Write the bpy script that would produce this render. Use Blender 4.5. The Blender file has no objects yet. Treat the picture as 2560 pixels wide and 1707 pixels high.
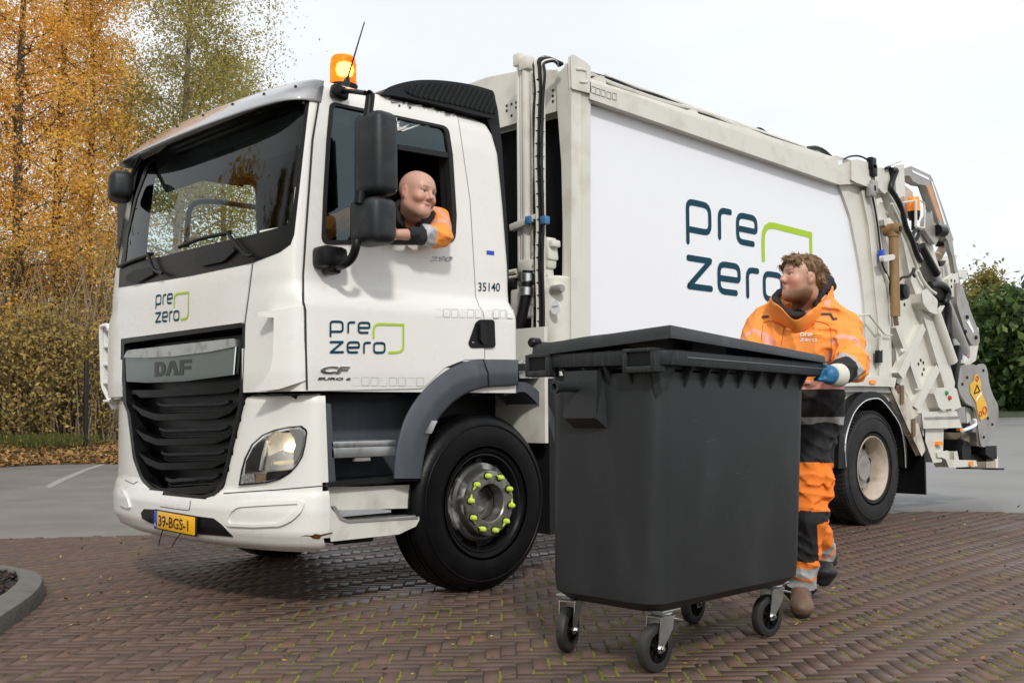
import bpy, bmesh, math, random
import numpy as np
from mathutils import Vector, Matrix
from mathutils.bvhtree import BVHTree
from mathutils.geometry import delaunay_2d_cdt
R = math.radians
random.seed(7); RNG = np.random.default_rng(7)
SC = bpy.context.scene; COL = SC.collection
# ------------------------------------------------------------------ camera
CP = np.array([-2.9241, -4.7286, 1.0826]); YAW, PIT, ROL, FPX, SX, SY = 0.7903, 0.0444, -0.0077, 2636.61, 54.36, 56.03
def _rot(a, p, r):
    f = np.array([math.cos(p)*math.cos(a), math.cos(p)*math.sin(a), math.sin(p)])
    rt = np.array([math.sin(a), -math.cos(a), 0.]); up = np.cross(rt, f)
    rt2 = math.cos(r)*rt + math.sin(r)*up
    return rt2, np.cross(rt2, f), f
CR, CU, CF = _rot(YAW, PIT, ROL)
cd = bpy.data.cameras.new('camera'); cam = bpy.data.objects.new('camera', cd); COL.objects.link(cam)
cd.sensor_fit = 'HORIZONTAL'; cd.sensor_width = 36; cd.lens = FPX/2560*36
cd.shift_x = -SX/2560; cd.shift_y = SY/2560; cd.clip_start = .05; cd.clip_end = 2000
cam.matrix_world = Matrix(((CR[0], CU[0], -CF[0], CP[0]), (CR[1], CU[1], -CF[1], CP[1]), (CR[2], CU[2], -CF[2], CP[2]), (0, 0, 0, 1)))
SC.camera = cam
# ------------------------------------------------------------------ sky, sun, exposure
SUN_DIR = Vector((.47, .66, -.60)).normalized()
wd = bpy.data.worlds.new('World'); SC.world = wd; wd.use_nodes = True
nt = wd.node_tree; nt.nodes.clear(); N = nt.nodes.new; Lk = nt.links.new
out = N('ShaderNodeOutputWorld'); bg = N('ShaderNodeBackground'); bg.inputs[1].default_value = .092
sky = N('ShaderNodeTexSky'); sky.sky_type = 'NISHITA'; sky.sun_disc = False
sky.sun_elevation = math.asin(-SUN_DIR.z); sky.sun_rotation = math.atan2(-SUN_DIR.x, -SUN_DIR.y)
sky.dust_density = 4
tc = N('ShaderNodeTexCoord'); mp = N('ShaderNodeMapping'); mp.inputs['Scale'].default_value = (1, 1, 2.6)
no = N('ShaderNodeTexNoise'); no.inputs['Scale'].default_value = 2.2; no.inputs['Detail'].default_value = 4
cr = N('ShaderNodeValToRGB'); cr.color_ramp.elements[0].position = .33; cr.color_ramp.elements[1].position = .66
cr.color_ramp.elements[0].color = (8.1, 8.5, 8.95, 1); cr.color_ramp.elements[1].color = (9.6, 9.75, 9.9, 1)
mx = N('ShaderNodeMix'); mx.data_type = 'RGBA'; mx.inputs[0].default_value = .96
Lk(tc.outputs['Generated'], mp.inputs[0]); Lk(mp.outputs[0], no.inputs['Vector']); Lk(no.outputs[0], cr.inputs[0])
Lk(sky.outputs[0], mx.inputs[6]); Lk(cr.outputs[0], mx.inputs[7]); Lk(mx.outputs[2], bg.inputs[0]); Lk(bg.outputs[0], out.inputs[0])
sl = bpy.data.lights.new('sun', 'SUN'); sl.energy = 1.75; sl.angle = R(5); sl.color = (1, .97, .92)
so = bpy.data.objects.new('sun', sl); COL.objects.link(so); so.rotation_euler = SUN_DIR.to_track_quat('-Z', 'Y').to_euler(); so.location = (-4, -6, 8)
SC.view_settings.view_transform = 'Standard'; SC.view_settings.look = 'None'; SC.view_settings.exposure = .32; SC.view_settings.gamma = 1
# ------------------------------------------------------------------ materials
def M(name, col, rough=.5, metal=0, dirt=None, damt=.5, dscale=3., bump=0, bscale=120., coat=0, spec=.5, emit=None, es=1, var=.06, vscale=7., stretch=(1, 1, 1)):
    m = bpy.data.materials.new(name); m.use_nodes = True; n = m.node_tree; b = n.nodes['Principled BSDF']
    b.inputs['Roughness'].default_value = rough; b.inputs['Metallic'].default_value = metal
    b.inputs['Coat Weight'].default_value = coat; b.inputs['Coat Roughness'].default_value = .08
    b.inputs['Specular IOR Level'].default_value = spec
    c = (*col, 1)
    tc = n.nodes.new('ShaderNodeTexCoord'); mp = n.nodes.new('ShaderNodeMapping'); mp.inputs['Scale'].default_value = stretch
    n.links.new(tc.outputs['Object'], mp.inputs[0])
    def noise(s, d=5):
        t = n.nodes.new('ShaderNodeTexNoise'); t.inputs['Scale'].default_value = s; t.inputs['Detail'].default_value = d
        n.links.new(mp.outputs[0], t.inputs['Vector']); return t
    def mix(f, a, bb):
        x = n.nodes.new('ShaderNodeMix'); x.data_type = 'RGBA'
        for k, v in ((0, f), (6, a), (7, bb)):
            if hasattr(v, 'links'): n.links.new(v, x.inputs[k])
            else: x.inputs[k].default_value = v
        return x.outputs[2]
    cur = c
    t = noise(vscale); cur = mix(t.outputs[0], (*[max(0, v*(1-var*2)) for v in col], 1), (*[min(1, v*(1+var*2)) for v in col], 1))
    if dirt:
        t2 = noise(dscale, 9); rp = n.nodes.new('ShaderNodeValToRGB'); rp.color_ramp.elements[0].position = .52; rp.color_ramp.elements[1].position = .78
        rp.color_ramp.elements[1].color = (damt, damt, damt, 1); n.links.new(t2.outputs[0], rp.inputs[0])
        cur = mix(rp.outputs[0], cur, (*dirt, 1))
    n.links.new(cur, b.inputs['Base Color'])
    rr = n.nodes.new('ShaderNodeMapRange'); rr.inputs[3].default_value = max(.02, rough-.08); rr.inputs[4].default_value = min(1, rough+.1)
    n.links.new(t.outputs[0], rr.inputs[0]); n.links.new(rr.outputs[0], b.inputs['Roughness'])
    if bump:
        t3 = noise(bscale, 3); bp = n.nodes.new('ShaderNodeBump'); bp.inputs['Strength'].default_value = bump; bp.inputs['Distance'].default_value = .01
        n.links.new(t3.outputs[0], bp.inputs['Height']); n.links.new(bp.outputs[0], b.inputs['Normal'])
    if emit: b.inputs['Emission Color'].default_value = (*emit, 1); b.inputs['Emission Strength'].default_value = es
    return m
def glass(name, tint, refl=1.0, ior=1.5):
    m = bpy.data.materials.new(name); m.use_nodes = True; n = m.node_tree; n.nodes.clear()
    o = n.nodes.new('ShaderNodeOutputMaterial'); t = n.nodes.new('ShaderNodeBsdfTransparent'); t.inputs[0].default_value = (*tint, 1)
    g = n.nodes.new('ShaderNodeBsdfGlossy'); g.inputs['Roughness'].default_value = .015; g.inputs[0].default_value = (*(refl if isinstance(refl, tuple) else (refl,)*3), 1)
    f = n.nodes.new('ShaderNodeFresnel'); f.inputs[0].default_value = ior; x = n.nodes.new('ShaderNodeMixShader')
    n.links.new(f.outputs[0], x.inputs[0]); n.links.new(t.outputs[0], x.inputs[1]); n.links.new(g.outputs[0], x.inputs[2]); n.links.new(x.outputs[0], o.inputs[0])
    return m
WHITE = M('white_paint', (.74, .73, .69), .28, coat=.4, var=.012, dirt=(.55, .5, .4), damt=.1, dscale=2.5)
CREAM = M('cream_body_paint', (.63, .615, .55), .4, var=.02, dirt=(.36, .31, .23), damt=.5, dscale=5)
DIRTYW = M('dirty_white_paint', (.64, .63, .57), .45, var=.03, dirt=(.30, .25, .18), damt=.55, dscale=6)
PANEL = M('panel_film', (.80, .81, .84), .35, var=.008)
BLACK = M('black_plastic', (.006, .006, .0065), .35, var=.1, spec=.22)
TRIM = M('matt_black_trim', (.011, .0115, .0125), .5, var=.1, bump=.05, bscale=300, spec=.25)
MIRR = M('mirror_housing_plastic', (.014, .0155, .018), .4, spec=.32, var=.12, bump=.12, bscale=400, dirt=(.07, .07, .07), damt=.4, dscale=9)
GREYP = M('slate_grey_plastic', (.062, .070, .084), .5, spec=.35, var=.08, dirt=(.11, .115, .12), damt=.5, dscale=4, stretch=(3, 3, .6))
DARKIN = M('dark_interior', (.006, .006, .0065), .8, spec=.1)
GREYIN = M('grey_interior', (.09, .1, .105), .8)
RUB = M('tyre_rubber', (.004, .004, .0045), .36, spec=.16, var=.2, bump=.1, bscale=60, dirt=(.014, .013, .012), damt=.5, dscale=8)
RUBD = M('dusty_tyre_rubber', (.018, .018, .018), .65, spec=.3, var=.2, bump=.15, bscale=60, dirt=(.05, .046, .04), damt=.6, dscale=7)
SEAL = M('window_rubber', (.014, .0135, .0135), .6, spec=.3)
STEEL = M('galvanised_steel', (.52, .54, .53), .38, 1, var=.15, vscale=14)
ALU = M('worn_aluminium', (.50, .52, .52), .42, .85, var=.12, dirt=(.14, .11, .08), damt=.8, dscale=16, stretch=(1, 1, 1))
CHROME = M('bright_chrome', (.85, .84, .82), .1, 1, var=.05)
GUNM = M('grille_badge_grey', (.16, .185, .18), .3, .7, var=.05)
ORANGEG = M('amber_lens', (.95, .28, .01), .15, var=.03)
RUST = M('rust', (.10, .045, .02), .8, var=.3, vscale=30)
BROWNM = M('brown_cylinder_paint', (.25, .145, .06), .5, var=.15, dirt=(.07, .05, .03), damt=.6, dscale=9)
HOSE = M('black_hose', (.008, .008, .009), .4, spec=.35)
GREYM = M('bare_grey_metal', (.36, .35, .33), .45, .5, var=.12, dirt=(.2, .14, .09), damt=.6, dscale=4)
TEAL = M('logo_petrol', (.003, .045, .078), .5, var=.0, spec=.15)
LIME = M('logo_lime', (.38, .56, .03), .5, var=.0, spec=.2)
NUTG = M('lime_nut_indicator', (.55, .72, .09), .4, var=.06)
BADGE = M('chrome_lettering', (.28, .28, .27), .25, 1)
YEL = M('plate_yellow', (.85, .42, .005), .35, var=.05, dirt=(.3, .15, .02), damt=.4, dscale=14)
BLUE = M('plate_blue', (.01, .06, .45), .4)
WARN = M('warning_yellow', (.75, .42, .03), .5, var=.08)
RED = M('red_mark', (.5, .03, .02), .5)
GREEN = M('green_button', (.01, .25, .1), .4)
STICK = M('sticker_residue', (.70, .70, .67), .6, var=.1, vscale=60)
STICKE = M('sticker_edge', (.40, .39, .37), .7, var=.3, vscale=90)
GLW = glass('windscreen_glass', (.84, .92, .90), .75, 1.45)
GLS = glass('side_glass', (.50, .62, .62), (.75, .95, 1.0), 1.8)
GLL = glass('lamp_cover_glass', (.97, .97, .97), .8, 1.35)
# ------------------------------------------------------------------ mesh helpers
def _w(p):
    return Vector(p.location) if p is not None and p.parent is None and p.type == 'EMPTY' else Vector((0, 0, 0))
def link(o, parent=None):
    COL.objects.link(o)
    if parent is not None:
        o.parent = parent; o.matrix_parent_inverse = Matrix.Translation(-_w(parent))
    return o
def mk(name, V, F, mats, parent=None, ang=35, mi=None, smooth=True):
    me = bpy.data.meshes.new(name); me.from_pydata([tuple(v) for v in V], [], [tuple(f) for f in F])
    for m in (mats if isinstance(mats, (list, tuple)) else [mats]): me.materials.append(m)
    if mi is not None: me.polygons.foreach_set('material_index', np.asarray(mi, dtype=np.int32))
    if smooth:
        me.polygons.foreach_set('use_smooth', np.ones(len(me.polygons), bool))
        bm = bmesh.new(); bm.from_mesh(me); th = R(ang)
        for e in bm.edges:
            if len(e.link_faces) == 2 and e.calc_face_angle(0) > th: e.smooth = False
        bm.to_mesh(me); bm.free()
    return link(bpy.data.objects.new(name, me), parent)
def thing(name, label, cat, loc=(0, 0, 0), group=None):
    o = bpy.data.objects.new(name, None); COL.objects.link(o); o.location = loc; o.empty_display_size = .1
    o['label'] = label; o['category'] = cat
    if group: o['group'] = group
    return o
def tag(o, label=None, cat=None, group=None, kind=None):
    for k, v in (('label', label), ('category', cat), ('group', group), ('kind', kind)):
        if v: o[k] = v
    return o
class MB:
    def __init__(s): s.V = []; s.F = []; s.I = []
    def add(s, V, F, mi=0):
        o = len(s.V); s.V += [tuple(v) for v in V]; s.F += [tuple(i+o for i in f) for f in F]; s.I += [mi]*len(F); return s
    def build(s, name, mats, parent=None, ang=35, smooth=True): return mk(name, s.V, s.F, mats, parent, ang, s.I, smooth)
def box(c, d, mat3=None, bev=.0):
    """box of size d about c; bev cuts all edges"""
    d = np.array(d)/2; b = min(bev, d.min()*.49)
    bm = bmesh.new(); bmesh.ops.create_cube(bm, size=2)
    for v in bm.verts: v.co = Vector((v.co.x*d[0], v.co.y*d[1], v.co.z*d[2]))
    if b > 0: bmesh.ops.bevel(bm, geom=bm.edges[:], offset=b, segments=2, affect='EDGES', profile=.5)
    V = []
    for v in bm.verts:
        p = v.co if mat3 is None else mat3 @ v.co
        V.append((p.x+c[0], p.y+c[1], p.z+c[2]))
    F = [[v.index for v in f.verts] for f in bm.faces]; bm.free()
    return V, F
def spline(P, n=6, closed=False):
    P = [np.array(p, float) for p in P]; m = len(P); O = []
    rng = range(m if closed else m-1)
    for i in rng:
        if closed: p0, p1, p2, p3 = P[i-1], P[i], P[(i+1) % m], P[(i+2) % m]
        else: p0, p1, p2, p3 = P[max(i-1, 0)], P[i], P[i+1], P[min(i+2, m-1)]
        for k in range(n):
            t = k/n; O.append(.5*((2*p1)+(-p0+p2)*t+(2*p0-5*p1+4*p2-p3)*t*t+(-p0+3*p1-3*p2+p3)*t**3))
    if not closed: O.append(P[-1])
    return O
def rnd(P, r, n=5, closed=True):
    """round polygon corners; r number or list"""
    P = [np.array(p, float) for p in P]; m = len(P); O = []
    for i in range(m):
        rr = r[i] if isinstance(r, (list, tuple)) else r
        if (not closed and i in (0, m-1)) or rr <= 0: O.append(P[i]); continue
        a, b, c = P[i-1], P[i], P[(i+1) % m]; u = a-b; v = c-b; lu = np.linalg.norm(u); lv = np.linalg.norm(v)
        d = min(rr, lu*.49, lv*.49); s = b+u/lu*d; e = b+v/lv*d
        for k in range(n+1):
            t = k/n; O.append((1-t)**2*s+2*t*(1-t)*b+t*t*e)
    return O
def tubeg(P, r, seg=8, cap=True):
    P = [Vector(p) for p in P]; m = len(P); V = []; F = []
    rr = r if isinstance(r, (list, tuple)) else [r]*m
    up = None
    for i, p in enumerate(P):
        t = (P[min(i+1, m-1)]-P[max(i-1, 0)]).normalized()
        if up is None: up = t.orthogonal().normalized()
        up = (up-t*up.dot(t)); up = up.normalized() if up.length > 1e-6 else t.orthogonal().normalized()
        s = t.cross(up)
        for k in range(seg):
            a = 2*math.pi*k/seg; V.append(p+(up*math.cos(a)+s*math.sin(a))*rr[i])
    for i in range(m-1):
        for k in range(seg):
            k2 = (k+1) % seg; F.append((i*seg+k, i*seg+k2, (i+1)*seg+k2, (i+1)*seg+k))
    if cap: F.append(tuple(range(seg-1, -1, -1))); F.append(tuple((m-1)*seg+k for k in range(seg)))
    return V, F
def tube(name, P, r, mat, parent=None, seg=8, n=6, smoothp=True):
    if smoothp and len(P) > 2: P = spline(P, n)
    V, F = tubeg(P, r, seg); return mk(name, V, F, mat, parent, 50)
def latheg(prof, c, axis=1, seg=48, closed=False):
    """prof list of (r, h) about axis through c"""
    V = []; F = []; m = len(prof)
    for r, h in prof:
        for k in range(seg):
            a = 2*math.pi*k/seg; u, v = r*math.cos(a), r*math.sin(a)
            p = [(h, u, v), (u, h, v), (u, v, h)][axis]; V.append((c[0]+p[0], c[1]+p[1], c[2]+p[2]))
    for i in range(m-1 if not closed else m):
        j = (i+1) % m
        for k in range(seg):
            k2 = (k+1) % seg; f = (i*seg+k, i*seg+k2, j*seg+k2, j*seg+k)
            F.append(f if axis != 1 else f[::-1])
    return V, F
def pray(px, py):
    d = CF+CR*((px-1280-SX)/FPX)-CU*((py-853.5-SY)/FPX); return d/np.linalg.norm(d)
def U(px, py, ax, v):
    d = pray(px, py); return CP+d*((v-CP[ax])/d[ax])
def prismg(P, off):
    """polygon of 3D points P (planar) extruded by vector off"""
    P = [np.array(p, float) for p in P]; off = np.array(off, float); n = len(P)
    V = P+[p+off for p in P]; nrm = sum(np.cross(P[i]-P[0], P[(i+1) % n]-P[0]) for i in range(1, n))
    F = [tuple(range(n)), tuple(range(2*n-1, n-1, -1))]+[(i, i+n, (i+1) % n+n, (i+1) % n) for i in range(n)]
    F[2:] = [f[::-1] for f in F[2:]]
    if np.dot(nrm, off) > 0: F = [f[::-1] for f in F]
    return V, F
def ppx(name, pts, ax, v, depth, mat, parent, bev=.006):
    """solid whose near face is the traced outline standing on plane axis=v, of real thickness depth"""
    P = [U(x, y, ax, v) for x, y in pts]; off = [0, 0, 0]; off[ax] = depth
    V, F = prismg(P, off); o = mk(name, V, F, mat, parent, 30)
    if bev:
        bm = bmesh.new(); bm.from_mesh(o.data)
        es = [e for e in bm.edges if len(e.link_faces) == 2 and e.calc_face_angle(0) > R(30)]
        try: bmesh.ops.bevel(bm, geom=es, offset=bev, segments=2, affect='EDGES', profile=.5, clamp_overlap=True)
        except Exception: pass
        for f in bm.faces: f.smooth = True
        for e in bm.edges: e.smooth = not (len(e.link_faces) == 2 and e.calc_face_angle(0) > R(32))
        bm.to_mesh(o.data); bm.free()
    return o
def inpoly(p, P):
    x, y = p; r = False; j = len(P)-1
    for i in range(len(P)):
        if (P[i][1] > y) != (P[j][1] > y) and x < (P[j][0]-P[i][0])*(y-P[i][1])/(P[j][1]-P[i][1]+1e-12)+P[i][0]: r = not r
        j = i
    return r
def trimesh2d(outer, holes=(), res=10.):
    def dens(P):
        O = []
        for i in range(len(P)):
            a = np.array(P[i], float)[:2]; b = np.array(P[(i+1) % len(P)], float)[:2]; k = max(1, int(np.ceil(np.linalg.norm(b-a)/res)))
            O += [a+(b-a)*t/k for t in range(k)]
        return O
    loops = [dens(outer)]+[dens(h) for h in holes]; pts = []; edges = []
    for Lp in loops:
        o = len(pts); pts += Lp; edges += [(o+i, o+(i+1) % len(Lp)) for i in range(len(Lp))]
    A = np.array(loops[0]); x0, y0 = A.min(0); x1, y1 = A.max(0); bp = np.array(pts)
    for iy, y in enumerate(np.arange(y0+res*.5, y1, res*.87)):
        for x in np.arange(x0+(res*.5 if iy % 2 else 0), x1, res):
            if inpoly((x, y), loops[0]) and not any(inpoly((x, y), h) for h in loops[1:]) and np.min(np.sum((bp-[x, y])**2, 1)) > (res*.45)**2: pts.append(np.array((x, y)))
    r = delaunay_2d_cdt([Vector((float(p[0]), float(p[1]))) for p in pts], edges, [], 0, 1e-6)
    vs, fs = r[0], r[2]; F = []
    for f in fs:
        c = sum((vs[i] for i in f), Vector((0, 0)))/len(f); a_, b_, d_ = (vs[i] for i in f[:3])
        lm = max((b_-a_).length, (d_-b_).length, (a_-d_).length); ar = abs((b_-a_).x*(d_-a_).y-(b_-a_).y*(d_-a_).x)
        if ar/max(lm, 1e-9) < .03*min(res, lm): continue
        if inpoly(c, loops[0]) and not any(inpoly(c, h) for h in loops[1:]): F.append(tuple(f))
    return [(v.x, v.y) for v in vs], F
class Surf:
    """a smooth surface to lay panels on: hit point and interpolated normal"""
    def __init__(s, V, F):
        s.V = [Vector(v) for v in V]; s.F = F; s.t = BVHTree.FromPolygons(s.V, F); s.N = [Vector((0, 0, 0)) for _ in V]
        for f in F:
            a, b, c = s.V[f[0]], s.V[f[1]], s.V[f[2]]; n = (b-a).cross(c-a)
            for i in f: s.N[i] += n
    def _r(s, h):
        if h[0] is None: return (None, None)
        n = Vector((0, 0, 0))
        for i in s.F[h[2]]: n += s.N[i].normalized()/((s.V[i]-h[0]).length+.002)
        return (h[0], n.normalized())
    def ray_cast(s, o, d): return s._r(s.t.ray_cast(o, d))
    def find_nearest(s, q): return s._r(s.t.find_nearest(q))
def hit(S, p, mode):
    if mode == 'px': o = Vector(CP); d = Vector(pray(*p))
    elif mode == 'side': o = Vector((p[0], -6, p[1])); d = Vector((0, 1, 0))
    elif mode == 'far': o = Vector((p[0], 9, p[1])); d = Vector((0, -1, 0))
    elif mode == 'top': o = Vector((p[0], p[1], 9)); d = Vector((0, 0, -1))
    else: o = Vector((-6, p[0], p[1])); d = Vector((1, 0, 0))
    h = S.ray_cast(o, d)
    if h[0] is None:
        q = o+d*((Vector((.3, .6, 1.6))-o).dot(d)); h = S.find_nearest(q)
    n = h[1]
    if n.dot(d) > 0: n = -n
    return h[0], n
def patch(name, S, outer, off, thick, mat, parent, mode='px', holes=(), res=9., ang=35, fn=None):
    """curved sheet lying on surface S: outline in 2D (mode says how it is laid on), proud by off, of real thickness thick"""
    v2, F = trimesh2d(outer, holes, res); O = []; I = []
    used = sorted({i for f in F for i in f}); rm = {k: i for i, k in enumerate(used)}
    for k in used:
        p, n = hit(S, v2[k], mode); o_ = off if fn is None else off+fn(v2[k])
        O.append(p+n*o_); I.append(p+n*(off-thick if fn is None else o_-thick))
    n = len(O); F = [tuple(rm[i] for i in f) for f in F]; G = []; cnt = {}
    for f in F:
        a, b, c = (O[i] for i in f[:3]); nn = (b-a).cross(c-a); pn = hit(S, v2[used[f[0]]], mode)[1]
        if nn.dot(pn) < 0: f = f[::-1]
        G.append(f)
        for i in range(len(f)): cnt[(f[i], f[(i+1) % len(f)])] = 1
    H = list(G)
    if thick > 0:
        H += [tuple(i+n for i in f[::-1]) for f in G]
        H += [(a, a+n, b+n, b)[::-1] for (a, b) in cnt if (b, a) not in cnt]
        V = O+I
    else: V = O
    return mk(name, V, H, mat, parent, ang)
def strip2d(P, w, closed=False, caps=True, cn=5):
    """2D stroke of width w along polyline -> list of quads/fans as (verts, faces)"""
    P = [np.array(p, float) for p in P]; m = len(P); Ls = []; Rs = []
    for i in range(m):
        a = P[i-1] if (closed or i > 0) else P[i]; b = P[(i+1) % m] if (closed or i < m-1) else P[i]
        d1 = P[i]-a; d2 = b-P[i]
        d1 = d1/np.linalg.norm(d1) if np.linalg.norm(d1) > 1e-9 else d2/np.linalg.norm(d2)
        d2 = d2/np.linalg.norm(d2) if np.linalg.norm(d2) > 1e-9 else d1
        n1 = np.array((-d1[1], d1[0])); n2 = np.array((-d2[1], d2[0])); q = n1+n2; q = q/max(np.linalg.norm(q), 1e-6); k = min(1/max(q.dot(n1), .3), 2.2)
        Ls.append(P[i]+q*k*w/2); Rs.append(P[i]-q*k*w/2)
    V = Ls+Rs; F = [(i, (i+1) % m, (i+1) % m+m, i+m) for i in range(m if closed else m-1)]
    if caps and not closed:
        for end in (0, m-1):
            d = (P[0]-P[1]) if end == 0 else (P[-1]-P[-2]); d = d/np.linalg.norm(d); a0 = math.atan2(d[1], d[0])
            o = len(V); ring = [P[end]+np.array((math.cos(a0+t), math.sin(a0+t)))*w/2 for t in np.linspace(-math.pi/2, math.pi/2, cn+2)]
            V += ring; F.append(tuple(range(o, o+len(ring))))
    return V, F
def resamp(P, step, closed=False):
    O = []; m = len(P)
    for i in range(m if closed else m-1):
        a = np.array(P[i], float); b = np.array(P[(i+1) % m], float); k = max(1, int(np.ceil(np.linalg.norm(b-a)/step)))
        O += [a+(b-a)*t/k for t in range(k)]
    if not closed: O.append(np.array(P[-1], float))
    return O
def stroke(name, S, P, w, off, mat, parent, mode='px', closed=False, caps=False, step=8.):
    V2, F = strip2d(resamp(P, step, closed), w, closed, caps)
    V = []
    for v in V2: p, n = hit(S, v, mode); V.append(p+n*off)
    return mk(name, V, F, mat, parent, 60)
# the wordmark: rounded strokes in units of its own width
def _lg(P, r=None, closed=False): return ([((x-328)/759, -(y-978)/759*.767) for x, y in (rnd(P, r, 4, closed) if r is not None else P)], closed)
LOGO_D = [_lg([(338, 1138), (338, 990), (456, 990), (456, 1092), (338, 1092)], [0, 26, 34, 30, 0]), _lg([(509, 1100), (509, 996), (571, 996)], [0, 34, 0]),
    _lg([(703, 1103), (612, 1103), (612, 999), (722, 999), (722, 1052), (614, 1052)], [0, 30, 34, 34, 12, 0]),
    _lg([(338, 1198), (456, 1198), (339, 1302), (458, 1302)], [0, 3, 3, 0]), _lg([(598, 1306), (502, 1306), (502, 1202), (616, 1202), (616, 1256), (504, 1256)], [0, 30, 34, 34, 12, 0]),
    _lg([(665, 1310), (665, 1208), (727, 1208)], [0, 34, 0]), _lg([(766, 1212), (877, 1212), (877, 1313), (766, 1313)], 32, True)]
LOGO_L = [_lg([(764, 1155), (764, 1010), (1077, 1018), (1077, 1314), (926, 1314)], [0, 100, 0, 110, 0])]
def logo(place, w, d_mat, l_mat, parent, thin=.0235):
    """place(u, v) -> 3D point just proud of its surface; w: unused width scale"""
    for nm, L, m in (('wordmark', LOGO_D, d_mat), ('leaf_mark', LOGO_L, l_mat)):
        b = MB()
        for P, cl in L:
            V, F = strip2d(P, thin if nm == 'wordmark' else thin*1.1, cl)
            for f in F: b.add([place(*V[i], len(b.F)*1.2e-5) for i in f], [tuple(range(len(f)))])
        b.build(nm, m, parent, 80)
def textm(s, size=1., extr=0., bold=0., shear=0., sx=1.):
    c = bpy.data.curves.new('t', 'FONT'); c.body = s; c.size = size; c.extrude = extr; c.offset = bold; c.shear = shear; c.resolution_u = 3
    o = bpy.data.objects.new('t', c); COL.objects.link(o); dg = bpy.context.evaluated_depsgraph_get()
    me = bpy.data.meshes.new_from_object(o.evaluated_get(dg)); V = [(v.co.x*sx, v.co.y, v.co.z) for v in me.vertices]; F = [tuple(p.vertices) for p in me.polygons]
    bpy.data.objects.remove(o); bpy.data.curves.remove(c); bpy.data.meshes.remove(me)
    x0 = min(v[0] for v in V); y0 = min(v[1] for v in V); return [(x-x0, y-y0, z) for x, y, z in V], F
def lettering(name, s, place, wh, mat, parent, bold=.0, shear=0., extr=0.):
    """text fitted to the unit box then laid with place(u, v, w)"""
    V, F = textm(s, 1, extr, bold, shear); x1 = max(v[0] for v in V); y1 = max(v[1] for v in V)
    return mk(name, [place(v[0]/x1, v[1]/y1, v[2]) for v in V], F, mat, parent, 40)
def attr_mat(name, cols, rough=.5, spec=.5, trans=0, noise_scale=0, bump=0):
    m = bpy.data.materials.new(name); m.use_nodes = True; n = m.node_tree; b = n.nodes['Principled BSDF']; b.inputs['Roughness'].default_value = rough; b.inputs['Specular IOR Level'].default_value = spec
    a = n.nodes.new('ShaderNodeAttribute'); a.attribute_name = 'tint'; cr = n.nodes.new('ShaderNodeValToRGB'); e = cr.color_ramp.elements
    while len(e) < len(cols): e.new(.5)
    for i, c in enumerate(cols): e[i].position = i/(len(cols)-1); e[i].color = (*c, 1)
    n.links.new(a.outputs['Fac'], cr.inputs[0]); cur = cr.outputs[0]
    tc = n.nodes.new('ShaderNodeTexCoord')
    if noise_scale:
        t = n.nodes.new('ShaderNodeTexNoise'); t.inputs['Scale'].default_value = noise_scale; t.inputs['Detail'].default_value = 8; n.links.new(tc.outputs['Object'], t.inputs['Vector'])
        x = n.nodes.new('ShaderNodeMix'); x.data_type = 'RGBA'; x.blend_type = 'MULTIPLY'; x.inputs[0].default_value = .55; n.links.new(cur, x.inputs[6]); n.links.new(t.outputs[0], x.inputs[7])
        hs = n.nodes.new('ShaderNodeHueSaturation'); hs.inputs['Value'].default_value = 1.5; n.links.new(x.outputs[2], hs.inputs['Color'])
        cur = hs.outputs[0]; mr_ = n.nodes.new('ShaderNodeMapRange'); mr_.inputs[1].default_value = .35; mr_.inputs[2].default_value = .65; mr_.inputs[3].default_value = rough-.16; mr_.inputs[4].default_value = rough+.16
        t2 = n.nodes.new('ShaderNodeTexNoise'); t2.inputs['Scale'].default_value = .7; n.links.new(tc.outputs['Object'], t2.inputs['Vector']); n.links.new(t2.outputs[0], mr_.inputs[0]); n.links.new(mr_.outputs[0], b.inputs['Roughness'])
        if bump:
            bp = n.nodes.new('ShaderNodeBump'); bp.inputs['Strength'].default_value = bump; bp.inputs['Distance'].default_value = .004; t3 = n.nodes.new('ShaderNodeTexNoise'); t3.inputs['Scale'].default_value = 70; n.links.new(tc.outputs['Object'], t3.inputs['Vector']); n.links.new(t3.outputs[0], bp.inputs['Height']); n.links.new(bp.outputs[0], b.inputs['Normal'])
    n.links.new(cur, b.inputs['Base Color'])
    if trans:
        tr_ = n.nodes.new('ShaderNodeBsdfTranslucent'); n.links.new(cur, tr_.inputs[0]); ms = n.nodes.new('ShaderNodeMixShader'); ms.inputs[0].default_value = trans
        n.links.new(b.outputs[0], ms.inputs[1]); n.links.new(tr_.outputs[0], ms.inputs[2]); n.links.new(ms.outputs[0], n.nodes['Material Output'].inputs[0])
    return m
def fastmesh(name, V, F, mat, tint=None, parent=None, smooth=False):
    """V (n,3), F (m,k) arrays"""
    V = np.asarray(V, np.float32); F = np.asarray(F, np.int32); me = bpy.data.meshes.new(name); me.vertices.add(len(V)); me.vertices.foreach_set('co', V.ravel())
    k = F.shape[1]; me.loops.add(F.size); me.loops.foreach_set('vertex_index', F.ravel()); me.polygons.add(len(F)); me.polygons.foreach_set('loop_start', np.arange(0, F.size, k, dtype=np.int32))
    if smooth: me.polygons.foreach_set('use_smooth', np.ones(len(F), bool))
    me.materials.append(mat); me.update(calc_edges=True)
    if tint is not None: at_ = me.attributes.new('tint', 'FLOAT', 'FACE'); at_.data.foreach_set('value', np.asarray(tint, np.float32))
    return link(bpy.data.objects.new(name, me), parent)
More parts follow.
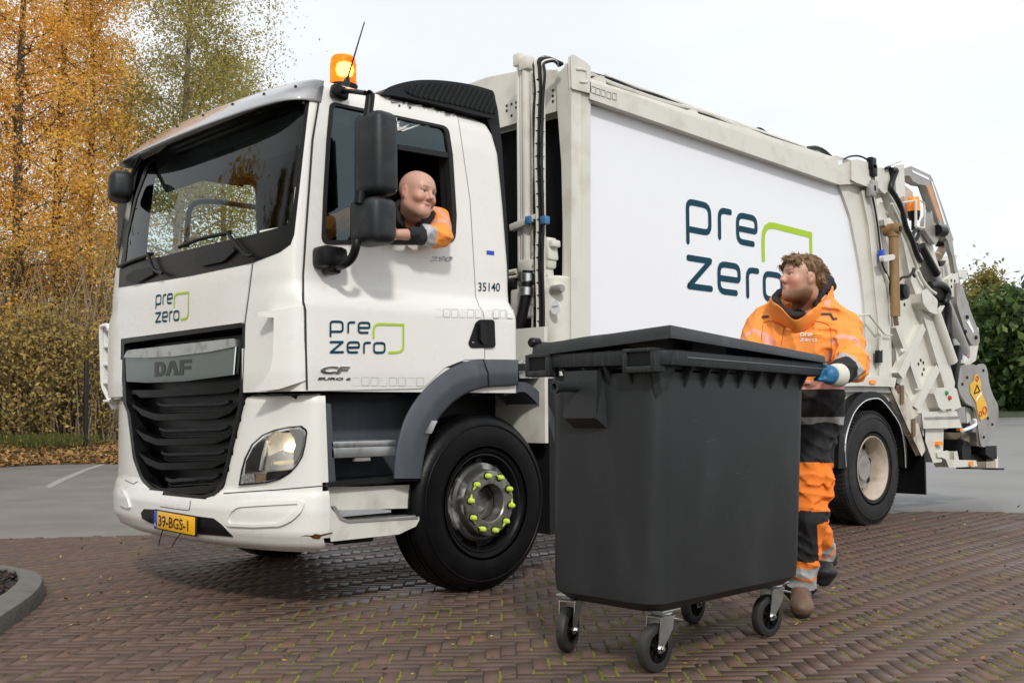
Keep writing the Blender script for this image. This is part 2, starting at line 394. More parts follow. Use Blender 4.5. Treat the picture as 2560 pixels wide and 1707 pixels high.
# ------------------------------------------------------------------ garbage truck: cab
TRUCK = thing('garbage_truck', 'white refuse collection truck with its driver leaning out of the cab window', 'truck', (1.38, 1.296, 0))
YC = 1.272
def shellmesh(levels, nz=1.0, step=.028, ins=0., keep=None, xcut=None):
    L = np.array(levels); zs = [L[0, 0]]
    for a, b in zip(L[:-1, 0], L[1:, 0]): k = max(1, int(np.ceil((b-a)/step))); zs += [a+(b-a)*t/k for t in range(1, k+1)]
    nf = 88; ns = 52; rows = []
    for z in zs:
        ys, xc, xs, xr, p = [np.interp(z, L[:, 0], L[:, i]) for i in range(1, 6)]
        w = YC-ys; pts = []
        th = np.linspace(-1, 1, nf+1); t = np.sign(th)*(1-(1-np.abs(th))**1.5)
        for u in t: pts.append((xs-(xs-xc-.03*u*u)*max(0, 1-abs(u)**p)**(1/p), YC+u*w))
        rc = .06
        far = [(xs+(xr-rc-xs)*k/ns, YC+w) for k in range(1, ns+1)]+[(xr-rc+rc*math.sin(a), YC+w-rc+rc*math.cos(a)) for a in np.linspace(.3, math.pi/2, 5)]
        near = [(x, 2*YC-y) for x, y in far]
        back = [(xr, YC+(w-rc)*s) for s in np.linspace(.9, -.9, 10)]
        rows.append([(x, y, z) for x, y in pts+far+back+near[::-1]])
    n = len(rows[0]); V = [p for r in rows for p in r]; F = []
    for i in range(len(rows)-1):
        for k in range(n):
            k2 = (k+1) % n; F.append((i*n+k, i*n+k2, (i+1)*n+k2, (i+1)*n+k))
    return V, F, n, len(rows)
CABL = [(1.195, .055, -.005, .15, 1.69, 3.4), (1.30, .05, -.012, .15, 1.69, 3.4), (1.655, .052, -.012, .15, 1.69, 3.4), (1.70, .065, -.012, .15, 1.69, 3.4), (1.775, .12, -.012, .155, 1.69, 3.5), (1.84, .126, -.01, .16, 1.69, 3.8), (2.0, .128, .012, .17, 1.688, 4.2), (2.4, .14, .075, .2, 1.66, 4.5),
        (2.72, .152, .13, .235, 1.63, 4.5), (2.84, .168, .155, .26, 1.60, 4.5), (2.90, .19, .19, .29, 1.57, 4.2), (2.935, .235, .26, .36, 1.52, 4), (2.955, .32, .36, .46, 1.45, 3.6)]
V, F, n, m = shellmesh(CABL); V = list(V); F = list(F)
top = len(V); V.append((.95, YC, 2.985)); F += [((m-1)*n+k, (m-1)*n+(k+1) % n, top) for k in range(n)]
CAB = Surf(V, F)
c1 = lambda x, y: (200+x*.34432, 160+y*.34432)
c2 = lambda x, y: (200+x/2.063, 640+y/2.063)
c3 = lambda x, y: (740+x/2.307, 20+y/2.307)
ce = lambda x, y: (740+x/4.055, 180+y/4.055)
cb = lambda x, y: (740+x/4.055, 560+y/4.055)
cg = lambda x, y: (740+x/1.867, 660+y/1.867)
ch = lambda x, y: (280+x/4.055, 1100+y/4.055)
cl = lambda x, y: (560+x/7.127, 1040+y/7.127)
# openings
WS_OUT = [c1(*p) for p in ((284, 1622), (292, 1480), (340, 1230), (400, 970), (480, 735), (640, 590), (1000, 445), (1300, 325), (1640, 232), (1668, 262), (1650, 400), (1605, 800), (1572, 1100), (1556, 1240), (1530, 1310), (1450, 1368), (1250, 1446), (800, 1540))]
WS_IN = [c1(*p) for p in ((330, 1450), (350, 1255), (415, 975), (500, 750), (660, 612), (1000, 475), (1300, 355), (1610, 268), (1640, 290), (1628, 400), (1580, 800), (1545, 1080), (1500, 1172), (1420, 1196), (1250, 1242), (900, 1322), (600, 1398))]
SW_OUT = rnd([c3(190, 545), c3(872, 688), c3(897, 850), c3(919, 1200), c3(912, 1362), c3(140, 1366), c3(150, 1100), c3(170, 760)], [14, 18, 0, 0, 26, 22, 0, 0])
SW_IN = rnd([c3(212, 566), c3(852, 700), c3(874, 850), c3(895, 1200), c3(888, 1336), c3(162, 1342), c3(172, 1100), c3(192, 760)], [10, 14, 0, 0, 22, 18, 0, 0])
def hits(P, mode='px', S=None): return [hit(S or CAB, p, mode)[0] for p in P]
ws_yz = [(h.y, h.z) for h in hits(resamp(WS_IN, 20, True))]
ws_yz_o = [(h.y, h.z) for h in hits(resamp(WS_OUT, 20, True))]
sw_xz = [(h.x, h.z) for h in hits(SW_IN)]
sw_mid = [(h.x, h.z) for h in hits([(.5*(np.array(a)+b)) for a, b in zip(SW_OUT, SW_IN)])]
GR_OUT = rnd([c2(*p) for p in ((214, 428), (855, 340), (836, 745), (824, 800), (782, 985), (742, 1170), (700, 1228), (640, 1247), (490, 1240), (370, 1205), (318, 1150), (278, 1040), (248, 800), (228, 760))], 8, 3)
LOWL = [(.335, .12, .02, .34, 1.0, 2.3), (.37, .075, -.045, .30, 1.0, 2.3), (.44, .05, -.075, .27, 1.0, 2.35), (.56, .045, -.075, .27, 1.0, 2.4), (.64, .05, -.05, .27, 1.0, 2.4), (.665, .058, -.03, .27, 1.0, 2.4), (1.15, .06, -.015, .25, 1.0, 2.4), (1.172, .07, -.005, .255, 1.0, 2.4), (1.185, .10, .03, .28, 1.0, 2.4)]
VL, FL, nl, ml = shellmesh(LOWL, step=.024)
LOW = Surf(VL, FL)
GRS = Surf(*shellmesh([(.36, .05, -.07, .25, .8, 2.6), (.5, .05, -.075, .25, .8, 2.6), (.58, .05, -.062, .25, .8, 2.6), (.7, .05, -.028, .24, .8, 2.6), (1.1, .05, -.014, .22, .8, 3), (1.9, .05, -.012, .17, .8, 3.3)], step=.03)[:2])
def gr_yz(S): return [(h.y, h.z) for h in hits(resamp(GR_OUT, 16, True), 'px', S)]
gy_c = gy_l = gr_yz(GRS)
HO = [cl(*p) for p in ((296, 1215), (340, 950), (400, 740), (520, 505), (700, 345), (900, 258), (1150, 205), (1370, 185), (1455, 250), (1470, 300), (1440, 520), (1390, 720), (1300, 870), (1180, 1000), (1000, 1108), (800, 1165), (550, 1195))]
HM = np.mean(HO, 0); hl_yz = [(h.y, h.z) for h in hits(resamp([HM+(np.array(p)-HM)*.93 for p in HO], 8, True), 'px', LOW)]
def cen(V, f): return np.mean([V[i] for i in f], 0)
def filt(V, F, fn):
    G = []
    for f in F:
        if fn(cen(V, f)): G.append(f)
    used = sorted({i for f in G for i in f}); rm = {k: i for i, k in enumerate(used)}
    return [V[k] for k in used], [tuple(rm[i] for i in f) for f in G]
def open_cab(c):
    x, y, z = c
    fr = x < .42
    if fr and inpoly((y, z), ws_yz): return False
    if fr and inpoly((2*YC-y, z), ws_yz): return False
    if (y < .4 or y > 2.2) and x > .2 and inpoly((x, z), sw_mid): return False
    if fr and z < 1.75 and inpoly((y, z), gy_c): return False
    return True
Vk, Fk = filt(V, F, open_cab)
mk('cab_body', Vk, Fk, WHITE, TRUCK, 40)
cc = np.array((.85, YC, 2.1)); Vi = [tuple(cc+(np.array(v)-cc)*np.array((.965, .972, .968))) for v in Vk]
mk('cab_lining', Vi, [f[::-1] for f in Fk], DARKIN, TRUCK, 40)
Vk, Fk = filt(VL, FL, lambda c: not (c[0] < .3 and inpoly((c[1], c[2]), gy_l)) and not (c[0] < .3 and c[1] < .6 and inpoly((c[1], c[2]), hl_yz)) and c[0] < (.262 if c[2] < .668 else .25) and c[0] < 1.0)
lo = mk('front_bumper', Vk, Fk, WHITE, TRUCK, 40)
cc = np.array((.6, YC, .7)); mk('bumper_liner', [tuple(cc+(np.array(v)-cc)*np.array((.95, .97, .96))) for v in Vk], [f[::-1] for f in Fk], BLACK, TRUCK, 40)
# windscreen, its black border, visor
patch('windscreen_border', CAB, WS_OUT, .004, .07, BLACK, TRUCK, holes=[WS_IN], res=10)
patch('windscreen', CAB, WS_IN, -.001, 0, GLW, TRUCK, res=14)
def visor_pt(u, s):
    z = 2.905-(.165-.04*abs(u)**4)*s
    w = YC-.165; x0 = .20+.04*(1-s)-.0; xc = .165-.20*s**.8; xs = .30-.02*s; p = 3.4
    return (xs-(xs-xc-.03*u*u)*max(0, 1-abs(u)**p)**(1/p), YC+u*(w+.012), z+.025*(1-u*u)*(1-s)+.0*x0)
us = [math.copysign(1-(1-abs(t))**1.6, t) for t in np.linspace(-1, 1, 61)]; ss = np.linspace(0, 1, 9); b = MB(); n1 = len(us)
VV = [visor_pt(u, s) for s in ss for u in us]; b.add(VV, [(i*n1+k, i*n1+k+1, (i+1)*n1+k+1, (i+1)*n1+k) for i in range(8) for k in range(n1-1)])
VISM = M('smoked_visor_sky_sheen', (.20, .20, .21), .16, var=.35, vscale=5, coat=.8, dirt=(.55, .55, .56), damt=.9, dscale=2.4, stretch=(1, .5, 3))  # pale streaks and grey base paint in the sky's reflection
vis = b.build('sun_visor', VISM, TRUCK, 60)
md = vis.modifiers.new('s', 'SOLIDIFY'); md.thickness = .006; md.offset = 0
for u in (-.93, -.72, -.45, -.15, .15, .45, .72, .93): V_, F_ = latheg([(.0, .0), (.009, .0), (.009, .008), (.0, .009)], (0, 0, 0), 0, 10); p = visor_pt(u, .35); mk('visor_screw', [(v[0]*-1+p[0], v[1]+p[1], v[2]+p[2]+.003) for v in V_], [f[::-1] for f in F_], TRIM, vis)
# lower windscreen grips and wipers
for P in ([(350, 1545), (420, 1500), (540, 1480), (560, 1530), (440, 1590), (360, 1580)], [(850, 1430), (880, 1385), (1000, 1340), (1120, 1330), (1150, 1360), (1060, 1440), (900, 1475)]):
    patch('front_grab_recess', CAB, rnd([c1(*p) for p in P], 6), .022, .025, TRIM, TRUCK, res=8)
def onpx(P, off, S=None):
    O = []
    for p in P: h, nn = hit(S or CAB, p, 'px'); O.append(h+nn*off)
    return O
for arm, blade in (([(640, 1530), (575, 1500), (530, 1385)], [(300, 1475), (420, 1425), (545, 1385)]), ([(1300, 1390), (1255, 1405), (1180, 1330), (1110, 1235)], [(740, 1335), (900, 1275), (1110, 1230)])):
    w = tube('wiper_arm', onpx([c1(*p) for p in arm], .035), .011, BLACK, TRUCK)
    tube('wiper_blade', onpx([c1(*p) for p in blade], .018), .012, BLACK, w)
# front seams, hood panel edge, badge band
SEAMM = M('panel_gap_shadow_seal', (.03, .03, .028), .8)
stroke('hood_seam', CAB, [(632, 661), (622, 740), (613, 806)], 2.4, .0015, SEAMM, TRUCK)
stroke('corner_seam', CAB, [(613, 806), (606, 987)], 2.4, .0015, SEAMM, TRUCK)
patch('front_hood_panel', CAB, [(301, 731), (630, 662), (620, 740), (611, 806), (305, 847), (296, 800)], .008, .02, WHITE, TRUCK, res=12)
# corner air deflectors
def defl(P, name, fn): patch(name, CAB, P, 0, .085, WHITE, TRUCK, res=7, fn=fn)
RX = lambda p: max(0, min(1, (p[0]-675)/(764-675)))
defl([c2(*p) for p in ((985, 296), (1025, 288), (1050, 284), (1090, 272), (1150, 258), (1160, 640), (1060, 684), (960, 697), (1005, 645), (1030, 585), (1040, 520), (1042, 322), (990, 320))], 'corner_deflector', lambda p: .008+.085*(1-RX(p))**1.2)
# far corner deflector with its cells
fd = MB()
dc = U(*c2(150, 560), 0, .12); yd = dc[1]; zd = dc[2]
for k in range(5): fd.add(*box((.15, yd, zd-.25+k*.125), (.10, .11, .018), None, .004))
P = rnd([(.09, yd-.06, zd+.27), (.09, yd+.07, zd+.27), (.11, yd+.075, zd-.15), (.15, yd-.01, zd-.30), (.15, yd-.06, zd-.30)], .04)
fd.add(*tubeg([tuple(p) for p in P], .016, 8)); fd.add(*box((.19, yd, zd), (.02, .13, .5), None, .005)); fd.add(*box((.15, yd+.065, zd+.05), (.09, .02, .42), None, .006))
fd.build('corner_deflector', WHITE, TRUCK)
# grille: recess, slats, badge panel
TWO = GRS
gl = [np.array(p) for p in GR_OUT]; gc = np.mean(gl, 0)
bk = MB(); bk.add(*box((.16, YC, .93), (.06, 1.75, 1.2))); gri = bk.build('radiator_grille', BLACK, TRUCK)
patch('grille_surround', TWO, [gc+(p-gc)*1.012 for p in gl], .004, .1, BLACK, gri, holes=[[gc+(p-gc)*.955 for p in gl]], res=9)
GLOSSK = M('gloss_black_slat', (.004, .004, .004), .34, var=.1, spec=.09)
for i, (yl, yr, xl, xr, sag, th) in enumerate([(690, 655, 248, 822, 8, 42), (760, 745, 262, 812, 58, 36), (885, 870, 275, 800, 62, 36), (1005, 990, 292, 780, 66, 38), (1140, 1120, 330, 735, 60, 40)]):
    P = [(xl+(xr-xl)*t, yl+(yr-yl)*t+sag*min(1, 4.5*min(t, 1-t))**.7) for t in np.linspace(0, 1, 25)]; Q = [(x, y+th*(.9 if .06 < k/24 < .94 else .5)) for k, (x, y) in enumerate(P)]
    patch('grille_slat', TWO, [c2(*p) for p in P+Q[::-1]], -.012 if i else -.02, .05, GLOSSK, gri, res=7)
    if i:
        P2 = [(x, y-52) for x, y in P[4:-4]]; Q2 = [(x, y+14) for x, y in P2]
        patch('grille_slat', TWO, [c2(*p) for p in P2+Q2[::-1]], -.055, .03, TRIM, gri, res=8)
        for dd in (12, 24, 36):
            stroke('mesh_bar', TWO, [c2(x, y-dd) for x, y in P[4:-4]], 2.0, -.07, TRIM, gri)
cf = lambda x, y: (260+x/4.48, 690+y/4.48)
bd = patch('badge_panel', CAB, rnd([cf(245, 905), cf(285, 832), cf(1495, 697), cf(1504, 790), cf(1478, 1102), cf(900, 1178), cf(500, 1194), cf(258, 1182)], [6, 6, 8, 0, 2, 0, 0, 4]), .004, .02, GUNM, gri, res=10)
patch('badge_trim', CAB, rnd([cf(247, 912), cf(285, 832), cf(1495, 697), cf(1504, 790), cf(1200, 850), cf(800, 900), cf(500, 916)], [0, 6, 8, 0, 0, 0, 0]), .016, .012, ALU, gri, res=10)
patch('badge_trim', CAB, [cf(1490, 800), cf(1505, 788), cf(1479, 1102), cf(1468, 1104)], .012, .01, CHROME, gri, res=8)
def on_front(off, y0, y1, z0, z1, S=None, dzdu=0):
    def f(u, v, w=0):
        h, nn = hit(S or CAB, (y0+(y1-y0)*u, z0+(z1-z0)*v+dzdu*u), 'front'); return h+nn*(off+w)
    return f
hp = [hit(CAB, cf(*p), 'px')[0] for p in ((574, 1128), (990, 930))]
DBADGE = M('badge_lettering', (.03, .035, .033), .35, .4)
AV = [(0, 0), (.30, 0), (.49, .62), (.5, .62), (.66, .0), (1, 0), (.66, 1), (.34, 1)]
pf = on_front(.006, hp[0].y, hp[1].y, hp[0].z, hp[1].z)
lb = MB()
def glyph(P, x0, x1, holes=()):
    v, f = trimesh2d([(x0+(x1-x0)*a, c) for a, c in P], [[(x0+(x1-x0)*a, c) for a, c in h] for h in holes], .12); lb.add([pf(*p) for p in v], f)
glyph([(0, 0), (.62, 0), (.9, .14), (1, .36), (1, .66), (.9, .86), (.62, 1), (0, 1)], 0, .31, [[(.36, .26), (.56, .26), (.66, .38), (.66, .62), (.56, .74), (.36, .74)]])
glyph([(0, 0), (.29, 0), (.5, .66), (.66, .2), (.6, 0), (1, 0), (.68, 1), (.33, 1)], .31, .68)
glyph([(0, 0), (.34, 0), (.34, .34), (.95, .34), (.95, .58), (.34, .58), (.34, .76), (1, .76), (1, 1), (0, 1)], .69, 1)
lb.build('brand_lettering', DBADGE, gri)
# wordmark on the hood
a = hit(CAB, cf(597, 222), 'px')[0]; b2 = hit(CAB, cf(970, 155), 'px')[0]; c_ = hit(CAB, cf(582, 548), 'px')[0]
wy = a.y-b2.y
def pl(u, v, w=0):
    h, nn = hit(CAB, (a.y-u*wy, a.z+v*(a.z-c_.z)/.352+.004), 'front'); return h+nn*(.011+w)
logo(pl, 0, TEAL, LIME, TRUCK)
# number plate
NP = U(*ch(625, 834), 0, -.085)
bm_ = MB(); bm_.add(*box((NP[0]+.01, NP[1], NP[2]), (.012, .525, .115), Matrix.Rotation(R(1), 3, 'X'), .003)); npl = bm_.build('licence_plate', TRIM, TRUCK)
bm_ = MB(); bm_.add(*box((NP[0]+.002, NP[1]-.02, NP[2]), (.008, .465, .10), Matrix.Rotation(R(1), 3, 'X'), .002)); bm_.build('plate_face', YEL, npl)
bm_ = MB(); bm_.add(*box((NP[0]+.002, NP[1]+.233, NP[2]+.004), (.008, .04, .10), Matrix.Rotation(R(1), 3, 'X'), .002)); bm_.build('country_band', BLUE, npl)
lettering('plate_lettering', '39-BGS-1', lambda u, v, w: (NP[0]-.004, NP[1]+.19-.375*u, NP[2]-.032+.064*v-.006*u), 0, TRIM, npl, .01)
lettering('country_letters', 'NL', lambda u, v, w: (NP[0]-.004, NP[1]+.246-.026*u, NP[2]-.036+.018*v), 0, PANEL, npl)
for dy in (.13, -.12): V_, F_ = latheg([(0, 0), (.008, 0), (.008, .004), (0, .005)], (0, 0, 0), 0, 10); mk('plate_screw', [(NP[0]-.003-v[0], NP[1]+dy+v[1], NP[2]+.005+v[2]) for v in V_], [f[::-1] for f in F_], CHROME, npl)
for P in ([(516, 905), (490, 990), (472, 1068)], [(735, 905), (660, 990), (607, 1080)]): tube('dangling_wire', [U(*ch(*p), 0, -.08) for p in P], .003, BLACK, npl)
patch('tow_opening', LOW, [ch(*p) for p in ((298, 735), (330, 695), (480, 705), (830, 765), (1030, 790), (1110, 850), (1180, 925), (1230, 975), (900, 950), (560, 905), (380, 830), (310, 790))], .004, .02, BLACK, TRUCK, res=8)
# bumper mouldings
stroke('bumper_seam', LOW, [(559, 1233), (690, 1224), (818, 1213)], 2.6, .0015, SEAMM, TRUCK)
stroke('bumper_seam', LOW, [ch(797, 612), ch(788, 700), ch(770, 710), ch(640, 695), ch(490, 672)], 1.8, .0015, SEAMM, TRUCK)
stroke('bumper_seam', LOW, [ch(130, 405), ch(222, 445), ch(262, 415)], 1.8, .0015, SEAMM, TRUCK)
fo = rnd([ch(*p) for p in ((1175, 868), (1150, 760), (1210, 690), (1290, 635), (1890, 608), (1962, 628), (1930, 720), (1830, 815), (1720, 868), (1450, 880))], 10)
fi = rnd([ch(*p) for p in ((1195, 838), (1200, 770), (1240, 710), (1300, 680), (1900, 645), (1880, 700), (1790, 780), (1690, 838), (1450, 850))], 8)
patch('fog_lamp_blank', LOW, fo, .014, .02, WHITE, TRUCK, holes=[fi], res=7); patch('fog_lamp_blank', LOW, fi, .004, .01, WHITE, TRUCK, res=9)
patch('fog_lamp_blank', LOW, rnd([ch(*p) for p in ((70, 480), (120, 500), (170, 590), (195, 690), (150, 680), (85, 650))], 5), .012, .02, WHITE, TRUCK, res=7)
patch('rust_patch', LOW, [ch(*p) for p in ((1900, 975), (1960, 960), (2030, 962), (2060, 945), (2110, 955), (2235, 930), (2235, 940), (2120, 972), (2100, 1000), (2040, 995), (2010, 972), (1950, 968))], .002, 0, RUST, TRUCK, res=4)
# headlamp
hm = np.mean(HO, 0)
hd = patch('headlamp', LOW, [hm+(np.array(p)-hm)*1.035 for p in HO], .006, .05, BLACK, TRUCK, holes=[[hm+(np.array(p)-hm)*.985 for p in HO]], res=5)
REFL = M('lamp_reflector', (.84, .82, .78), .25, .3, var=.12, vscale=20, bump=.15, bscale=16)
def dish(p):
    a = ((p[0]-705)/42)**2+((p[1]-1118)/52)**2; b = ((p[0]-712)/36)**2+((p[1]-1158)/22)**2
    return -.014-.050*max(0, 1-a)**.8-.02*max(0, 1-b)
patch('reflector', LOW, [hm+(np.array(p)-hm)*1.02 for p in HO], .0, .0, REFL, hd, res=4, fn=dish, ang=60)
patch('lamp_bezel', LOW, [hm+(np.array(p)-hm)*.985 for p in HO], .004, .016, CHROME, hd, holes=[[hm+(np.array(p)-hm)*.90 for p in HO]], res=5)
bo, bnn = hit(LOW, cl(1060, 540), 'px')
rotm = Vector((-1, 0, 0)).rotation_difference(Vector((-.75, -.62, .05)).normalized()).to_matrix()
V_, F_ = latheg([(0, 0), (.016, 0), (.018, .02), (.010, .034), (0, .038)], (0, 0, 0), 0, 16)
mk('lamp_bulb', [tuple(rotm @ Vector((-v[0], v[1], v[2]))+bo+bnn*-.045) for v in V_], F_, M('lit_bulb', (1, .9, .7), .3, emit=(1, .8, .5), es=9), hd)
DKL = M('dark_lamp_lining', (.06, .05, .036), .2, .5, var=.4, vscale=18)
patch('lamp_lining', LOW, [cl(*p) for p in ((390, 1010), (420, 800), (540, 560), (640, 460), (780, 420), (720, 640), (670, 880), (640, 985))], .010, .012, DKL, hd, res=5)
patch('lamp_lining', LOW, [cl(*p) for p in ((690, 960), (745, 700), (800, 430), (775, 430), (700, 700), (655, 960))], .013, .012, CHROME, hd, res=5)
patch('lamp_step', LOW, [cl(*p) for p in ((760, 930), (800, 720), (1060, 600), (1240, 640), (1250, 780), (880, 810), (860, 860), (1250, 850), (1245, 925), (900, 960))], .012, .012, REFL, hd, res=5)
patch('turn_signal', LOW, [cl(*p) for p in ((780, 1150), (800, 990), (1230, 950), (1170, 1000), (1000, 1100))], .014, .012, M('smoked_indicator', (.012, .01, .009), .12, var=.5, vscale=20), hd, res=5)
patch('turn_signal', LOW, [cl(*p) for p in ((590, 1170), (600, 1040), (790, 1010), (770, 1150))], .014, .012, M('amber_bulb_chamber', (.5, .33, .2), .2, .6, var=.6, vscale=22), hd, res=5)
patch('side_lamp', LOW, [cl(*p) for p in ((330, 1195), (350, 1040), (580, 1020), (575, 1175))], .014, .012, M('crystal_reflector', (.8, .78, .74), .1, .9, var=.3, vscale=60, bump=.9, bscale=70), hd, res=5)
patch('lamp_side_segment', LOW, [cl(*p) for p in ((1180, 255), (1360, 225), (1430, 270), (1440, 330), (1410, 520), (1370, 690), (1270, 860), (1265, 620), (1300, 520), (1270, 380))], .014, .012, M('grey_lamp_plastic', (.32, .33, .33), .25, .5, var=.15), hd, res=5)
patch('lamp_cover', LOW, HO, .02, 0, GLL, hd, res=6)
# panel between headlamp and step recess
ppx('cab_corner_trim', [cg(*p) for p in ((128, 650), (160, 655), (182, 1010), (150, 1022), (145, 1035))], 1, .07, .25, GREYP, TRUCK)
ppx('gap_filler', [(735, 986), (800, 984), (1000, 978), (1010, 992), (830, 1000), (740, 998)], 1, .16, .2, BLACK, TRUCK, 0)
# door
DOOR = [(806, 214), (1000, 250), (1128, 274), (1143, 300), (1156, 390), (1172, 500), (1183, 680), (1186, 742), (1194, 764), (1205, 782), (1207, 800), (1209, 897), (1160, 899), (1110, 919), (1056, 969), (1040, 971), (769, 977), (766, 860), (764, 772), (760, 755), (759, 690), (766, 590), (783, 352), (800, 230)]
DR = patch('door', CAB, DOOR, .007, .03, WHITE, TRUCK, holes=[[.5*(np.array(a)+b) for a, b in zip(SW_OUT, SW_IN)]], res=9)
stroke('door_seal', CAB, [(802, 216), (796, 250), (779, 352), (762, 590), (756, 690), (757, 755), (762, 775), (763, 870), (766, 984)], 5.0, .009, SEAMM, DR, step=6)
stroke('door_seal', CAB, [(1129, 277), (1145, 302), (1158, 391), (1174, 500), (1185, 680), (1188, 742), (1196, 764), (1207, 782), (1209, 800), (1211, 897)], 2.0, .004, M('grey_seal', (.25, .25, .23), .8), DR, step=6)
patch('window_frame', CAB, SW_OUT, .014, .10, SEAL, DR, holes=[SW_IN], res=7)
patch('window_pane', CAB, [c3(212, 566), c3(852, 700), c3(872, 835), c3(590, 795), c3(450, 770), c3(440, 1342), c3(162, 1342), c3(172, 1100), c3(192, 760)], .0, 0, GLS, DR, res=12)
patch('window_bar', CAB, [c3(585, 788), c3(880, 838), c3(885, 868), c3(585, 818)], .01, .02, SEAL, DR, res=8)
patch('window_bar', CAB, [c3(440, 740), c3(456, 740), c3(456, 1345), c3(440, 1345)], .006, .02, SEAL, DR, res=8)
hb = patch('door_handle', CAB, rnd([cb(*p) for p in ((1735, 1215), (1810, 1000), (1850, 970), (2000, 972), (2012, 1255), (1760, 1258))], [6, 6, 4, 8, 10, 10]), .012, .01, BLACK, DR, res=6)
patch('handle_grip', CAB, rnd([cb(*p) for p in ((1838, 1005), (1895, 1003), (1905, 1225), (1870, 1222), (1842, 1180))], 4), .03, .018, TRIM, DR, res=6)
patch('handle_cup', CAB, rnd([cb(*p) for p in ((1915, 1010), (1985, 1010), (1990, 1200), (1960, 1230), (1912, 1226))], 7), .015, .003, BLACK, DR, res=6)
stroke('door_lock', CAB, [cb(1772, 1200), cb(1782, 1200)], 2.6, .016, STEEL, DR, caps=True)
def on_side(off, P, S=None):
    """P: px corners (bottom-left, bottom-right, top-left) of the unit box"""
    h0, h1, h2 = (hit(S or CAB, p, 'px')[0] for p in P)
    def f(u, v, w=0):
        q = h0+(h1-h0)*u+(h2-h0)*v; h, nn = hit(S or CAB, (q.x, q.z), 'side'); return h+nn*(off+w)
    return f
lg = on_side(.011, (cb(328, 978), cb(1087, 985), cb(328, 1325)))
logo(lambda u, v, w=0: lg(u, -v/.352, w), 0, TEAL, LIME, DR)
def chars(name, s, P, mat, parent, off=.009, **k): return lettering(name, s, on_side(off, P), 0, mat, parent, **k)
chars('unit_number', '35140', ((1195, 728), (1249, 729), (1195, 706)), TEAL, TRUCK, .004, bold=.006)
chars('power_lettering', '290', (cb(1352, 378), cb(1575, 382), cb(1352, 326)), BADGE, DR, shear=.3, extr=.004, bold=.02)
chars('model_lettering', 'CF', (cg(110, 510), cg(247, 512), cg(110, 476)), BADGE, DR, shear=.3, extr=.006, bold=.03)
chars('model_lettering', 'EURO 6', (cg(97, 539), cg(249, 541), cg(97, 527)), BADGE, DR, shear=.2, extr=.004, bold=.02)
patch('blue_sticker', CAB, [cb(1930, 268), cb(2008, 276), cb(2008, 318), cb(1930, 310)], .002, 0, BLUE, TRUCK, res=6)
def squares(n0, x0, x1, y0, y1, dy, w=.8):
    for i in range(n0):
        x = x0+(x1-x0)*i/n0; e = (x1-x0)/n0*w; yy = dy*i/n0
        q = [(x, y0+yy), (x+e, y0+yy), (x+e, y1+yy), (x, y1+yy)]
        stroke('sticker_outline', CAB, rnd([cb(*p) for p in q], 1.5, 2), .9, .0095, STICKE if i % 3 else STICK, TRUCK, closed=True, step=5)
        if i % 2: patch('sticker_residue', CAB, [cb(*p) for p in q], .0088, 0, STICK, TRUCK, res=8)
squares(6, 1405, 1890, 868, 945, 8); squares(4, 1920, 2205, 874, 952, 4); squares(8, (260)*4.055/1.867, 600*4.055/1.867, 528*4.055/1.867+405.5, 566*4.055/1.867+405.5, 6)
for p in ((590, 570), (617, 556), (651, 582)): stroke('plug', CAB, [c3(*p), c3(p[0]+1, p[1])], 5, .012, TRIM, DR, caps=True)
# mirrors
def rbox(name, c, d, bev, mat, parent, rz=0, taper=0.):
    V_, F_ = box((0, 0, 0), d); bm = bmesh.new(); vs = [bm.verts.new(v) for v in V_]; [bm.faces.new([vs[i] for i in f]) for f in F_]
    bmesh.ops.bevel(bm, geom=bm.edges[:], offset=bev, segments=5, affect='EDGES', profile=.5)
    for v in bm.verts:
        v.co.y *= 1+taper*(v.co.z/d[2]); v.co.x += .12*(v.co.y*v.co.y)/max(d[1], .01)
    mt = Matrix.Rotation(rz, 3, 'Z'); V2 = [tuple(mt @ v.co+Vector(c)) for v in bm.verts]; bm.verts.index_update(); F2 = [[v.index for v in f.verts] for f in bm.faces]; bm.free()
    return mk(name, V2, F2, mat, parent, 60)
MY = -.14
m1 = U(*c3(457, 850), 1, MY); m2 = U(*c3(440, 1235), 1, MY)
mr = rbox('main_mirror', m1, (.16, .225, .455), .05, MIRR, TRUCK, R(6), -.04)
rbox('wide_angle_mirror', m2, (.17, .235, .25), .05, MIRR, TRUCK, R(6))
MGL = M('mirror_glass', (.8, .82, .84), .03, 1)
for c_, d in ((m1, (.004, .19, .40)), (m2, (.004, .19, .2))): mk('mirror_glass', *box((c_[0]+.072, c_[1], c_[2]), d, None, .001), MGL, mr)
a0 = Vector(U(*c3(244, 490), 1, .14)); a1 = Vector(U(*c3(300, 480), 1, .06)); a2 = Vector(U(*c3(400, 492), 1, MY+.01)); a3 = Vector(U(*c3(428, 515), 1, MY)); a4 = Vector(U(*c3(412, 640), 1, MY))
tube('mirror_arm', [a0, a1, a2], .014, BLACK, mr); tube('mirror_arm', [a3+Vector((-.005, 0, .012)), a3, a4], .026, BLACK, mr, n=3)
mk('mirror_arm_base', *box(tuple(a0+Vector((0, -.01, 0))), (.10, .06, .07), Matrix.Rotation(R(10), 3, 'Y'), .018), BLACK, mr)
tube('mirror_arm', [Vector(U(*c3(372, 1060), 1, MY)), Vector(U(*c3(365, 1130), 1, MY))], .028, BLACK, mr)
tube('mirror_arm', [Vector(U(*c3(*p), 1, yy)) for p, yy in (((350, 1340), MY), ((345, 1380), MY), ((322, 1440), MY+.03), ((275, 1480), MY+.08), ((215, 1492), .05))], .024, BLACK, mr, n=8)
q = U(*c3(195, 1442), 1, .07); mk('mirror_arm_base', *box(q, (.165, .13, .12), None, .03), BLACK, mr)
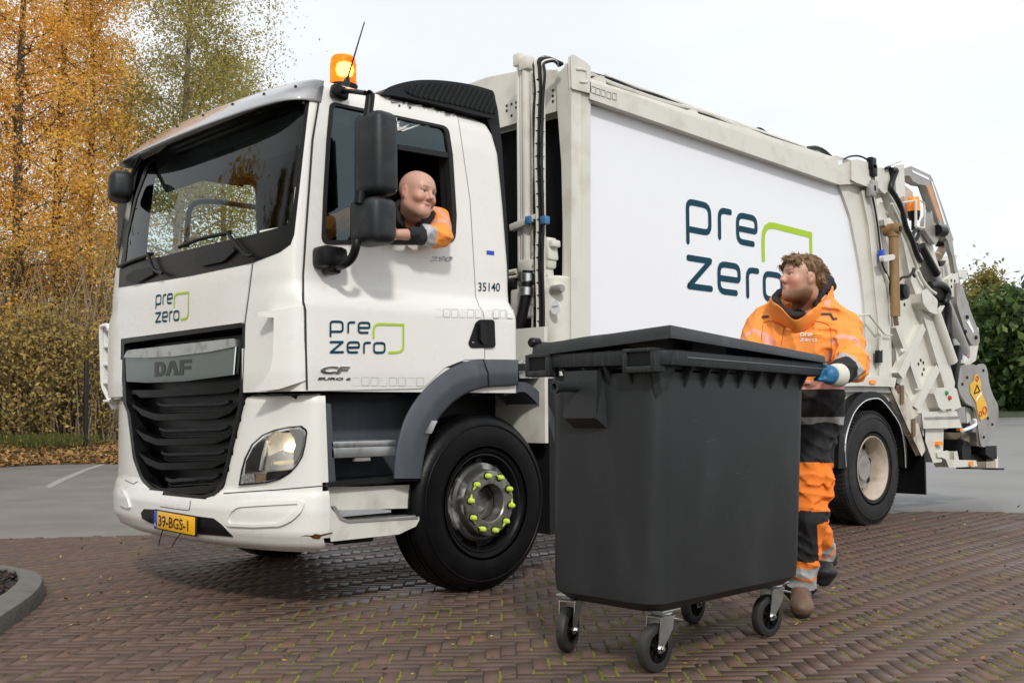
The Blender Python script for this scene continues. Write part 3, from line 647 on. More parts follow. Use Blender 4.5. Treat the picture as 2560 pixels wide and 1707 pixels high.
q = U(*c3(205, 1495), 1, .06); mk('mirror_arm_base', *box(q, (.07, .10, .08), None, .025), BLACK, mr)
# far side front mirror
q = Vector((-.13, 2.46, 2.52)); q = Vector(U(300, 468, 0, -.02))
fm = rbox('front_mirror', q, (.15, .27, .185), .05, MIRR, TRUCK, R(-20))
tube('mirror_arm', [q+Vector((.0, -.09, .03)), Vector(U(333, 432, 0, .03)), Vector(U(352, 398, 0, .12))], .014, BLACK, fm)
# roof: intake housing, beacon, aerial
ih = ppx('roof_air_intake', [ce(*p) for p in spline(((905, 222), (912, 182), (1000, 140), (1150, 102), (1300, 88), (1500, 95), (1750, 130), (1960, 185), (2003, 215), (2022, 300), (2042, 452), (1900, 447), (1500, 342), (1200, 272), (1000, 235)), 3, True)], 1, .16, .42, TRIM, TRUCK, .03)
LV = [ce(*p) for p in spline(((1105, 190), (1180, 142), (1350, 118), (1600, 127), (1800, 167), (1980, 217), (2000, 290), (2030, 432), (1700, 352), (1400, 292), (1200, 247)), 3, True)]
ppx('louvre_recess', LV, 1, .156, .01, BLACK, ih, 0)
lvz = [tuple(U(*p, 1, .155)[[0, 2]]) for p in LV]; lvm = MB(); x0 = min(p[0] for p in lvz)
for k in range(26):
    xs_ = x0-.04+k*.04; seg = []
    for t in np.linspace(0, 1, 60):
        p = (xs_+t*.19, 2.86+t*.30)
        if inpoly(p, lvz): seg.append(p)
    if len(seg) > 3: lvm.add(*tubeg([(seg[0][0], .152, seg[0][1]), (seg[-1][0], .152, seg[-1][1])], .0065, 6))
lvm.build('louvres', TRIM, ih)
ppx('cab_rear_fairing', [c3(*p) for p in ((1100, 622), (1166, 618), (1186, 800), (1198, 1000), (1212, 1200), (1222, 1350), (1224, 1568), (1216, 1568), (1205, 1300), (1180, 1050), (1150, 780))], 1, .2, .28, TRIM, TRUCK, .004)
BCN = (858, 218); bp = Vector(U(*BCN, 1, .46))
V_, F_ = latheg([(.0, -.06), (.078, -.06), (.082, -.01), (.086, .0), (.086, .008), (.0, .009)], tuple(bp), 2, 32); be = mk('beacon_light', V_, F_, TRIM, TRUCK)
AMBL = bpy.data.materials.new('amber_dome'); AMBL.use_nodes = True; pb = AMBL.node_tree.nodes['Principled BSDF']; pb.inputs['Base Color'].default_value = (1, .27, .01, 1); pb.inputs['Roughness'].default_value = .38; pb.inputs['Transmission Weight'].default_value = .72; pb.inputs['IOR'].default_value = 1.2; pb.inputs['Emission Color'].default_value = (1, .25, .01, 1); pb.inputs['Emission Strength'].default_value = .05
pf_ = [(.082, .009), (.079, .03)]
for k in range(9): pf_ += [(.0785, .035+k*.012), (.0755, .041+k*.012)]
pf_ += [(.074, .15), (.072, .168), (.064, .18), (.0, .184)]
V_, F_ = latheg(pf_, tuple(bp), 2, 40); mk('beacon_dome', V_, F_, AMBL, be, 60)
V_, F_ = latheg([(0, -.045), (.035, -.035), (.045, .0), (.035, .035), (0, .045)], (bp.x, bp.y-.015, bp.z+.1), 2, 16); mk('beacon_flash', V_, F_, M('lit_flash', (1, .9, .7), .4, emit=(1, .8, .45), es=13), be)
ab = Vector(U(864, 213, 1, .33)); at = Vector(U(911, 56, 1, .42))
ae = tube('radio_aerial', [ab+(at-ab)*.12, at], [.006, .0035], TRIM, TRUCK, 6, smoothp=False)
mk('aerial_base', *tubeg([ab+Vector((0, 0, -.03)), ab, ab+(at-ab)*.14], [.035, .026, .008], 10), TRIM, ae)
# interior
it = MB()
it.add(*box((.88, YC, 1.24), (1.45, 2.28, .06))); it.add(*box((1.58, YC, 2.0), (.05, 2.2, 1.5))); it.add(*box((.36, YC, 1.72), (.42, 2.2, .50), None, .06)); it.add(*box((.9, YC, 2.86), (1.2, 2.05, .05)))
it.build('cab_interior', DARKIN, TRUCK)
for dy in (.5, 1.55):
    mk('sun_blind', *box((.33, .25+dy, 2.70), (.03, .8, .20), Matrix.Rotation(R(-28), 3, 'Y'), .01), GREYIN, TRUCK)
mk('roof_shelf', *box((.42, YC, 2.76), (.26, 2.05, .08), None, .02), GREYIN, TRUCK)
for yy in (.62, 1.95):
    s_ = MB(); s_.add(*box((1.0, yy, 1.75), (.5, .5, .16), None, .05)); s_.add(*box((1.28, yy, 2.05), (.14, .48, .62), Matrix.Rotation(R(8), 3, 'Y'), .05)); s_.add(*box((1.33, yy, 2.45), (.10, .28, .2), None, .04)); st_ = s_.build('driver_seat' if yy < 1 else 'passenger_seat', M('seat_cloth', (.16, .18, .17), .8, var=.1) if yy < 1 else DARKIN, TRUCK)
V_, F_ = latheg([(.225+.016*math.cos(a), .016*math.sin(a)) for a in np.linspace(0, 2*math.pi, 9)[:-1]], (0, 0, 0), 2, 32, True); mt = Matrix.Rotation(R(-35), 3, 'Y')
sw_ = mk('steering_wheel', [tuple(mt @ Vector(v)+Vector((.62, .62, 2.03))) for v in V_], F_, BLACK, TRUCK)
# far door: window frame inside
fx = [(x, z) for x, z in sw_xz]; fcx = np.mean([p[0] for p in fx]); fcz = np.mean([p[1] for p in fx])
patch('window_frame', CAB, [(fcx+(x-fcx)*1.08, fcz+(z-fcz)*1.08) for x, z in fx], .01, .06, SEAL, TRUCK, mode='far', holes=[fx], res=.1)
patch('window_pane', CAB, fx, -.01, 0, GLW, TRUCK, mode='far', res=.15)
tube('mirror_bracket', [U(*c1(*p), 1, 2.62) for p in ((770, 1330), (780, 1200), (795, 1070), (850, 1005), (1000, 1000), (1200, 1030), (1400, 1050))], .022, BLACK, TRUCK)
fmm = rbox('main_mirror', (.36, 2.76, 2.45), (.13, .22, .4), .05, MIRR, TRUCK)
# steps, wheel arch, sill
rp_ = ppx('step_recess_panel', [cg(*p) for p in ((60, 605), (590, 592), (640, 560), (640, 800), (590, 1015), (155, 1040))], 1, .30, .1, GREYP, TRUCK, 0)
mk('recess_bottom', *box((.62, .2, .70), (.70, .26, .03)), TRIM, TRUCK)
AO = spline([cg(*p) for p in ((455, 1000), (462, 900), (480, 800), (510, 712), (552, 640), (606, 576), (670, 518), (735, 476), (800, 453), (865, 445), (950, 444), (1035, 446))], 5)
AM = spline([cg(*p) for p in ((540, 1000), (546, 900), (564, 805), (598, 722), (645, 650), (698, 596), (762, 550), (830, 522), (890, 510), (940, 506), (985, 505), (1037, 506))], 5)
AI = spline([cg(*p) for p in ((583, 1000), (598, 900), (622, 802), (653, 740), (690, 690), (740, 640), (800, 602), (855, 583), (900, 575), (950, 571), (1000, 569), (1038, 562))], 5)
rows = [[tuple(U(*p, 1, y)) for p in P] for P, y in ((AO, .36), (AO, .040), (AM, .006), (AI, .022), (AI, .36))]
V = [p for r in rows for p in r]; nA = len(AO); F = [(i*nA+k, i*nA+k+1, (i+1)*nA+k+1, (i+1)*nA+k) for i in range(4) for k in range(nA-1)]
ar = mk('wheel_arch', V, [f[::-1] for f in F], GREYP, TRUCK, 50)
bm = bmesh.new(); bm.from_mesh(ar.data); es = [e for e in bm.edges if len(e.link_faces) == 2 and e.calc_face_angle(0) > R(22)]
bmesh.ops.bevel(bm, geom=es, offset=.014, segments=3, affect='EDGES', profile=.5, clamp_overlap=True)
for f in bm.faces: f.smooth = True
for e in bm.edges: e.smooth = True
bm.to_mesh(ar.data); bm.free()
stroke2 = ppx('arch_seam', [cg(872, 445), cg(876, 445), cg(900, 505), (740+905/1.867, 660+574/1.867), (740+900/1.867, 660+574/1.867), cg(895, 505)], 1, .004, .004, BLACK, TRUCK, 0)
ppx('arch_marker_lamp', [cg(635, 733), cg(657, 733), cg(632, 788), cg(606, 788)], 1, .008, .02, CHROME, TRUCK, .003)
stp = U(*cg(320, 838), 1, .08)
s1 = MB(); s1.add(*box((.51, .18, stp[2]), (.44, .22, .035), None, .008)); s1.add(*box((.51, .078, stp[2]-.045), (.43, .016, .055), None, .005)); s1.build('step', ALU, TRUCK)
mk('step_lamp', *box((.50, .085, stp[2]-.085), (.1, .03, .018)), GREYM, TRUCK)
TR_ = U(*cg(400, 1200), 1, .06)
ppx('side_sill', [cg(*p) for p in ((160, 1150), (205, 1195), (240, 1212), (420, 1205), (570, 1188), (555, 1215), (480, 1250), (170, 1283))], 1, .055, .3, DIRTYW, TRUCK, .012)
ppx('side_sill', [cg(*p) for p in ((155, 1045), (300, 1046), (565, 1035), (568, 1130), (170, 1140), (158, 1150))], 1, .115, .2, DIRTYW, TRUCK, .01)
mk('lower_step', *box((.585, .19, TR_[2]+.004), (.60, .25, .024), None, .006), ALU, TRUCK)
ppx('lower_step_rim', [cg(*p) for p in ((172, 1132), (205, 1190), (245, 1206), (570, 1186), (568, 1180), (250, 1198), (215, 1182), (185, 1130))], 1, .05, .02, GREYM, TRUCK, .002)
ppx('chassis_bracket', [cg(*p) for p in ((165, 1285), (360, 1270), (355, 1288), (180, 1305))], 1, .2, .3, TRIM, TRUCK)
# wheels
def wheel(name, x, y0, z, tyre, front, R_=.53, w=.30, parent=TRUCK):
    pr = [(.295, .03), (.31, .012), (.36, .004), (.44, .0), (.485, .012), (R_-.012, .035), (R_, .06), (R_, w-.06), (R_-.012, w-.035), (.485, w-.012), (.44, w), (.31, w-.01), (.295, w-.03)]
    V_, F_ = latheg(pr, (x, y0, z), 1, 72); wh = mk(name, V_, F_, tyre, parent, 40)
    tr = MB()
    for k in range(0 if front else 84):
        a = 2*math.pi*k/80; mt = Matrix.Rotation(-a, 3, 'Y')
        for yy in (.062, .14, .22): tr.add(*box(tuple(mt @ Vector((R_+.002, 0, 0))+Vector((x, y0+yy, z))), (.010, .06, .028), mt))
        tr.add(*box(tuple(mt @ Vector((R_-.012, 0, 0))+Vector((x, y0+.035, z))), (.014, .03, .024), mt))
    if front:
        for yy in (.075, .115, .15, .185, .225): tr.add(*latheg([(R_+.0005, yy-.006), (R_+.007, yy-.010), (R_+.007, yy+.010+.008), (R_+.0005, yy+.014)], (x, y0, z), 1, 72))
    tr.build('tread', tyre, wh)
    for rr in (.335, .47): V_, F_ = latheg([(rr+.006*math.cos(a), .004 if rr < .4 else .008+.004*math.sin(a)) for a in np.linspace(0, 6.28, 7)[:-1]], (x, y0-.004, z), 1, 72, True); mk('sidewall_ring', V_, F_, tyre, wh)
    return wh
fw = wheel('front_wheel', 1.38, .03, .53, RUB, True)
V_, F_ = latheg([(.298, .045), (.296, .022), (.288, .022), (.280, .05), (.270, .09), (.255, .10), (.235, .075), (.2, .06), (.1, .05)], (1.38, .03, .53), 1, 64); mk('rim', V_, F_, M('grimy_black_rim', (.02, .02, .021), .3, .5, var=.4, vscale=9), fw)
HUBW = M('chalky_hub', (.035, .035, .034), .5, dirt=(.72, .72, .70), damt=1, dscale=7, var=.15)
V_, F_ = latheg([(.242, .10), (.238, .045), (.222, .03), (.205, .03), (.20, -.005), (.196, -.012), (.19, -.012)], (1.38, .03, .53), 1, 64); mk('hub_drum', V_, F_, HUBW, fw)
for k in range(10):
    a = 2*math.pi*(k+.5)/10; V_, F_ = latheg([(0, 0), (.026, 0), (.026, .01), (0, .01)], (1.38+.244*math.cos(a), .03+.075, .53+.244*math.sin(a)), 1, 16); mk('hand_hole', [(v[0], v[1]-.003, v[2]) for v in V_], F_, BLACK, fw)
V_, F_ = latheg([(.198, -.008), (.194, -.026), (.182, -.03), (.118, -.03), (.112, -.024), (.108, .04), (.104, .10), (.07, .11), (.062, .075), (.0, .07)], (1.38, .03, .53), 1, 64); mk('hub_flange', V_, F_, M('grey_hub_steel', (.22, .215, .2), .35, .7, var=.3, vscale=12, dirt=(.015, .015, .015), damt=1, dscale=14), fw)
NPH = 1.7358
for k in range(10):
    a = NPH-k*2*math.pi/10; c_ = Vector((1.38+.1665*math.cos(a), -.004, .53+.1665*math.sin(a)))
    V_, F_ = latheg([(.0175, .0), (.0175, -.012), (.0145, -.028), (.009, -.034), (.0, -.035)], tuple(c_), 1, 12); nn = mk('wheel_nut_cap', V_, F_, NUTG, fw)
    s = (-1 if k % 2 == 0 else 1); dt = a+s*1.2+math.pi*.0; t1 = Vector((-math.sin(a)*s, 0, math.cos(a)*s)); rd = Vector((math.cos(a), 0, math.sin(a)))
    pts = [c_+t1*.042-Vector((0, .012, 0)), c_+rd*.014+Vector((0, -.012, 0)), c_-rd*.014+Vector((0, -.012, 0))]; V_, F_ = prismg(pts, (0, .006, 0)); mk('nut_pointer', V_, F_, NUTG, fw)
    V_, F_ = latheg([(0, 0), (.024, 0), (.024, .004), (0, .004)], (c_.x, -.0045, c_.z), 1, 12); mk('nut_washer', V_, F_, BLACK, fw)
RX_ = 6.276
rw = wheel('rear_wheel', RX_, .055, .525, RUBD, False)
RIMR = M('rusty_cream_rim', (.50, .42, .34), .6, dirt=(.16, .09, .05), damt=.7, dscale=7, var=.2)
V_, F_ = latheg([(.299, .04), (.297, .012), (.29, .012), (.283, .03), (.268, .05), (.262, .17), (.25, .185)], (RX_, .055, .525), 1, 64); mk('rim', V_, F_, RIMR, rw)
V_, F_ = latheg([(.262, .17), (.25, .185), (.235, .19), (.205, .165), (.12, .165), (.115, .10), (.0, .10)], (RX_, .055, .525), 1, 64); mk('wheel_disc', V_, F_, M('grey_wheel_disc', (.33, .33, .32), .5, .3, dirt=(.12, .09, .06), damt=.6, dscale=8), rw)
for k in range(8):
    a = 2*math.pi*(k+.3)/8; V_, F_ = latheg([(0, 0), (.03, 0), (.03, .006), (0, .006)], (RX_+.225*math.cos(a), .055+.165, .525+.225*math.sin(a)), 1, 16); mk('hand_hole', V_, F_, BLACK, rw)
wheel('inner_wheel', RX_, .40, .525, RUB, False)
for x_, w_, y_ in ((1.38, 'front_wheel', 2.26), (RX_, 'rear_wheel', 2.2), (RX_, 'inner_wheel', 1.88)):
    f2 = wheel(w_, x_, y_, .528, RUB, False); V_, F_ = latheg([(.29, .27), (.2, .24), (.0, .24)], (x_, y_, .53), 1, 32); mk('rim', V_, F_, BLACK, f2); V_, F_ = latheg([(.29, .03), (.2, .06), (.0, .06)], (x_, y_, .53), 1, 32); mk('rim', V_, F_, BLACK, f2)
ch_ = MB()
for yy in (.86, 1.73): ch_.add(*box((4.3, yy, .80), (7.6, .09, .28)))
for xx in (1.38, RX_): ch_.add(*box((xx, YC, .53), (.16, 2.0, .18)))
for xx in (.5, 2.6, 3.6, 4.8): ch_.add(*box((xx, YC, .80), (.12, .9, .2)))
ch_.add(*box((1.1, YC, 1.0), (1.2, 1.3, .4))); ch_.add(*box((3.0, .55, .78), (.8, .55, .55), None, .05)); ch_.add(*box((4.4, .6, .8), (1.2, .5, .5), None, .05))
ch_.add(*box((1.38, .55, 1.1), (1.3, .06, .5))); ch_.add(*box((1.45, .3, 1.36), (1.25, .5, .04))); ch_.add(*box((2.02, .55, .78), (.05, .9, 1.0))); ch_.add(*box((2.6, .5, .72), (1.0, .5, .72), None, .04)); ch_.add(*box((3.9, .45, .72), (1.3, .4, .6), None, .04))
ch_.build('chassis', TRIM, TRUCK)
ppx('arch_rear_lip', spline([(1262, 968), (1302, 958), (1330, 968), (1360, 1000), (1385, 1050), (1395, 1100)], 4)+spline([(1388, 1102), (1376, 1060), (1352, 1015), (1325, 985), (1305, 975), (1262, 985)], 4), 1, .10, .3, GREYP, TRUCK, .01)
# ------------------------------------------------------------------ garbage truck: compaction body
q5 = lambda x, y: (1240+x/1.96, 100+y/1.96)
q6 = lambda x, y: (1440+x/2.868, 130+y/2.868)
t3 = lambda x, y: (2100+x/4.3556, 380+y/4.3556)
t4 = lambda x, y: (2150+x/3.135, 700+y/3.135)
YB = .17
X0 = float(U(*q5(366, 700), 1, .11)[0])
bx0 = float(U(*q5(462, 700), 1, .11)[0])
mk('compaction_body', *box((4.75, YC, 2.2), (4.3, 2.2, 2.1)), CREAM, TRUCK)
mk('body_roof', *box((4.6, YC, 3.34), (4.4, 2.3, .10), None, .03), CREAM, TRUCK)
PC = [(2099, 463), (2113, 500), (2127, 541), (2143, 625), (2154, 690), (2161, 750), (2164, 830), (2164, 968)]
ppx('side_panel', [q5(455, 318), q6(1000, 655)]+PC+[q5(455, 1690)], 1, YB, .03, PANEL, TRUCK, 0)
def bodyp(u, v, w=0):
    return (3.582+u*1.855, YB-.003-w, 2.712+v*.732/.352)
logo(bodyp, 0, TEAL, LIME, TRUCK)
# front frame of the body
ppx('body_front_post', [q5(298, 172), q5(366, 108), q5(369, 1500), q5(308, 1500), q5(326, 1230), q5(329, 900), q5(322, 600), q5(303, 345)], 0, X0, .10, CREAM, TRUCK, .004)
ppx('body_front_post', [q5(367, 108), q5(462, 130), q5(462, 1500), q5(370, 1500)], 1, .11, .06, CREAM, TRUCK, .003)
ppx('lifting_plate', rnd([q5(368, 76), q5(385, 78), q5(440, 112), q5(460, 132), q5(462, 258), q5(373, 236)], [4, 4, 8, 8, 3, 3]), 1, .085, .025, CREAM, TRUCK, .006)
stroke_ = [U(*q5(*p), 1, .082) for p in ((392, 143), (432, 148), (443, 160), (446, 205), (410, 205))]; tube('lifting_slot', stroke_, .008, CREAM, TRUCK, 6, 3)
ppx('front_header', [(1100, 232), (1171, 212), (1218, 195), (1295, 180), q5(240, 150), q5(300, 150), q5(303, 345), (1252, 318), (1100, 352)], 0, X0+.02, .12, CREAM, TRUCK, .004)
for p in ((2135, 345), (2183, 328), (2230, 312), (2135, 395), (2230, 362), (2183, 445)): P = U(*ce(*p), 0, X0+.018); mk('bolt_hole', *latheg([(0, 0), (.011, 0), (.011, .004), (0, .004)], tuple(P), 0, 8), BLACK, TRUCK)
for p in ((278, 248), (278, 275), (278, 302)): P = U(*q5(*p), 0, X0+.018); mk('bolt_hole', *latheg([(0, 0), (.011, 0), (.011, .004), (0, .004)], tuple(P), 0, 8), BLACK, TRUCK)
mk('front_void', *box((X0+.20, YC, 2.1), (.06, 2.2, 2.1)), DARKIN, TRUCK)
mk('body_front_post', *box((X0+.05, 2.42, 2.2), (.1, .14, 2.3)), CREAM, TRUCK)
def sq2(P, ax, v, n, w, flat=1):
    for x, y in P[:n]:
        Q = [U(*p, ax, v) for p in ((x, y), (x+w[0], y+w[1]), (x+w[0]+w[2], y+w[1]+w[3]), (x+w[2], y+w[3]))]
        bb = MB()
        for a, b in zip(Q, Q[1:]+Q[:1]): bb.add(*tubeg([a, b], .0032, 5))
        bb.build('sticker_outline', STICKE, TRUCK)
sq2([(1434, 226), (1434, 247), (1434, 269), (1434, 290), (1434, 310)], 1, .108, 5, (11, 2, 0, 17))
sq2([(1479, 216), (1490, 220), (1503, 224), (1517, 229), (1531, 232)], 1, .083, 5, (10, 3, 0, 16))
# top beam, end block, roof services
ppx('top_beam', [q6(104, 222), q6(300, 282), q6(890, 488), q6(1420, 662), q6(1800, 790), q6(1860, 745), q6(1975, 783), q6(2112, 812), q6(2120, 975), q6(2030, 938), q6(1890, 948), q6(104, 333)], 1, .085, .11, CREAM, TRUCK, .006)
ppx('beam_end_block', [q6(1975, 780), q6(2020, 775), q6(2108, 800), q6(2118, 972), q6(2010, 932), q6(1978, 915)], 1, .06, .26, CREAM, TRUCK, .006)
ppx('beam_lug_hole', rnd([q6(1875, 778), q6(1905, 775), q6(1912, 805), q6(1880, 815)], 2), 1, .083, .004, PANEL, TRUCK, 0)
ppx('rust_run', [q6(1962, 845), q6(1976, 838), q6(1974, 905), q6(1966, 900)], 1, .082, .003, RUST, TRUCK, 0)
tube('roof_pipe', [U(*q6(*p), 1, .22) for p in ((205, 178), (860, 412), (1640, 690))], .022, CREAM, TRUCK, 8, 2)
for P in ([(108, 195), (175, 172), (205, 182), (218, 250)], [(765, 425), (840, 412), (868, 425), (890, 490)], [(1300, 612), (1385, 605), (1402, 615), (1420, 668)], [(1530, 705), (1610, 688), (1640, 700), (1640, 745), (1740, 775), (1745, 720)]):
    ppx('pipe_bracket', [q6(*p) for p in P], 1, .15, .012, CREAM, TRUCK, .003)
rng = random.Random(3)
for k in range(7):
    P = []
    for t in np.linspace(0, 1, 12):
        x = 110+t*1650; y = 148+t*585+(16+12*math.sin(t*9+k*1.7)+rng.uniform(-6, 6))
        P.append(U(*q6(x, y), 1, .17+.012*k))
    tube('roof_hose', P, .014, HOSE if k % 3 else CREAM, TRUCK, 6, 3)
tube('roof_hose', [U(*q6(*p), 1, .3) for p in ((1255, 575), (1310, 552), (1360, 580), (1420, 640))], .014, HOSE, TRUCK, 6)
tube('roof_hose', [U(*q6(*p), 1, .3) for p in ((1650, 695), (1720, 690), (1780, 715), (1835, 765))], .022, HOSE, TRUCK, 6)
# pipes, hoses and valves between cab and body
XP = X0-.16
for x, r, y0, y1 in ((112, .013, 92, 1130), (127, .012, 120, 1120), (150, .03, 112, 1095), (187, .02, 170, 1420), (232, .017, 180, 1440)):
    tube('riser_pipe', [U(*q5(x-3, y0), 0, XP), U(*q5(x, .5*(y0+y1)), 0, XP), U(*q5(x+(3 if x < 160 else 0), y1), 0, XP)], r, CREAM, TRUCK, 10, 2)
for c_, d in ((q5(110, 100), (.05, .07, .09)), (q5(150, 118), (.08, .1, .1)), (q5(160, 1110), (.1, .12, .09)), (q5(152, 1150), (.07, .07, .06))): mk('pipe_fitting', *box(U(*c_, 0, XP), d, None, .02), CREAM, TRUCK)
tube('riser_pipe', [U(*q5(*p), 0, XP) for p in ((120, 1125), (105, 1155), (80, 1163), (60, 1165))], .012, CREAM, TRUCK)
tube('riser_pipe', [U(*q5(*p), 0, XP) for p in ((100, 1132), (60, 1140))], .018, CREAM, TRUCK)
for k in range(9):
    P = []
    dx = (k-4)*5.6
    for y in (95, 125, 180, 250, 330, 430, 560, 680, 800, 920, 1040, 1160, 1280, 1400, 1520):
        P.append(U(*q5(212+dx*(1.2 if y < 200 else .85)+3*math.sin(y*.012+k*2.1)+(-12 if 300 < y < 900 else 0)*.35, y+abs(dx)*.9*(y < 130)), 0, XP-.03-.012*(k % 3)))
    e = [U(*q5(330-abs(dx), 112+k*2), 0, XP+.1), U(*q5(262+dx, 84+k*2.5), 0, XP+.02)]
    tube('hydraulic_hose', e+P, .0125 if k % 4 else .010, CREAM if k in (2, 7) else HOSE, TRUCK, 7, 4)
for y in range(200, 1440, 62): c_ = U(*q5(209, y), 0, XP-.04); mk('cable_tie', *box(c_, (.05, .062, .008), Matrix.Rotation(R(8*math.sin(y)), 3, 'X'), .003), BLACK, TRUCK)
cb_ = U(*q5(150, 892), 0, XP-.03); mk('pipe_clamp', *box(cb_, (.05, .30, .05), Matrix.Rotation(R(-9), 3, 'X'), .008), CREAM, TRUCK)
for x in (165, 240): c_ = U(*q5(x, 884), 0, XP-.05); mk('blue_clip', *box(c_, (.05, .05, .055), None, .008), M('blue_clip', (.05, .16, .32), .5), TRUCK)
for (x, y), d in (((255, 1030), (.1, .10, .16)), ((262, 1005), (.08, .14, .05)), ((252, 1085), (.09, .1, .10)), ((245, 1130), (.08, .08, .10)), ((240, 1225), (.09, .13, .08)), ((285, 1218), (.06, .12, .05)), ((185, 1060), (.06, .08, .12)), ((155, 1290), (.1, .25, .20)), ((120, 1280), (.06, .1, .10)), ((110, 1200), (.06, .08, .07)), ((235, 1270), (.07, .08, .25)), ((236, 1350), (.06, .07, .2))):
    mk('valve_block', *box(U(*q5(x, y), 0, XP+.05), d, Matrix.Rotation(R(random.Random(int(x)).uniform(-8, 8)), 3, 'X'), .018), CREAM, TRUCK)
for x, y, r in ((85, 1195, .05), (140, 1155, .035), (300, 1220, .03)): P = U(*q5(x, y), 0, XP+.03); mk('valve_cap', *latheg([(0, -.05), (r*.8, -.05), (r, -.03), (r, .03), (r*.8, .05), (0, .05)], tuple(P), 1, 12), GREYM if r < .05 else TRIM, TRUCK)
tube('suction_hose', [U(*q5(*p), 0, XP-.06) for p in ((155, 1130), (152, 1200), (145, 1260), (128, 1350), (105, 1430), (90, 1500))], .036, HOSE, TRUCK, 12)
for y, x in ((1165, 154), (1232, 149)): mk('hose_collar', *latheg([(.038, -.03), (.045, -.025), (.045, .025), (.038, .03)], tuple(U(*q5(x, y), 0, XP-.06)), 2, 16), STEEL, TRUCK)
ot = U(*q5(287, 1400), 0, X0-.03); mk('oil_filter_housing', *latheg([(0, .33), (.10, .33), (.125, .31), (.125, -.5), (0, -.5)], (ot[0], ot[1], ot[2]), 2, 32), CREAM, TRUCK)
st = U(*q5(287, 1310), 0, X0-.17); mk('round_sticker', *latheg([(0, 0), (.045, 0), (.045, .003), (0, .003)], (st[0]+.005, st[1], st[2]), 0, 24), PANEL, TRUCK)
lettering('sticker_print', 'PARKER', lambda u, v, w: (st[0]+.002, st[1]+.028-.056*u, st[2]-.0+.012*v), 0, TEAL, TRUCK)
mk('service_panel', *box((1.92, .5, 1.25), (.03, .9, .75)), CREAM, TRUCK); mk('service_panel', *box((2.15, .62, 1.3), (.3, .5, .6), None, .02), CREAM, TRUCK)
CHK = M('chequer_plate', (.5, .5, .49), .35, .9, bump=1., bscale=45, var=.3, vscale=40)
ppx('chequer_step', [(1296, 902), (1400, 908), (1400, 945), (1300, 944)], 1, .10, .35, CHK, TRUCK, .003)
tube('thin_cable', [U(*c_, 1, .12) for c_ in ((1364, 930), (1362, 950), (1352, 968), (1342, 978))], .004, BLACK, TRUCK)
mk('washer_bottle', *box((2.5, .25, .98), (.25, .2, .3), None, .05), PANEL, TRUCK)
# lower skirt and rear mudguard
ppx('body_skirt', [(1650, 955), (2112, 955), t4(175, 748), t4(285, 770), t4(270, 838), t4(230, 832), t4(0, 826), (1650, 963+10)], 1, .08, .30, CREAM, TRUCK, .004)
ppx('skirt_rail', [(1650, 975), t4(0, 836), t4(240, 842), t4(250, 882), t4(0, 872), (1650, 990)], 1, .12, .3, GREYM, TRUCK, .003)
mo = lambda x, y: (2080+x/4.125, 960+y/4.125)
MGo = spline([mo(*p) for p in ((70, 862), (85, 500), (145, 320), (240, 165), (330, 100), (410, 84), (490, 102), (570, 165), (655, 290), (725, 450), (765, 650), (768, 858))], 4)
MGi = spline([mo(*p) for p in ((145, 852), (135, 650), (160, 480), (230, 290), (330, 180), (420, 150), (500, 160), (600, 270), (700, 430), (745, 650), (757, 858))], 4)
ppx('rear_mudguard', MGo+MGi[::-1], 1, .06, .62, TRIM, TRUCK, .008)
tube('mudguard_trim', [U(*p, 1, .056) for p in MGi], .007, CHROME, TRUCK, 6, 1)
ppx('side_marker', rnd([t4(80, 783), t4(126, 786), t4(124, 812), t4(82, 810)], 2), 1, .065, .03, ORANGEG, TRUCK, .003)
mfx = U(2300, 1200, 1, .2)[0]
mk('mud_flap', *box((mfx, .46, .56), (.03, .64, .72)), BLACK, TRUCK)
mk('tail_underside', *box((7.6, YC, .95), (1.5, 1.6, .3)), BLACK, TRUCK)
mk('mud_flap', *box((6.98, 2.16, .55), (.03, .64, .68)), BLACK, TRUCK)
# ------------------------------------------------------------------ garbage truck: tailgate and lifter
ppx('rear_frame', PC[:7]+[(2164, 968), (2205, 972), (2212, 900), (2222, 800), (2218, 760), (2212, 690), (2200, 620), (2186, 510), (2178, 470), q6(2030, 938)], 1, .14, .5, CREAM, TRUCK, .006)
ppx('rear_frame_edge', [(2155, 478), (2180, 470), (2204, 640), (2226, 820), (2212, 960), (2200, 960), (2196, 800), (2172, 560)], 1, .10, .06, CREAM, TRUCK, .008)
TGP = [t3(370, 180), t3(552, 190), t3(640, 560), t3(850, 1270), t4(560, 280), t4(700, 650), t4(790, 990), t4(792, 1150), t4(520, 1160), t4(450, 1060), t4(340, 830), t4(290, 800), t4(300, 740), t4(255, 300), t4(225, 0), t3(470, 1000), t3(380, 480)]
tg = ppx('tailgate', TGP, 1, .17, 2.2, CREAM, TRUCK, .006)
ppx('tailgate_flange', [t3(520, 430), t3(600, 560), t3(850, 1270), t4(560, 280), t4(700, 650), t4(790, 990), t4(722, 1020), t4(600, 620), t4(480, 210), t4(400, 0), t3(700, 1000)], 1, .10, .08, CREAM, tg, .01)
for P in ([(490, 345), (512, 388), (340, 770), (305, 725)], [(598, 668), (624, 712), (462, 1015), (425, 985)], [(485, 1040), (756, 1030), (795, 1150), (500, 1158)], [(283, 372), (300, 362), (372, 530), (345, 535)], [(395, 655), (412, 650), (485, 840), (460, 850)]):
    ppx('tailgate_rib', [t4(*p) for p in P], 1, .09, .09, CREAM, tg, .008)
ppx('tailgate_rib', [t4(x, y) for x, y in ((505, 1075), (770, 1068), (775, 1085), (508, 1092))], 1, .085, .01, GREYM, tg, .002)
DIRTC = M('mud_splashed_cream', (.58, .54, .46), .6, dirt=(.13, .08, .05), damt=.9, dscale=5, var=.15)
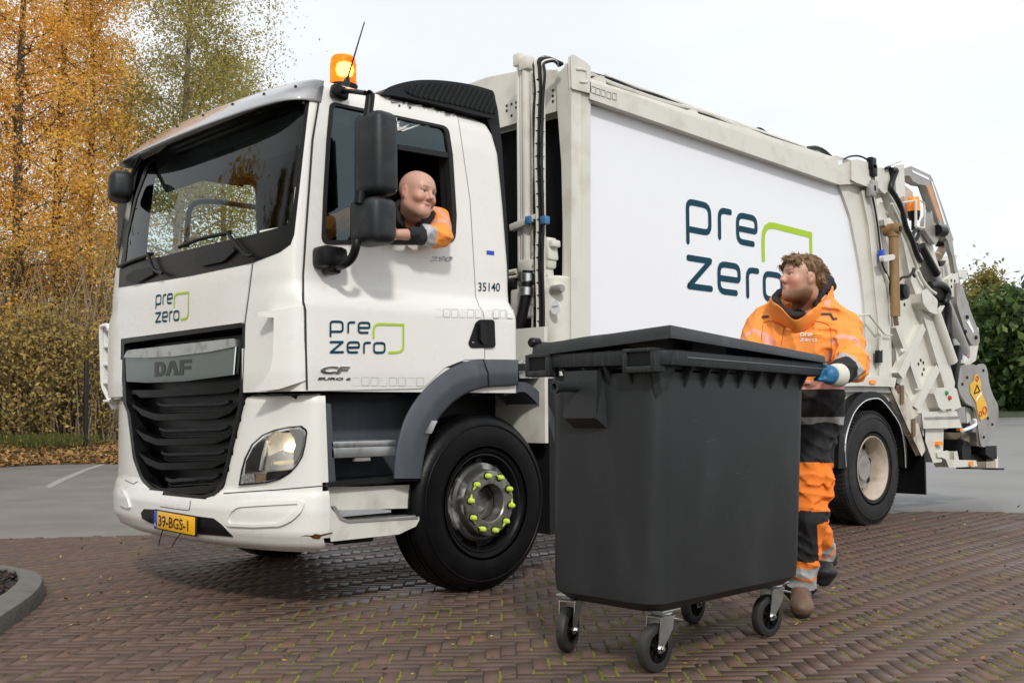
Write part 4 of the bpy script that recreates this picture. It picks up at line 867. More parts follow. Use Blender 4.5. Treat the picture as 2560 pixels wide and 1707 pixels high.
ppx('hinge_strap', [t4(*p) for p in ((238, 838), (262, 838), (300, 900), (330, 870), (345, 825), (362, 900), (450, 1055), (415, 1085), (425, 1125), (455, 1125), (500, 1290), (510, 1330), (485, 1375), (380, 1160))], 1, .11, .06, DIRTC, tg, .006)
ppx('tailgate_skirt', [t4(*p) for p in ((455, 1060), (520, 1160), (655, 1170), (648, 1345), (640, 1420), (575, 1428), (545, 1350), (480, 1160))], 1, .14, 2.2, CREAM, tg, .006)
for c_ in ((335, 900), (425, 1160)): ppx('strap_pin', [t4(c_[0]-12, c_[1]-70), t4(c_[0]+8, c_[1]-72), t4(c_[0]+10, c_[1]+60), t4(c_[0]-10, c_[1]+68)], 1, .09, .05, M('rusty_strap', (.16, .10, .06), .8, var=.3), tg, .006)
for p in ((478, 628), (460, 658), (498, 648), (502, 700), (490, 738), (350, 192), (390, 470)): P = U(*t4(*p), 1, .166); mk('bolt_hole', *latheg([(0, 0), (.018, 0), (.018, .006), (0, .006)], tuple(P), 1, 8), BLACK, tg)
ppx('rust_spot', rnd([t4(585, 655), t4(610, 658), t4(612, 672), t4(588, 674)], 2), 1, .098, .004, RUST, tg, 0)
cx = ppx('control_box', [t4(*p) for p in ((582, 888), (600, 850), (680, 845), (722, 1000), (640, 1012), (618, 990))], 1, .05, .12, CREAM, tg, .006)
for (x, y), m in (((676, 884), GREEN), ((700, 922), RED)): P = U(*t4(x, y), 1, .045); mk('push_button', *latheg([(0, -.02), (.02, -.018), (.024, .0), (.024, .01)], tuple(P), 1, 12), m, tg)
ppx('junction_box', [t3(*p) for p in ((380, 182), (550, 192), (546, 402), (482, 442), (392, 352))], 1, .08, .3, CREAM, tg, .012)
ppx('junction_box', [t3(*p) for p in ((598, 162), (690, 150), (707, 470), (620, 478))], 1, .12, .3, CREAM, tg, .012)
ppx('brown_plate', [t3(*p) for p in ((705, 368), (790, 440), (795, 520), (745, 725), (690, 600))], 1, .35, .04, M('weathered_tan', (.5, .38, .30), .6, var=.2), tg, .006)
for P in ([(480, 735), (545, 722), (582, 770), (580, 800), (490, 800)], [(395, 520), (445, 505), (462, 540), (430, 548), (410, 590), (398, 570)]): ppx('bracket', [t3(*p) for p in P], 1, .08, .1, CREAM, tg, .006)
hr = tube('hydraulic_ram', [U(*t3(582, 880), 1, .03), U(*t4(277, 285), 1, .03)], .047, BROWNM, tg, 20, smoothp=False)
tube('ram_collar', [U(*t3(582, 868), 1, .03), U(*t3(583, 925), 1, .03)], .056, BROWNM, tg, 20, smoothp=False)
tube('ram_rod', [U(*t4(275, 280), 1, .03), U(*t4(286, 355), 1, .03)], .026, M('oily_rod', (.2, .15, .11), .35, .6, var=.3), tg, 12, smoothp=False)
P = U(*t3(582, 842), 1, .03); mk('ram_eye', *latheg([(.0, -.07), (.05, -.07), (.06, -.04), (.06, .09), (0, .09)], tuple(P), 1, 16), BROWNM, tg)
P = U(*t3(612, 842), 1, .0); mk('ram_pin', *latheg([(.0, -.05), (.028, -.05), (.028, .09), (0, .09)], tuple(P), 1, 12), BLACK, tg)
ppx('ram_clip', rnd([t3(470, 1135), t3(585, 1115), t3(602, 1140), t3(595, 1165), t3(480, 1190)], 3), 1, -.03, .04, CREAM, tg, .006)
tube('conduit', [U(*t3(*p), 1, .07) for p in ((325, 110), (350, 240), (362, 480), (395, 700), (430, 960), (465, 1180), (505, 1360), (530, 1440), (545, 1560))], .014, CREAM, tg, 8)
tube('cable', [U(*t3(*p), 1, .06) for p in ((45, 78), (110, 50), (200, 45), (280, 75), (330, 130), (348, 220), (370, 330), (350, 450), (378, 600), (410, 800), (440, 1050), (460, 1220), (525, 1360), (540, 1460), (548, 1568))], .009, HOSE, tg, 6)
tube('cable', [U(*t3(*p), 1, .05) for p in ((560, 200), (610, 205), (580, 290), (555, 400), (600, 480), (650, 570), (690, 700), (720, 820), (780, 950), (840, 1120), (880, 1190))], .028, HOSE, tg, 8)
tube('cable', [U(*t3(*p), 1, .06) for p in ((500, 180), (540, 170), (565, 230), (560, 330), (550, 420), (580, 480))], .016, HOSE, tg, 6)
tube('cable', [U(*t3(*p), 1, .04) for p in ((640, 1400), (680, 1365), (750, 1355), (790, 1310), (800, 1270), (810, 1290), (800, 1330), (815, 1360))], .014, HOSE, tg, 6)
mk('work_lamp', *latheg([(0, -.06), (.07, -.05), (.085, 0), (.07, .05), (0, .06)], tuple(U(*t4(328, 95), 1, .05)), 1, 16), BLACK, tg)
for x, y in ((345, 130), (355, 200), (340, 420), (360, 380)): mk('cable_gland', *box(U(*t3(x, y), 1, .05), (.1, .06, .12), None, .015), BLACK if y < 300 else GREYM, tg)
mk('blue_clip', *box(U(*t3(452, 1125), 1, .05), (.05, .05, .1), None, .01), BLUE, tg)
tube('grab_rod', [U(*t4(*p), 1, .06) for p in ((-5, 278), (70, 270), (185, 415))], .012, CREAM, tg, 6, smoothp=False); tube('grab_rod', [U(*t4(*p), 1, .06) for p in ((185, 415), (200, 428), (250, 432))], .009, CREAM, tg, 6, smoothp=False)
ppx('hanging_latch', [t4(150, 553), t4(175, 553), t4(175, 643), t4(150, 643)], 1, .07, .04, TRIM, tg, .006)
tube('cable', [U(*t4(*p), 1, .06) for p in ((168, 420), (162, 500), (160, 555))], .006, CREAM, tg)
tube('flange_pipe', [U(*t3(*p), 1, .08) for p in ((560, 560), (640, 720), (740, 960), (850, 1270))], .014, CREAM, tg, 8); tube('flange_pipe', [U(*t3(*p), 1, .07) for p in ((590, 560), (670, 720), (765, 960), (870, 1250))], .012, CREAM, tg, 8)
tube('flange_pipe', [U(*t3(*p), 1, .06) for p in ((850, 1290), (900, 1400), (980, 1500), (1040, 1540))], .018, CREAM, tg, 8)
# packer: rear shell, rams, arms
rs = ppx('packer_shell', [t3(*p) for p in ((860, 885), (945, 852), (985, 960), (1120, 1400))]+[t4(*p) for p in ((720, 160), (830, 420), (925, 515), (905, 625), (850, 662), (800, 640), (690, 380), (560, 60))]+[t3(900, 1200)], 1, .38, 1.8, CREAM, TRUCK, .01)
gr = tube('packer_ram', [U(*t3(895, 1120), 1, .22), U(*t3(1050, 1480), 1, .22), U(*t4(800, 560), 1, .22)], .085, GREYM, rs, 20, smoothp=False)
tube('packer_hose', [U(*t3(*p), 1, .12) for p in ((885, 1020), (920, 1090), (980, 1200), (1055, 1330))], .042, HOSE, rs, 10)
tube('packer_hose', [U(*t3(*p), 1, .12) for p in ((830, 1000), (860, 1080), (800, 960), (790, 900), (830, 850), (860, 860), (850, 920), (810, 980), (800, 1060), (860, 1180))], .02, HOSE, rs, 8)
tube('packer_hose', [U(*t4(*p), 1, .1) for p in ((545, 40), (620, 35), (670, 60), (690, 110), (670, 170), (680, 200), (690, 300), (685, 420))], .038, HOSE, rs, 10)
tube('packer_hose', [U(*t4(*p), 1, .14) for p in ((560, 95), (620, 150), (690, 200), (700, 300), (700, 430), (715, 520))], .03, HOSE, rs, 8)
wr = tube('white_ram', [U(*t4(585, 250), 1, .08), U(*t4(722, 640), 1, .08)], .058, CREAM, rs, 20, smoothp=False)
ppx('ram_guard', rnd([t4(488, 98), t4(522, 74), t4(605, 162), t4(600, 262), t4(545, 240), t4(500, 180)], 4), 1, .03, .14, CREAM, rs, .012)
ppx('ram_bracket', [t4(608, 250), t4(655, 200), t4(662, 205), t4(630, 262)], 1, .05, .03, CREAM, rs, .004)
ppx('pivot_plate', [t3(*p) for p in ((928, 850), (935, 750), (1000, 645), (1016, 760), (1082, 842), (1070, 950), (1040, 1010))], 1, .3, .06, GREYM, rs, .008)
tube('pivot_shaft', [U(*t3(1055, 850), 1, .28), U(*t3(1130, 868), 1, .28)], .06, BLACK, rs, 16, smoothp=False)
tube('rear_strut', [U(*t3(1065, 1140), 1, .45), U(*t3(1140, 1010), 1, .45)], .05, M('tan_strut', (.55, .42, .32), .6, var=.2), rs, 14, smoothp=False); mk('strut_cap', *latheg([(0, -.06), (.05, -.06), (.05, .06), (0, .06)], tuple(U(*t3(1105, 980), 1, .44)), 1, 12), BLACK, rs)
for P, y, d, m in (([(1070, 1150), (1275, 1130), (1240, 1230), (1080, 1180)], .5, .3, CREAM), ([(1085, 1190), (1150, 1190), (1110, 1260)], .47, .02, BLACK), ([(1120, 1250), (1240, 1200), (1260, 1320), (1130, 1400)], .42, .3, CREAM), ([(1280, 1290), (1390, 1290), (1370, 1380), (1290, 1350)], .8, .3, CREAM), ([(1180, 1380), (1280, 1318), (1305, 1568), (1195, 1568)], .25, .06, CREAM)):
    ppx('lifter_bracket', [t3(*p) for p in P], 1, y, d, m, rs, .008)
for p in ((1215, 1400), (1252, 1405), (1215, 1465)): mk('bolt_hole', *latheg([(0, 0), (.018, 0), (.018, .006), (0, .006)], tuple(U(*t3(*p), 1, .246)), 1, 8), BLACK, rs)
ua = ppx('upper_arm', [t3(*p) for p in ((690, 196), (775, 168), (985, 264), (1003, 300), (1100, 560), (1230, 955), (1168, 952), (1085, 780), (1000, 540), (935, 352), (860, 342), (795, 305), (757, 246), (690, 248))], 1, .30, .09, GREYM, TRUCK, .012)
ppx('reflective_strip', [t3(*p) for p in ((785, 195), (968, 280), (972, 310), (792, 225))], 1, .295, .006, PANEL, ua, 0); ppx('reflective_strip', [t3(*p) for p in ((992, 318), (1008, 325), (1160, 790), (1140, 795))], 1, .295, .006, PANEL, ua, 0)
ppx('orange_strip', [t3(*p) for p in ((945, 372), (985, 362), (1110, 740), (1085, 760))], 1, .296, .006, M('faded_orange', (.62, .28, .12), .6, var=.15), ua, 0)
ppx('link_arm', [t3(*p) for p in ((1178, 960), (1222, 965), (1240, 1100), (1290, 1340), (1340, 1568), (1315, 1568), (1260, 1340), (1225, 1130), (1200, 1060))], 1, .29, .05, GREYM, ua, .008)
la = ppx('lower_arm', rnd([t4(*p) for p in ((755, 20), (800, 40), (870, 255), (935, 420), (938, 490), (915, 518), (878, 508), (838, 440), (760, 190))], [3, 3, 10, 10, 8, 8, 8, 10, 10]), 1, .22, .08, GREYM, TRUCK, .01)
ppx('lower_arm_sticker', [t4(*p) for p in ((838, 330), (855, 310), (895, 400), (885, 415))], 1, .215, .006, PANEL, la, 0); ppx('lower_arm_lug', rnd([t4(903, 375), t4(928, 372), t4(932, 420), t4(910, 425)], 3), 1, .24, .05, CREAM, la, .006)
for p in ((905, 450), (820, 405), (835, 290)): mk('bolt_head', *latheg([(0, -.02), (.02, -.02), (.024, .0)], tuple(U(*t4(*p), 1, .22)), 1, 8), TRIM, la)
for (x, y), d, m in (((800, 610), (.08, .05, .08), M('gold_fitting', (.7, .45, .1), .3, .9)), ((822, 608), (.05, .05, .07), M('pink_cap', (.6, .08, .2), .5)), ((780, 595), (.07, .05, .07), BLUE), ((805, 640), (.14, .1, .10), CREAM), ((735, 540), (.08, .1, .16), GREYM), ((742, 600), (.07, .08, .2), CREAM), ((730, 500), (.08, .08, .1), GREYM), ((700, 690), (.1, .2, .5), BLACK), ((840, 570), (.05, .05, .12), GREYM)):
    mk('hydraulic_fitting', *box(U(*t4(x, y), 1, .2), d, Matrix.Rotation(R(20), 3, 'Y'), .015), m, rs)
# rear beacon
rb_ = U(*t3(805, 700), 1, .25); rbn = mk('rear_beacon', *latheg([(0, -.04), (.05, -.04), (.062, .0), (.066, .05), (.0, .05)], tuple(rb_), 2, 24), BLACK, TRUCK)
mk('beacon_dome', *latheg([(.064, .05), (.064, .10), (.060, .18), (.054, .20), (0, .205)], tuple(rb_), 2, 24), M('amber_dome_added_glow', (.95, .26, .02), .18, emit=(1, .22, .01), es=.12), rbn)  # faint glow added to the dome, which holds no bulb
tube('beacon_stalk', [U(*t3(803, 720), 1, .25), U(*t3(800, 850), 1, .25)], .025, BLACK, rbn, smoothp=False)
tube('beacon_guard', [U(*t3(*p), 1, .2) for p in ((680, 552), (760, 540), (860, 530), (905, 548), (920, 600), (918, 800), (905, 826), (820, 810))], .010, CREAM, rbn, 6, 3)
tube('beacon_guard', [U(*t3(825, 532), 1, .18), U(*t3(826, 810), 1, .18)], .014, CREAM, rbn, 6, smoothp=False)
tube('roof_whisker', [U(*t3(550, 148), 1, .3), U(*t3(660, 98), 1, .3)], .010, CREAM, TRUCK, 6, smoothp=False)
# comb plate with the warning sign
cp = ppx('side_guard_plate', spline([t4(*p) for p in ((758, 740), (790, 685), (870, 663), (920, 674), (968, 660), (995, 700), (1010, 800), (1040, 900), (1080, 985), (1080, 1090), (1048, 1155), (1010, 1260), (978, 1302), (948, 1285), (930, 1180), (908, 1010), (835, 962), (780, 870))], 4, True), 1, .12, .03, GREYM, TRUCK, .006)
ws_ = ppx('warning_sign', [t4(*p) for p in ((905, 740), (920, 738), (948, 790), (950, 870), (990, 965), (998, 1070), (950, 1102), (932, 1070), (910, 955), (868, 888), (865, 818), (898, 785))], 1, .112, .006, WARN, cp, 0)
def loopt(nm, P, r, m, par): bb = MB(); Q = [U(*t4(*p), 1, .108) for p in P]; [bb.add(*tubeg([a, b], r, 5)) for a, b in zip(Q, Q[1:]+Q[:1])]; bb.build(nm, m, par)
loopt('warning_triangle', [(895, 890), (918, 822), (938, 872)], .006, BLACK, cp)
for c_, r in (((945, 1048), 14), ((977, 1020), 20), ((918, 772), 13)): loopt('prohibition_mark', [(c_[0]+r*.7*math.cos(a), c_[1]+r*1.4*math.sin(a)) for a in np.linspace(0, 6.28, 13)[:-1]], .006, RED, cp)
for k in range(3): loopt('sign_print', [(905+k*5, 950-k*12), (950+k*4, 895-k*10)], .003, PANEL, cp)
for p in ((838, 763), (800, 815), (965, 708), (1000, 1082), (1035, 1130), (968, 1230)): mk('bolt_head', *latheg([(0, -.012), (.014, -.012), (.018, .0)], tuple(U(*t4(*p), 1, .12)), 1, 8), TRIM, cp)
# lifter underside
for P, y, d, m, nm in (([(760, 1010), (820, 995), (830, 1110), (780, 1110)], .12, .3, GREYM, 'valve_cover'), ([(830, 1000), (870, 1010), (880, 1090), (840, 1120)], .2, .3, CREAM, 'valve_cover'), ([(655, 1170), (940, 1160), (950, 1270), (700, 1330), (655, 1330)], .45, 1.2, BLACK, 'lifter_frame'), ([(800, 1195), (935, 1195), (940, 1265), (790, 1270)], .25, .4, M('mud_brown_steel', (.2, .16, .12), .7, var=.3), 'lifter_beam'), ([(985, 1302), (1070, 1300), (1072, 1395), (1040, 1400), (985, 1360)], .2, .6, TRIM, 'lifter_foot'), ([(830, 1380), (985, 1340), (1040, 1395), (960, 1420), (850, 1420)], .3, .6, BLACK, 'lifter_frame'), ([(990, 1425), (1060, 1420), (1062, 1478), (990, 1478)], .2, .3, M('tan_block', (.4, .34, .27), .7, var=.3), 'lifter_foot'), ([(1058, 1385), (1082, 1385), (1082, 1478), (1064, 1478)], .2, .3, CREAM, 'lifter_foot'), ([(960, 1474), (1130, 1476), (1130, 1484), (960, 1482)], .2, .3, TRIM, 'lifter_plate'), ([(605, 1350), (680, 1338), (700, 1360), (700, 1410), (910, 1415), (918, 1455), (700, 1466), (672, 1400), (640, 1385), (610, 1385)], .12, .15, CREAM, 'rear_bumper'), ([(735, 1350), (760, 1340), (775, 1415), (740, 1412)], .13, .1, CREAM, 'rear_bumper')):
    ppx(nm, [t4(*p) for p in P], 1, y, d, m, TRUCK, .005)
for p, w, h in (((632, 1280), 34, 30), ((875, 1437), 26, 30), ((795, 1168), 22, 20)):
    ppx('tail_marker', rnd([t4(p[0]-w/2, p[1]-h/2), t4(p[0]+w/2, p[1]-h/2), t4(p[0]+w/2, p[1]+h/2), t4(p[0]-w/2, p[1]+h/2)], 1.5), 1, .10, .04, ORANGEG, TRUCK, .003)
mk('lifter_roller', *latheg([(0, -.05), (.12, -.05), (.14, 0), (.14, .2), (0, .2)], tuple(U(*t4(800, 1345), 1, .25)), 1, 24), RUB, TRUCK)
tube('lifter_cable', [U(*t4(*p), 1, .14) for p in ((900, 1090), (905, 1130), (870, 1155), (800, 1180))], .02, PANEL, TRUCK)
for k in range(8): r_ = random.Random(k); mk('hydraulic_fitting', *box(U(*t4(690+r_.uniform(0, 210), 1000+r_.uniform(0, 260)), 1, .3+r_.uniform(0, .3)), (.12, .1, .1+r_.uniform(0, .15)), Matrix.Rotation(r_.uniform(0, 1), 3, 'Y'), .02), [GREYM, BLACK, CREAM, BLACK][k % 4], rs)
# ------------------------------------------------------------------ wheeled waste container
BIN = thing('waste_container', 'large anthracite four wheeled waste container with warped lid standing ajar', 'container', (.97, -1.76, 0))
BINM = M('anthracite_plastic', (.022, .0238, .0255), .42, spec=.38, var=.1, vscale=5, bump=.06, bscale=250, dirt=(.034, .036, .038), damt=.7, dscale=5, stretch=(1, 1, .35))
RIMM = M('scuffed_rim_plastic', (.018, .020, .0215), .4, spec=.35, var=.15, bump=.1, bscale=200, dirt=(.065, .07, .073), damt=.7, dscale=9, stretch=(9, 9, .6))
def rrect(x0, x1, y0, y1, r, z, n=7):
    P = []
    for cx_, cy_, a0 in ((x1-r, y1-r, 0), (x0+r, y1-r, 90), (x0+r, y0+r, 180), (x1-r, y0+r, 270)):
        for k in range(n): a = R(a0+90*k/(n-1)); P.append((cx_+r*math.cos(a), cy_+r*math.sin(a), z))
    return P
def loft(rows, cap0=True, cap1=True):
    n_ = len(rows[0]); V = [p for r in rows for p in r]; F = []
    for i in range(len(rows)-1):
        for k in range(n_): F.append((i*n_+k, i*n_+(k+1) % n_, (i+1)*n_+(k+1) % n_, (i+1)*n_+k))
    if cap0: F.append(tuple(range(n_-1, -1, -1)))
    if cap1: F.append(tuple((len(rows)-1)*n_+k for k in range(n_)))
    return V, F
V, F = loft([rrect(.56, 1.34, -1.93, -1.60, .08, .245), rrect(.45, 1.485, -2.0, -1.48, .09, .262), rrect(.405, 1.525, -2.045, -1.44, .10, .30), rrect(.40, 1.53, -2.05, -1.437, .10, .36), rrect(.396, 1.54, -2.085, -1.45, .09, 1.235), rrect(.42, 1.51, -2.06, -1.475, .08, 1.235), rrect(.45, 1.45, -2.02, -1.52, .07, .33)], True, True)
mk('container_body', V, F, BINM, BIN, 40)
def rimz(x, y): return -.020*(x-.4)+.012*(y+2.15)
def rim_row(o, z): return [(x, y, z+rimz(x, y)) for x, y, z in rrect(.385-o, 1.575+o, -2.12-o, -1.455+o, .07, z)]
V, F = loft([rim_row(-.03, 1.262), rim_row(.012, 1.258), rim_row(.025, 1.262), rim_row(.03, 1.29), rim_row(.028, 1.318), rim_row(.02, 1.324), rim_row(-.025, 1.322), rim_row(-.03, 1.25)], False, False)
rim = mk('rim', V, F, RIMM, BIN, 40)
ln = MB(); P = [(x, -2.1515, 1.294+rimz(x, -2.15)) for x in np.linspace(.50, 1.56, 20)]; ln.add(*tubeg(P, .003, 6)); ln.build('rim_ridge', M('worn_edge', (.16, .165, .17), .5), rim)
# comb-lift pockets on the short side
for y0, y1 in ((-1.515, -1.39), (-2.10, -1.955)):
    b = MB()
    for c_, d in (((.372, (y0+y1)/2, 1.245), (.07, y1-y0, .028)), ((.372, y0, 1.275), (.07, .022, .085)), ((.372, y1, 1.275), (.07, .022, .085)), ((.372, (y0+y1)/2, 1.322), (.072, y1-y0+.02, .016))): b.add(*box(c_, d, None, .005))
    b.build('lift_pocket', RIMM, rim); mk('pocket_cavity', *box((.352, (y0+y1)/2, 1.287), (.012, y1-y0-.03, .05)), BLACK, rim)
for k in range(8):
    x = .56+k*.128; mk('rim_gusset', *prismg([(x, -2.078, 1.262), (x, -2.135, 1.262), (x, -2.078, 1.165)], (.012, 0, 0)), BINM, BIN)
for k in range(4):
    y = -1.95+k*.12; mk('rim_gusset', *prismg([(.40, y, 1.262), (.36, y, 1.262), (.40, y, 1.18)], (0, .012, 0)), BINM, BIN)
mk('rim_gusset', *prismg([(.405, -2.03, 1.25), (.375, -2.06, 1.25), (.42, -2.05, 1.12), (.45, -2.09, 1.25)], (.03, -.015, 0)), BINM, BIN)
tr = MB(); c5_ = lambda x, y: (1310+x/5.226, 790+y/5.226)
y1 = U(*c5_(560, 700), 0, .37)[1]; y0 = U(*c5_(985, 700), 0, .37)[1]
tr.add(*prismg([(.405, y0, 1.25), (.355, y0, 1.25), (.345, y0, 1.05), (.405, y0-.02, 1.0)], (0, y1-y0, 0)))
tk = tr.build('trunnion_bracket', BINM, BIN)
pc = U(*c5_(640, 925), 0, .33); V_, F_ = latheg([(.0, .05), (.022, .05), (.022, -.085), (.027, -.092), (.027, -.115), (.014, -.115), (.012, -.09), (0, -.09)], tuple(pc), 0, 20); mk('trunnion_pin', V_, F_, BINM, tk)
# lid: warped sheet with turned-down edge
def lid_pt(u, v, w=0):
    zc = (1-u)*(1-v)*1.413+u*(1-v)*1.328+(1-u)*v*1.372+u*v*1.375
    x = (1-u)*(.372-.012*v)+u*(1.535+.03*v); y = (1-v)*-2.165+v*-1.415
    d = .045*math.sin(math.pi*min(1, max(0, (v-.25)/.75)))*math.sin(math.pi*min(1, max(0, u*1.1)))**.7
    return (x, y, zc+d+w)
n_ = 24; b = MB(); VV = [lid_pt(i/n_, j/n_) for j in range(n_+1) for i in range(n_+1)]; b.add(VV, [(j*(n_+1)+i, j*(n_+1)+i+1, (j+1)*(n_+1)+i+1, (j+1)*(n_+1)+i) for j in range(n_) for i in range(n_)])
LIDM = M('lid_plastic', (.027, .029, .031), .36, spec=.4, var=.12, vscale=6, bump=.05, bscale=200, dirt=(.07, .072, .075), damt=.5, dscale=8)
lid = b.build('lid', LIDM, BIN, 30); md = lid.modifiers.new('s', 'SOLIDIFY'); md.thickness = .005; md.offset = 0
per = [(i/n_, 0) for i in range(n_)]+[(1, j/n_) for j in range(n_)]+[(1-i/n_, 1) for i in range(n_)]+[(0, 1-j/n_) for j in range(n_)]
def per_pt(u, v, o, dz):
    x, y, z = lid_pt(u, v); return (x+(u-.5)*2*o*(abs(u-.5) > .49), y+(v-.5)*2*o*(abs(v-.5) > .49), z+dz)
rows = [[per_pt(u, v, o, dz*(1-.35*u)) for u, v in per] for o, dz in ((0, .003), (.004, -.004), (.006, -.036), (.018, -.040), (.018, -.05), (.0, -.048), (-.002, -.004))]
V, F = loft(rows, False, False); mk('lid_edge', V, F, LIDM, lid, 40)
for yy in (-1.375,):
    V_, F_ = latheg([(0, -.02), (.016, -.02), (.022, -.012), (.022, .03), (0, .03)], (.366, -1.405, 1.385), 0, 16); mk('hinge_knob', V_, F_, BLACK, lid)
hg = MB()
for x in (.45, .95, 1.45): hg.add(*box((x, -1.40, 1.34), (.12, .06, .10), None, .015))
hg.build('lid_hinge', BINM, BIN)
SCR = M('plastic_scratch', (.07, .075, .08), .6, spec=.2)
rs2 = random.Random(9)
for k in range(26):
    x = rs2.uniform(.5, 1.45); z = rs2.uniform(.36, 1.1); yb = -2.05-.035*(z-.36)/.875-.0012; L_ = rs2.uniform(.03, .16); a = rs2.choice((1.45, 1.6, .1, 1.2, -.2)); w_ = rs2.uniform(.0008, .0018)
    x2 = min(1.43, x+L_*math.cos(a)); z2 = min(1.15, z+L_*math.sin(a)); y2 = -2.05-.035*(z2-.36)/.875-.0012
    dx_, dz_ = -math.sin(a)*w_, math.cos(a)*w_
    mk('scratch', [(x-dx_, yb, z-dz_), (x2, y2, z2), (x+dx_, yb, z+dz_)], [(0, 1, 2)], SCR, BIN)
mk('scratch', [(.66, -2.0528, .425), (1.45, -2.0525, .44), (1.45, -2.0525, .4425)], [(0, 1, 2)], SCR, BIN)
# castors
CTY = M('castor_rubber', (.02, .02, .02), .55, var=.2, dirt=(.075, .068, .058), damt=.8, dscale=14, bump=.1, bscale=90)
def castor(cx_, cy_, rz):
    mt = Matrix.Rotation(R(rz), 4, 'Z'); T = Matrix.Translation((cx_, cy_, 0)) @ mt
    def tf(g): return [tuple(T @ Vector(v)) for v in g[0]], g[1]
    pl = mk('castor', *tf(box((.05, 0, .250), (.12, .105, .012), None, .003)), STEEL, BIN)
    mk('swivel', *tf(latheg([(.0, .248), (.042, .248), (.046, .236), (.036, .226), (0, .226)], (.05, 0, 0), 2, 24)), STEEL, pl)
    for s in (-1, 1):
        P = [(.085, s*.038, .226), (.0, s*.038, .226), (-.02, s*.033, .10), (-.014, s*.033, .082), (.012, s*.033, .082), (.02, s*.033, .10), (.075, s*.037, .17)]
        mk('fork', *tf(prismg(P, (0, .004, 0))), STEEL, pl)
    mk('fork_bridge', *tf(box((.045, 0, .224), (.09, .08, .006))), STEEL, pl)
    mk('brake_pedal', *tf(box((.115, -.01, .205), (.07, .05, .008), Matrix.Rotation(R(15), 3, 'Y'), .003)), STEEL, pl)
    w_ = mk('castor_wheel', *tf(latheg([(.062, -.022), (.085, -.024), (.096, -.018), (.1, -.008), (.1, .008), (.096, .018), (.085, .024), (.062, .022)], (0, 0, .1), 1, 40)), CTY, pl)
    mk('wheel_rim', *tf(latheg([(.066, -.02), (.060, -.021), (.056, -.012), (.056, .012), (.060, .021), (.066, .02)], (0, 0, .1), 1, 32)), BLACK, pl)
    sp = MB(); sp.add(*latheg([(0, -.024), (.022, -.024), (.024, .0), (.022, .024), (0, .024)], (0, 0, .1), 1, 20)); sp.add(*latheg([(.02, 0), (.058, -.001), (.058, .001), (.02, .003)], (0, 0, .1), 1, 32))
    for k in range(7):
        m3 = Matrix.Rotation(2*math.pi*k/7, 3, 'Y'); sp.add(*box(tuple(m3 @ Vector((.04, 0, 0))+Vector((0, 0, .1))), (.04, .026, .008), m3))
    V_, F_ = tf((sp.V, sp.F)); mk('spokes', V_, F_, BLACK, pl)
    mk('axle_nut', *tf(latheg([(0, -.05), (.009, -.05), (.011, -.044), (.011, .044), (.009, .05), (0, .05)], (0, 0, .1), 1, 6)), CHROME, pl)
castor(.535, -1.935, 0); castor(1.435, -1.895, -4); castor(.555, -1.40-.02, 22); castor(1.45, -1.45, 8)
# ------------------------------------------------------------------ ground
def gz(x, y): return .02*max(0., x-12)
BND = [(-30, 24.5), (-6, 9.35), (.42, 5.08), (1.1, 4.6), (4.6, 2.25), (8.0, .12), (8.25, -.5), (8.5, -3), (8.7, -9)]
def by_at(x):
    return float(np.interp(x, [b[0] for b in BND[:6]], [b[1] for b in BND[:6]]))
def paved(x, y):
    if x < 8.0: return y < by_at(x)
    return y < .12 and x < np.interp(-y, [-.12, .5, 3, 9], [8.0, 8.25, 8.5, 8.7])
ASPH = M('wet_asphalt', (.185, .178, .17), .45, var=.14, vscale=1.1, dirt=(.10, .095, .09), damt=.75, dscale=.45, bump=.35, bscale=55)
xs = list(np.linspace(-70, 12, 12))+list(np.linspace(20, 260, 14)); ys = list(np.linspace(-60, 200, 14)); V = []; F = []
for y in ys:
    for x in xs: V.append((x, y, -.012+gz(x, y)))
for j in range(len(ys)-1):
    for i in range(len(xs)-1): a = j*len(xs)+i; F.append((a, a+1, a+1+len(xs), a+len(xs)))
tag(mk('asphalt_yard', V, F, ASPH), 'wet grey asphalt yard reaching behind the truck to the trees', 'yard', kind='structure')
# brick paving laid as single bricks in herringbone
JM = M('joint_soil', (.045, .036, .026), .85, var=.3, vscale=30, dirt=(.12, .14, .012), damt=.9, dscale=1.6)
jp = [(-8, -10), (8.7, -9), (8.5, -3), (8.25, -.5), (8.0, .12), (4.6, 2.25), (1.1, 4.6), (.42, 5.08), (-6, 9.35), (-8, 10.6)]
tag(mk('paving_bed', [(x, y, -.0045) for x, y in jp], [tuple(range(len(jp)))], JM), 'dark soil bed with moss in the joints of the paving', 'ground', kind='structure')
BW = .0690; nB = 3; ang = YAW+R(1.5); ux = np.array((math.cos(ang-math.pi/2), math.sin(ang-math.pi/2))); uy = np.array((math.cos(ang), math.sin(ang))); org = np.array((-2.0, -4.0))
def vis2(p, mx=620):
    d = np.array((p[0], p[1], 0))-CP; z = d@CF
    if z < 2.6: return False
    u = 1280+SX+FPX*(d@CR)/z; v = 853.5+SY-FPX*(d@CU)/z
    return -mx < u < 2560+mx and v < 1707+mx*.8
KC = []   # kerb outline is filled in below
BV = []; BF = []; BT = []; edges_ = []
bjit = np.random.default_rng(5)
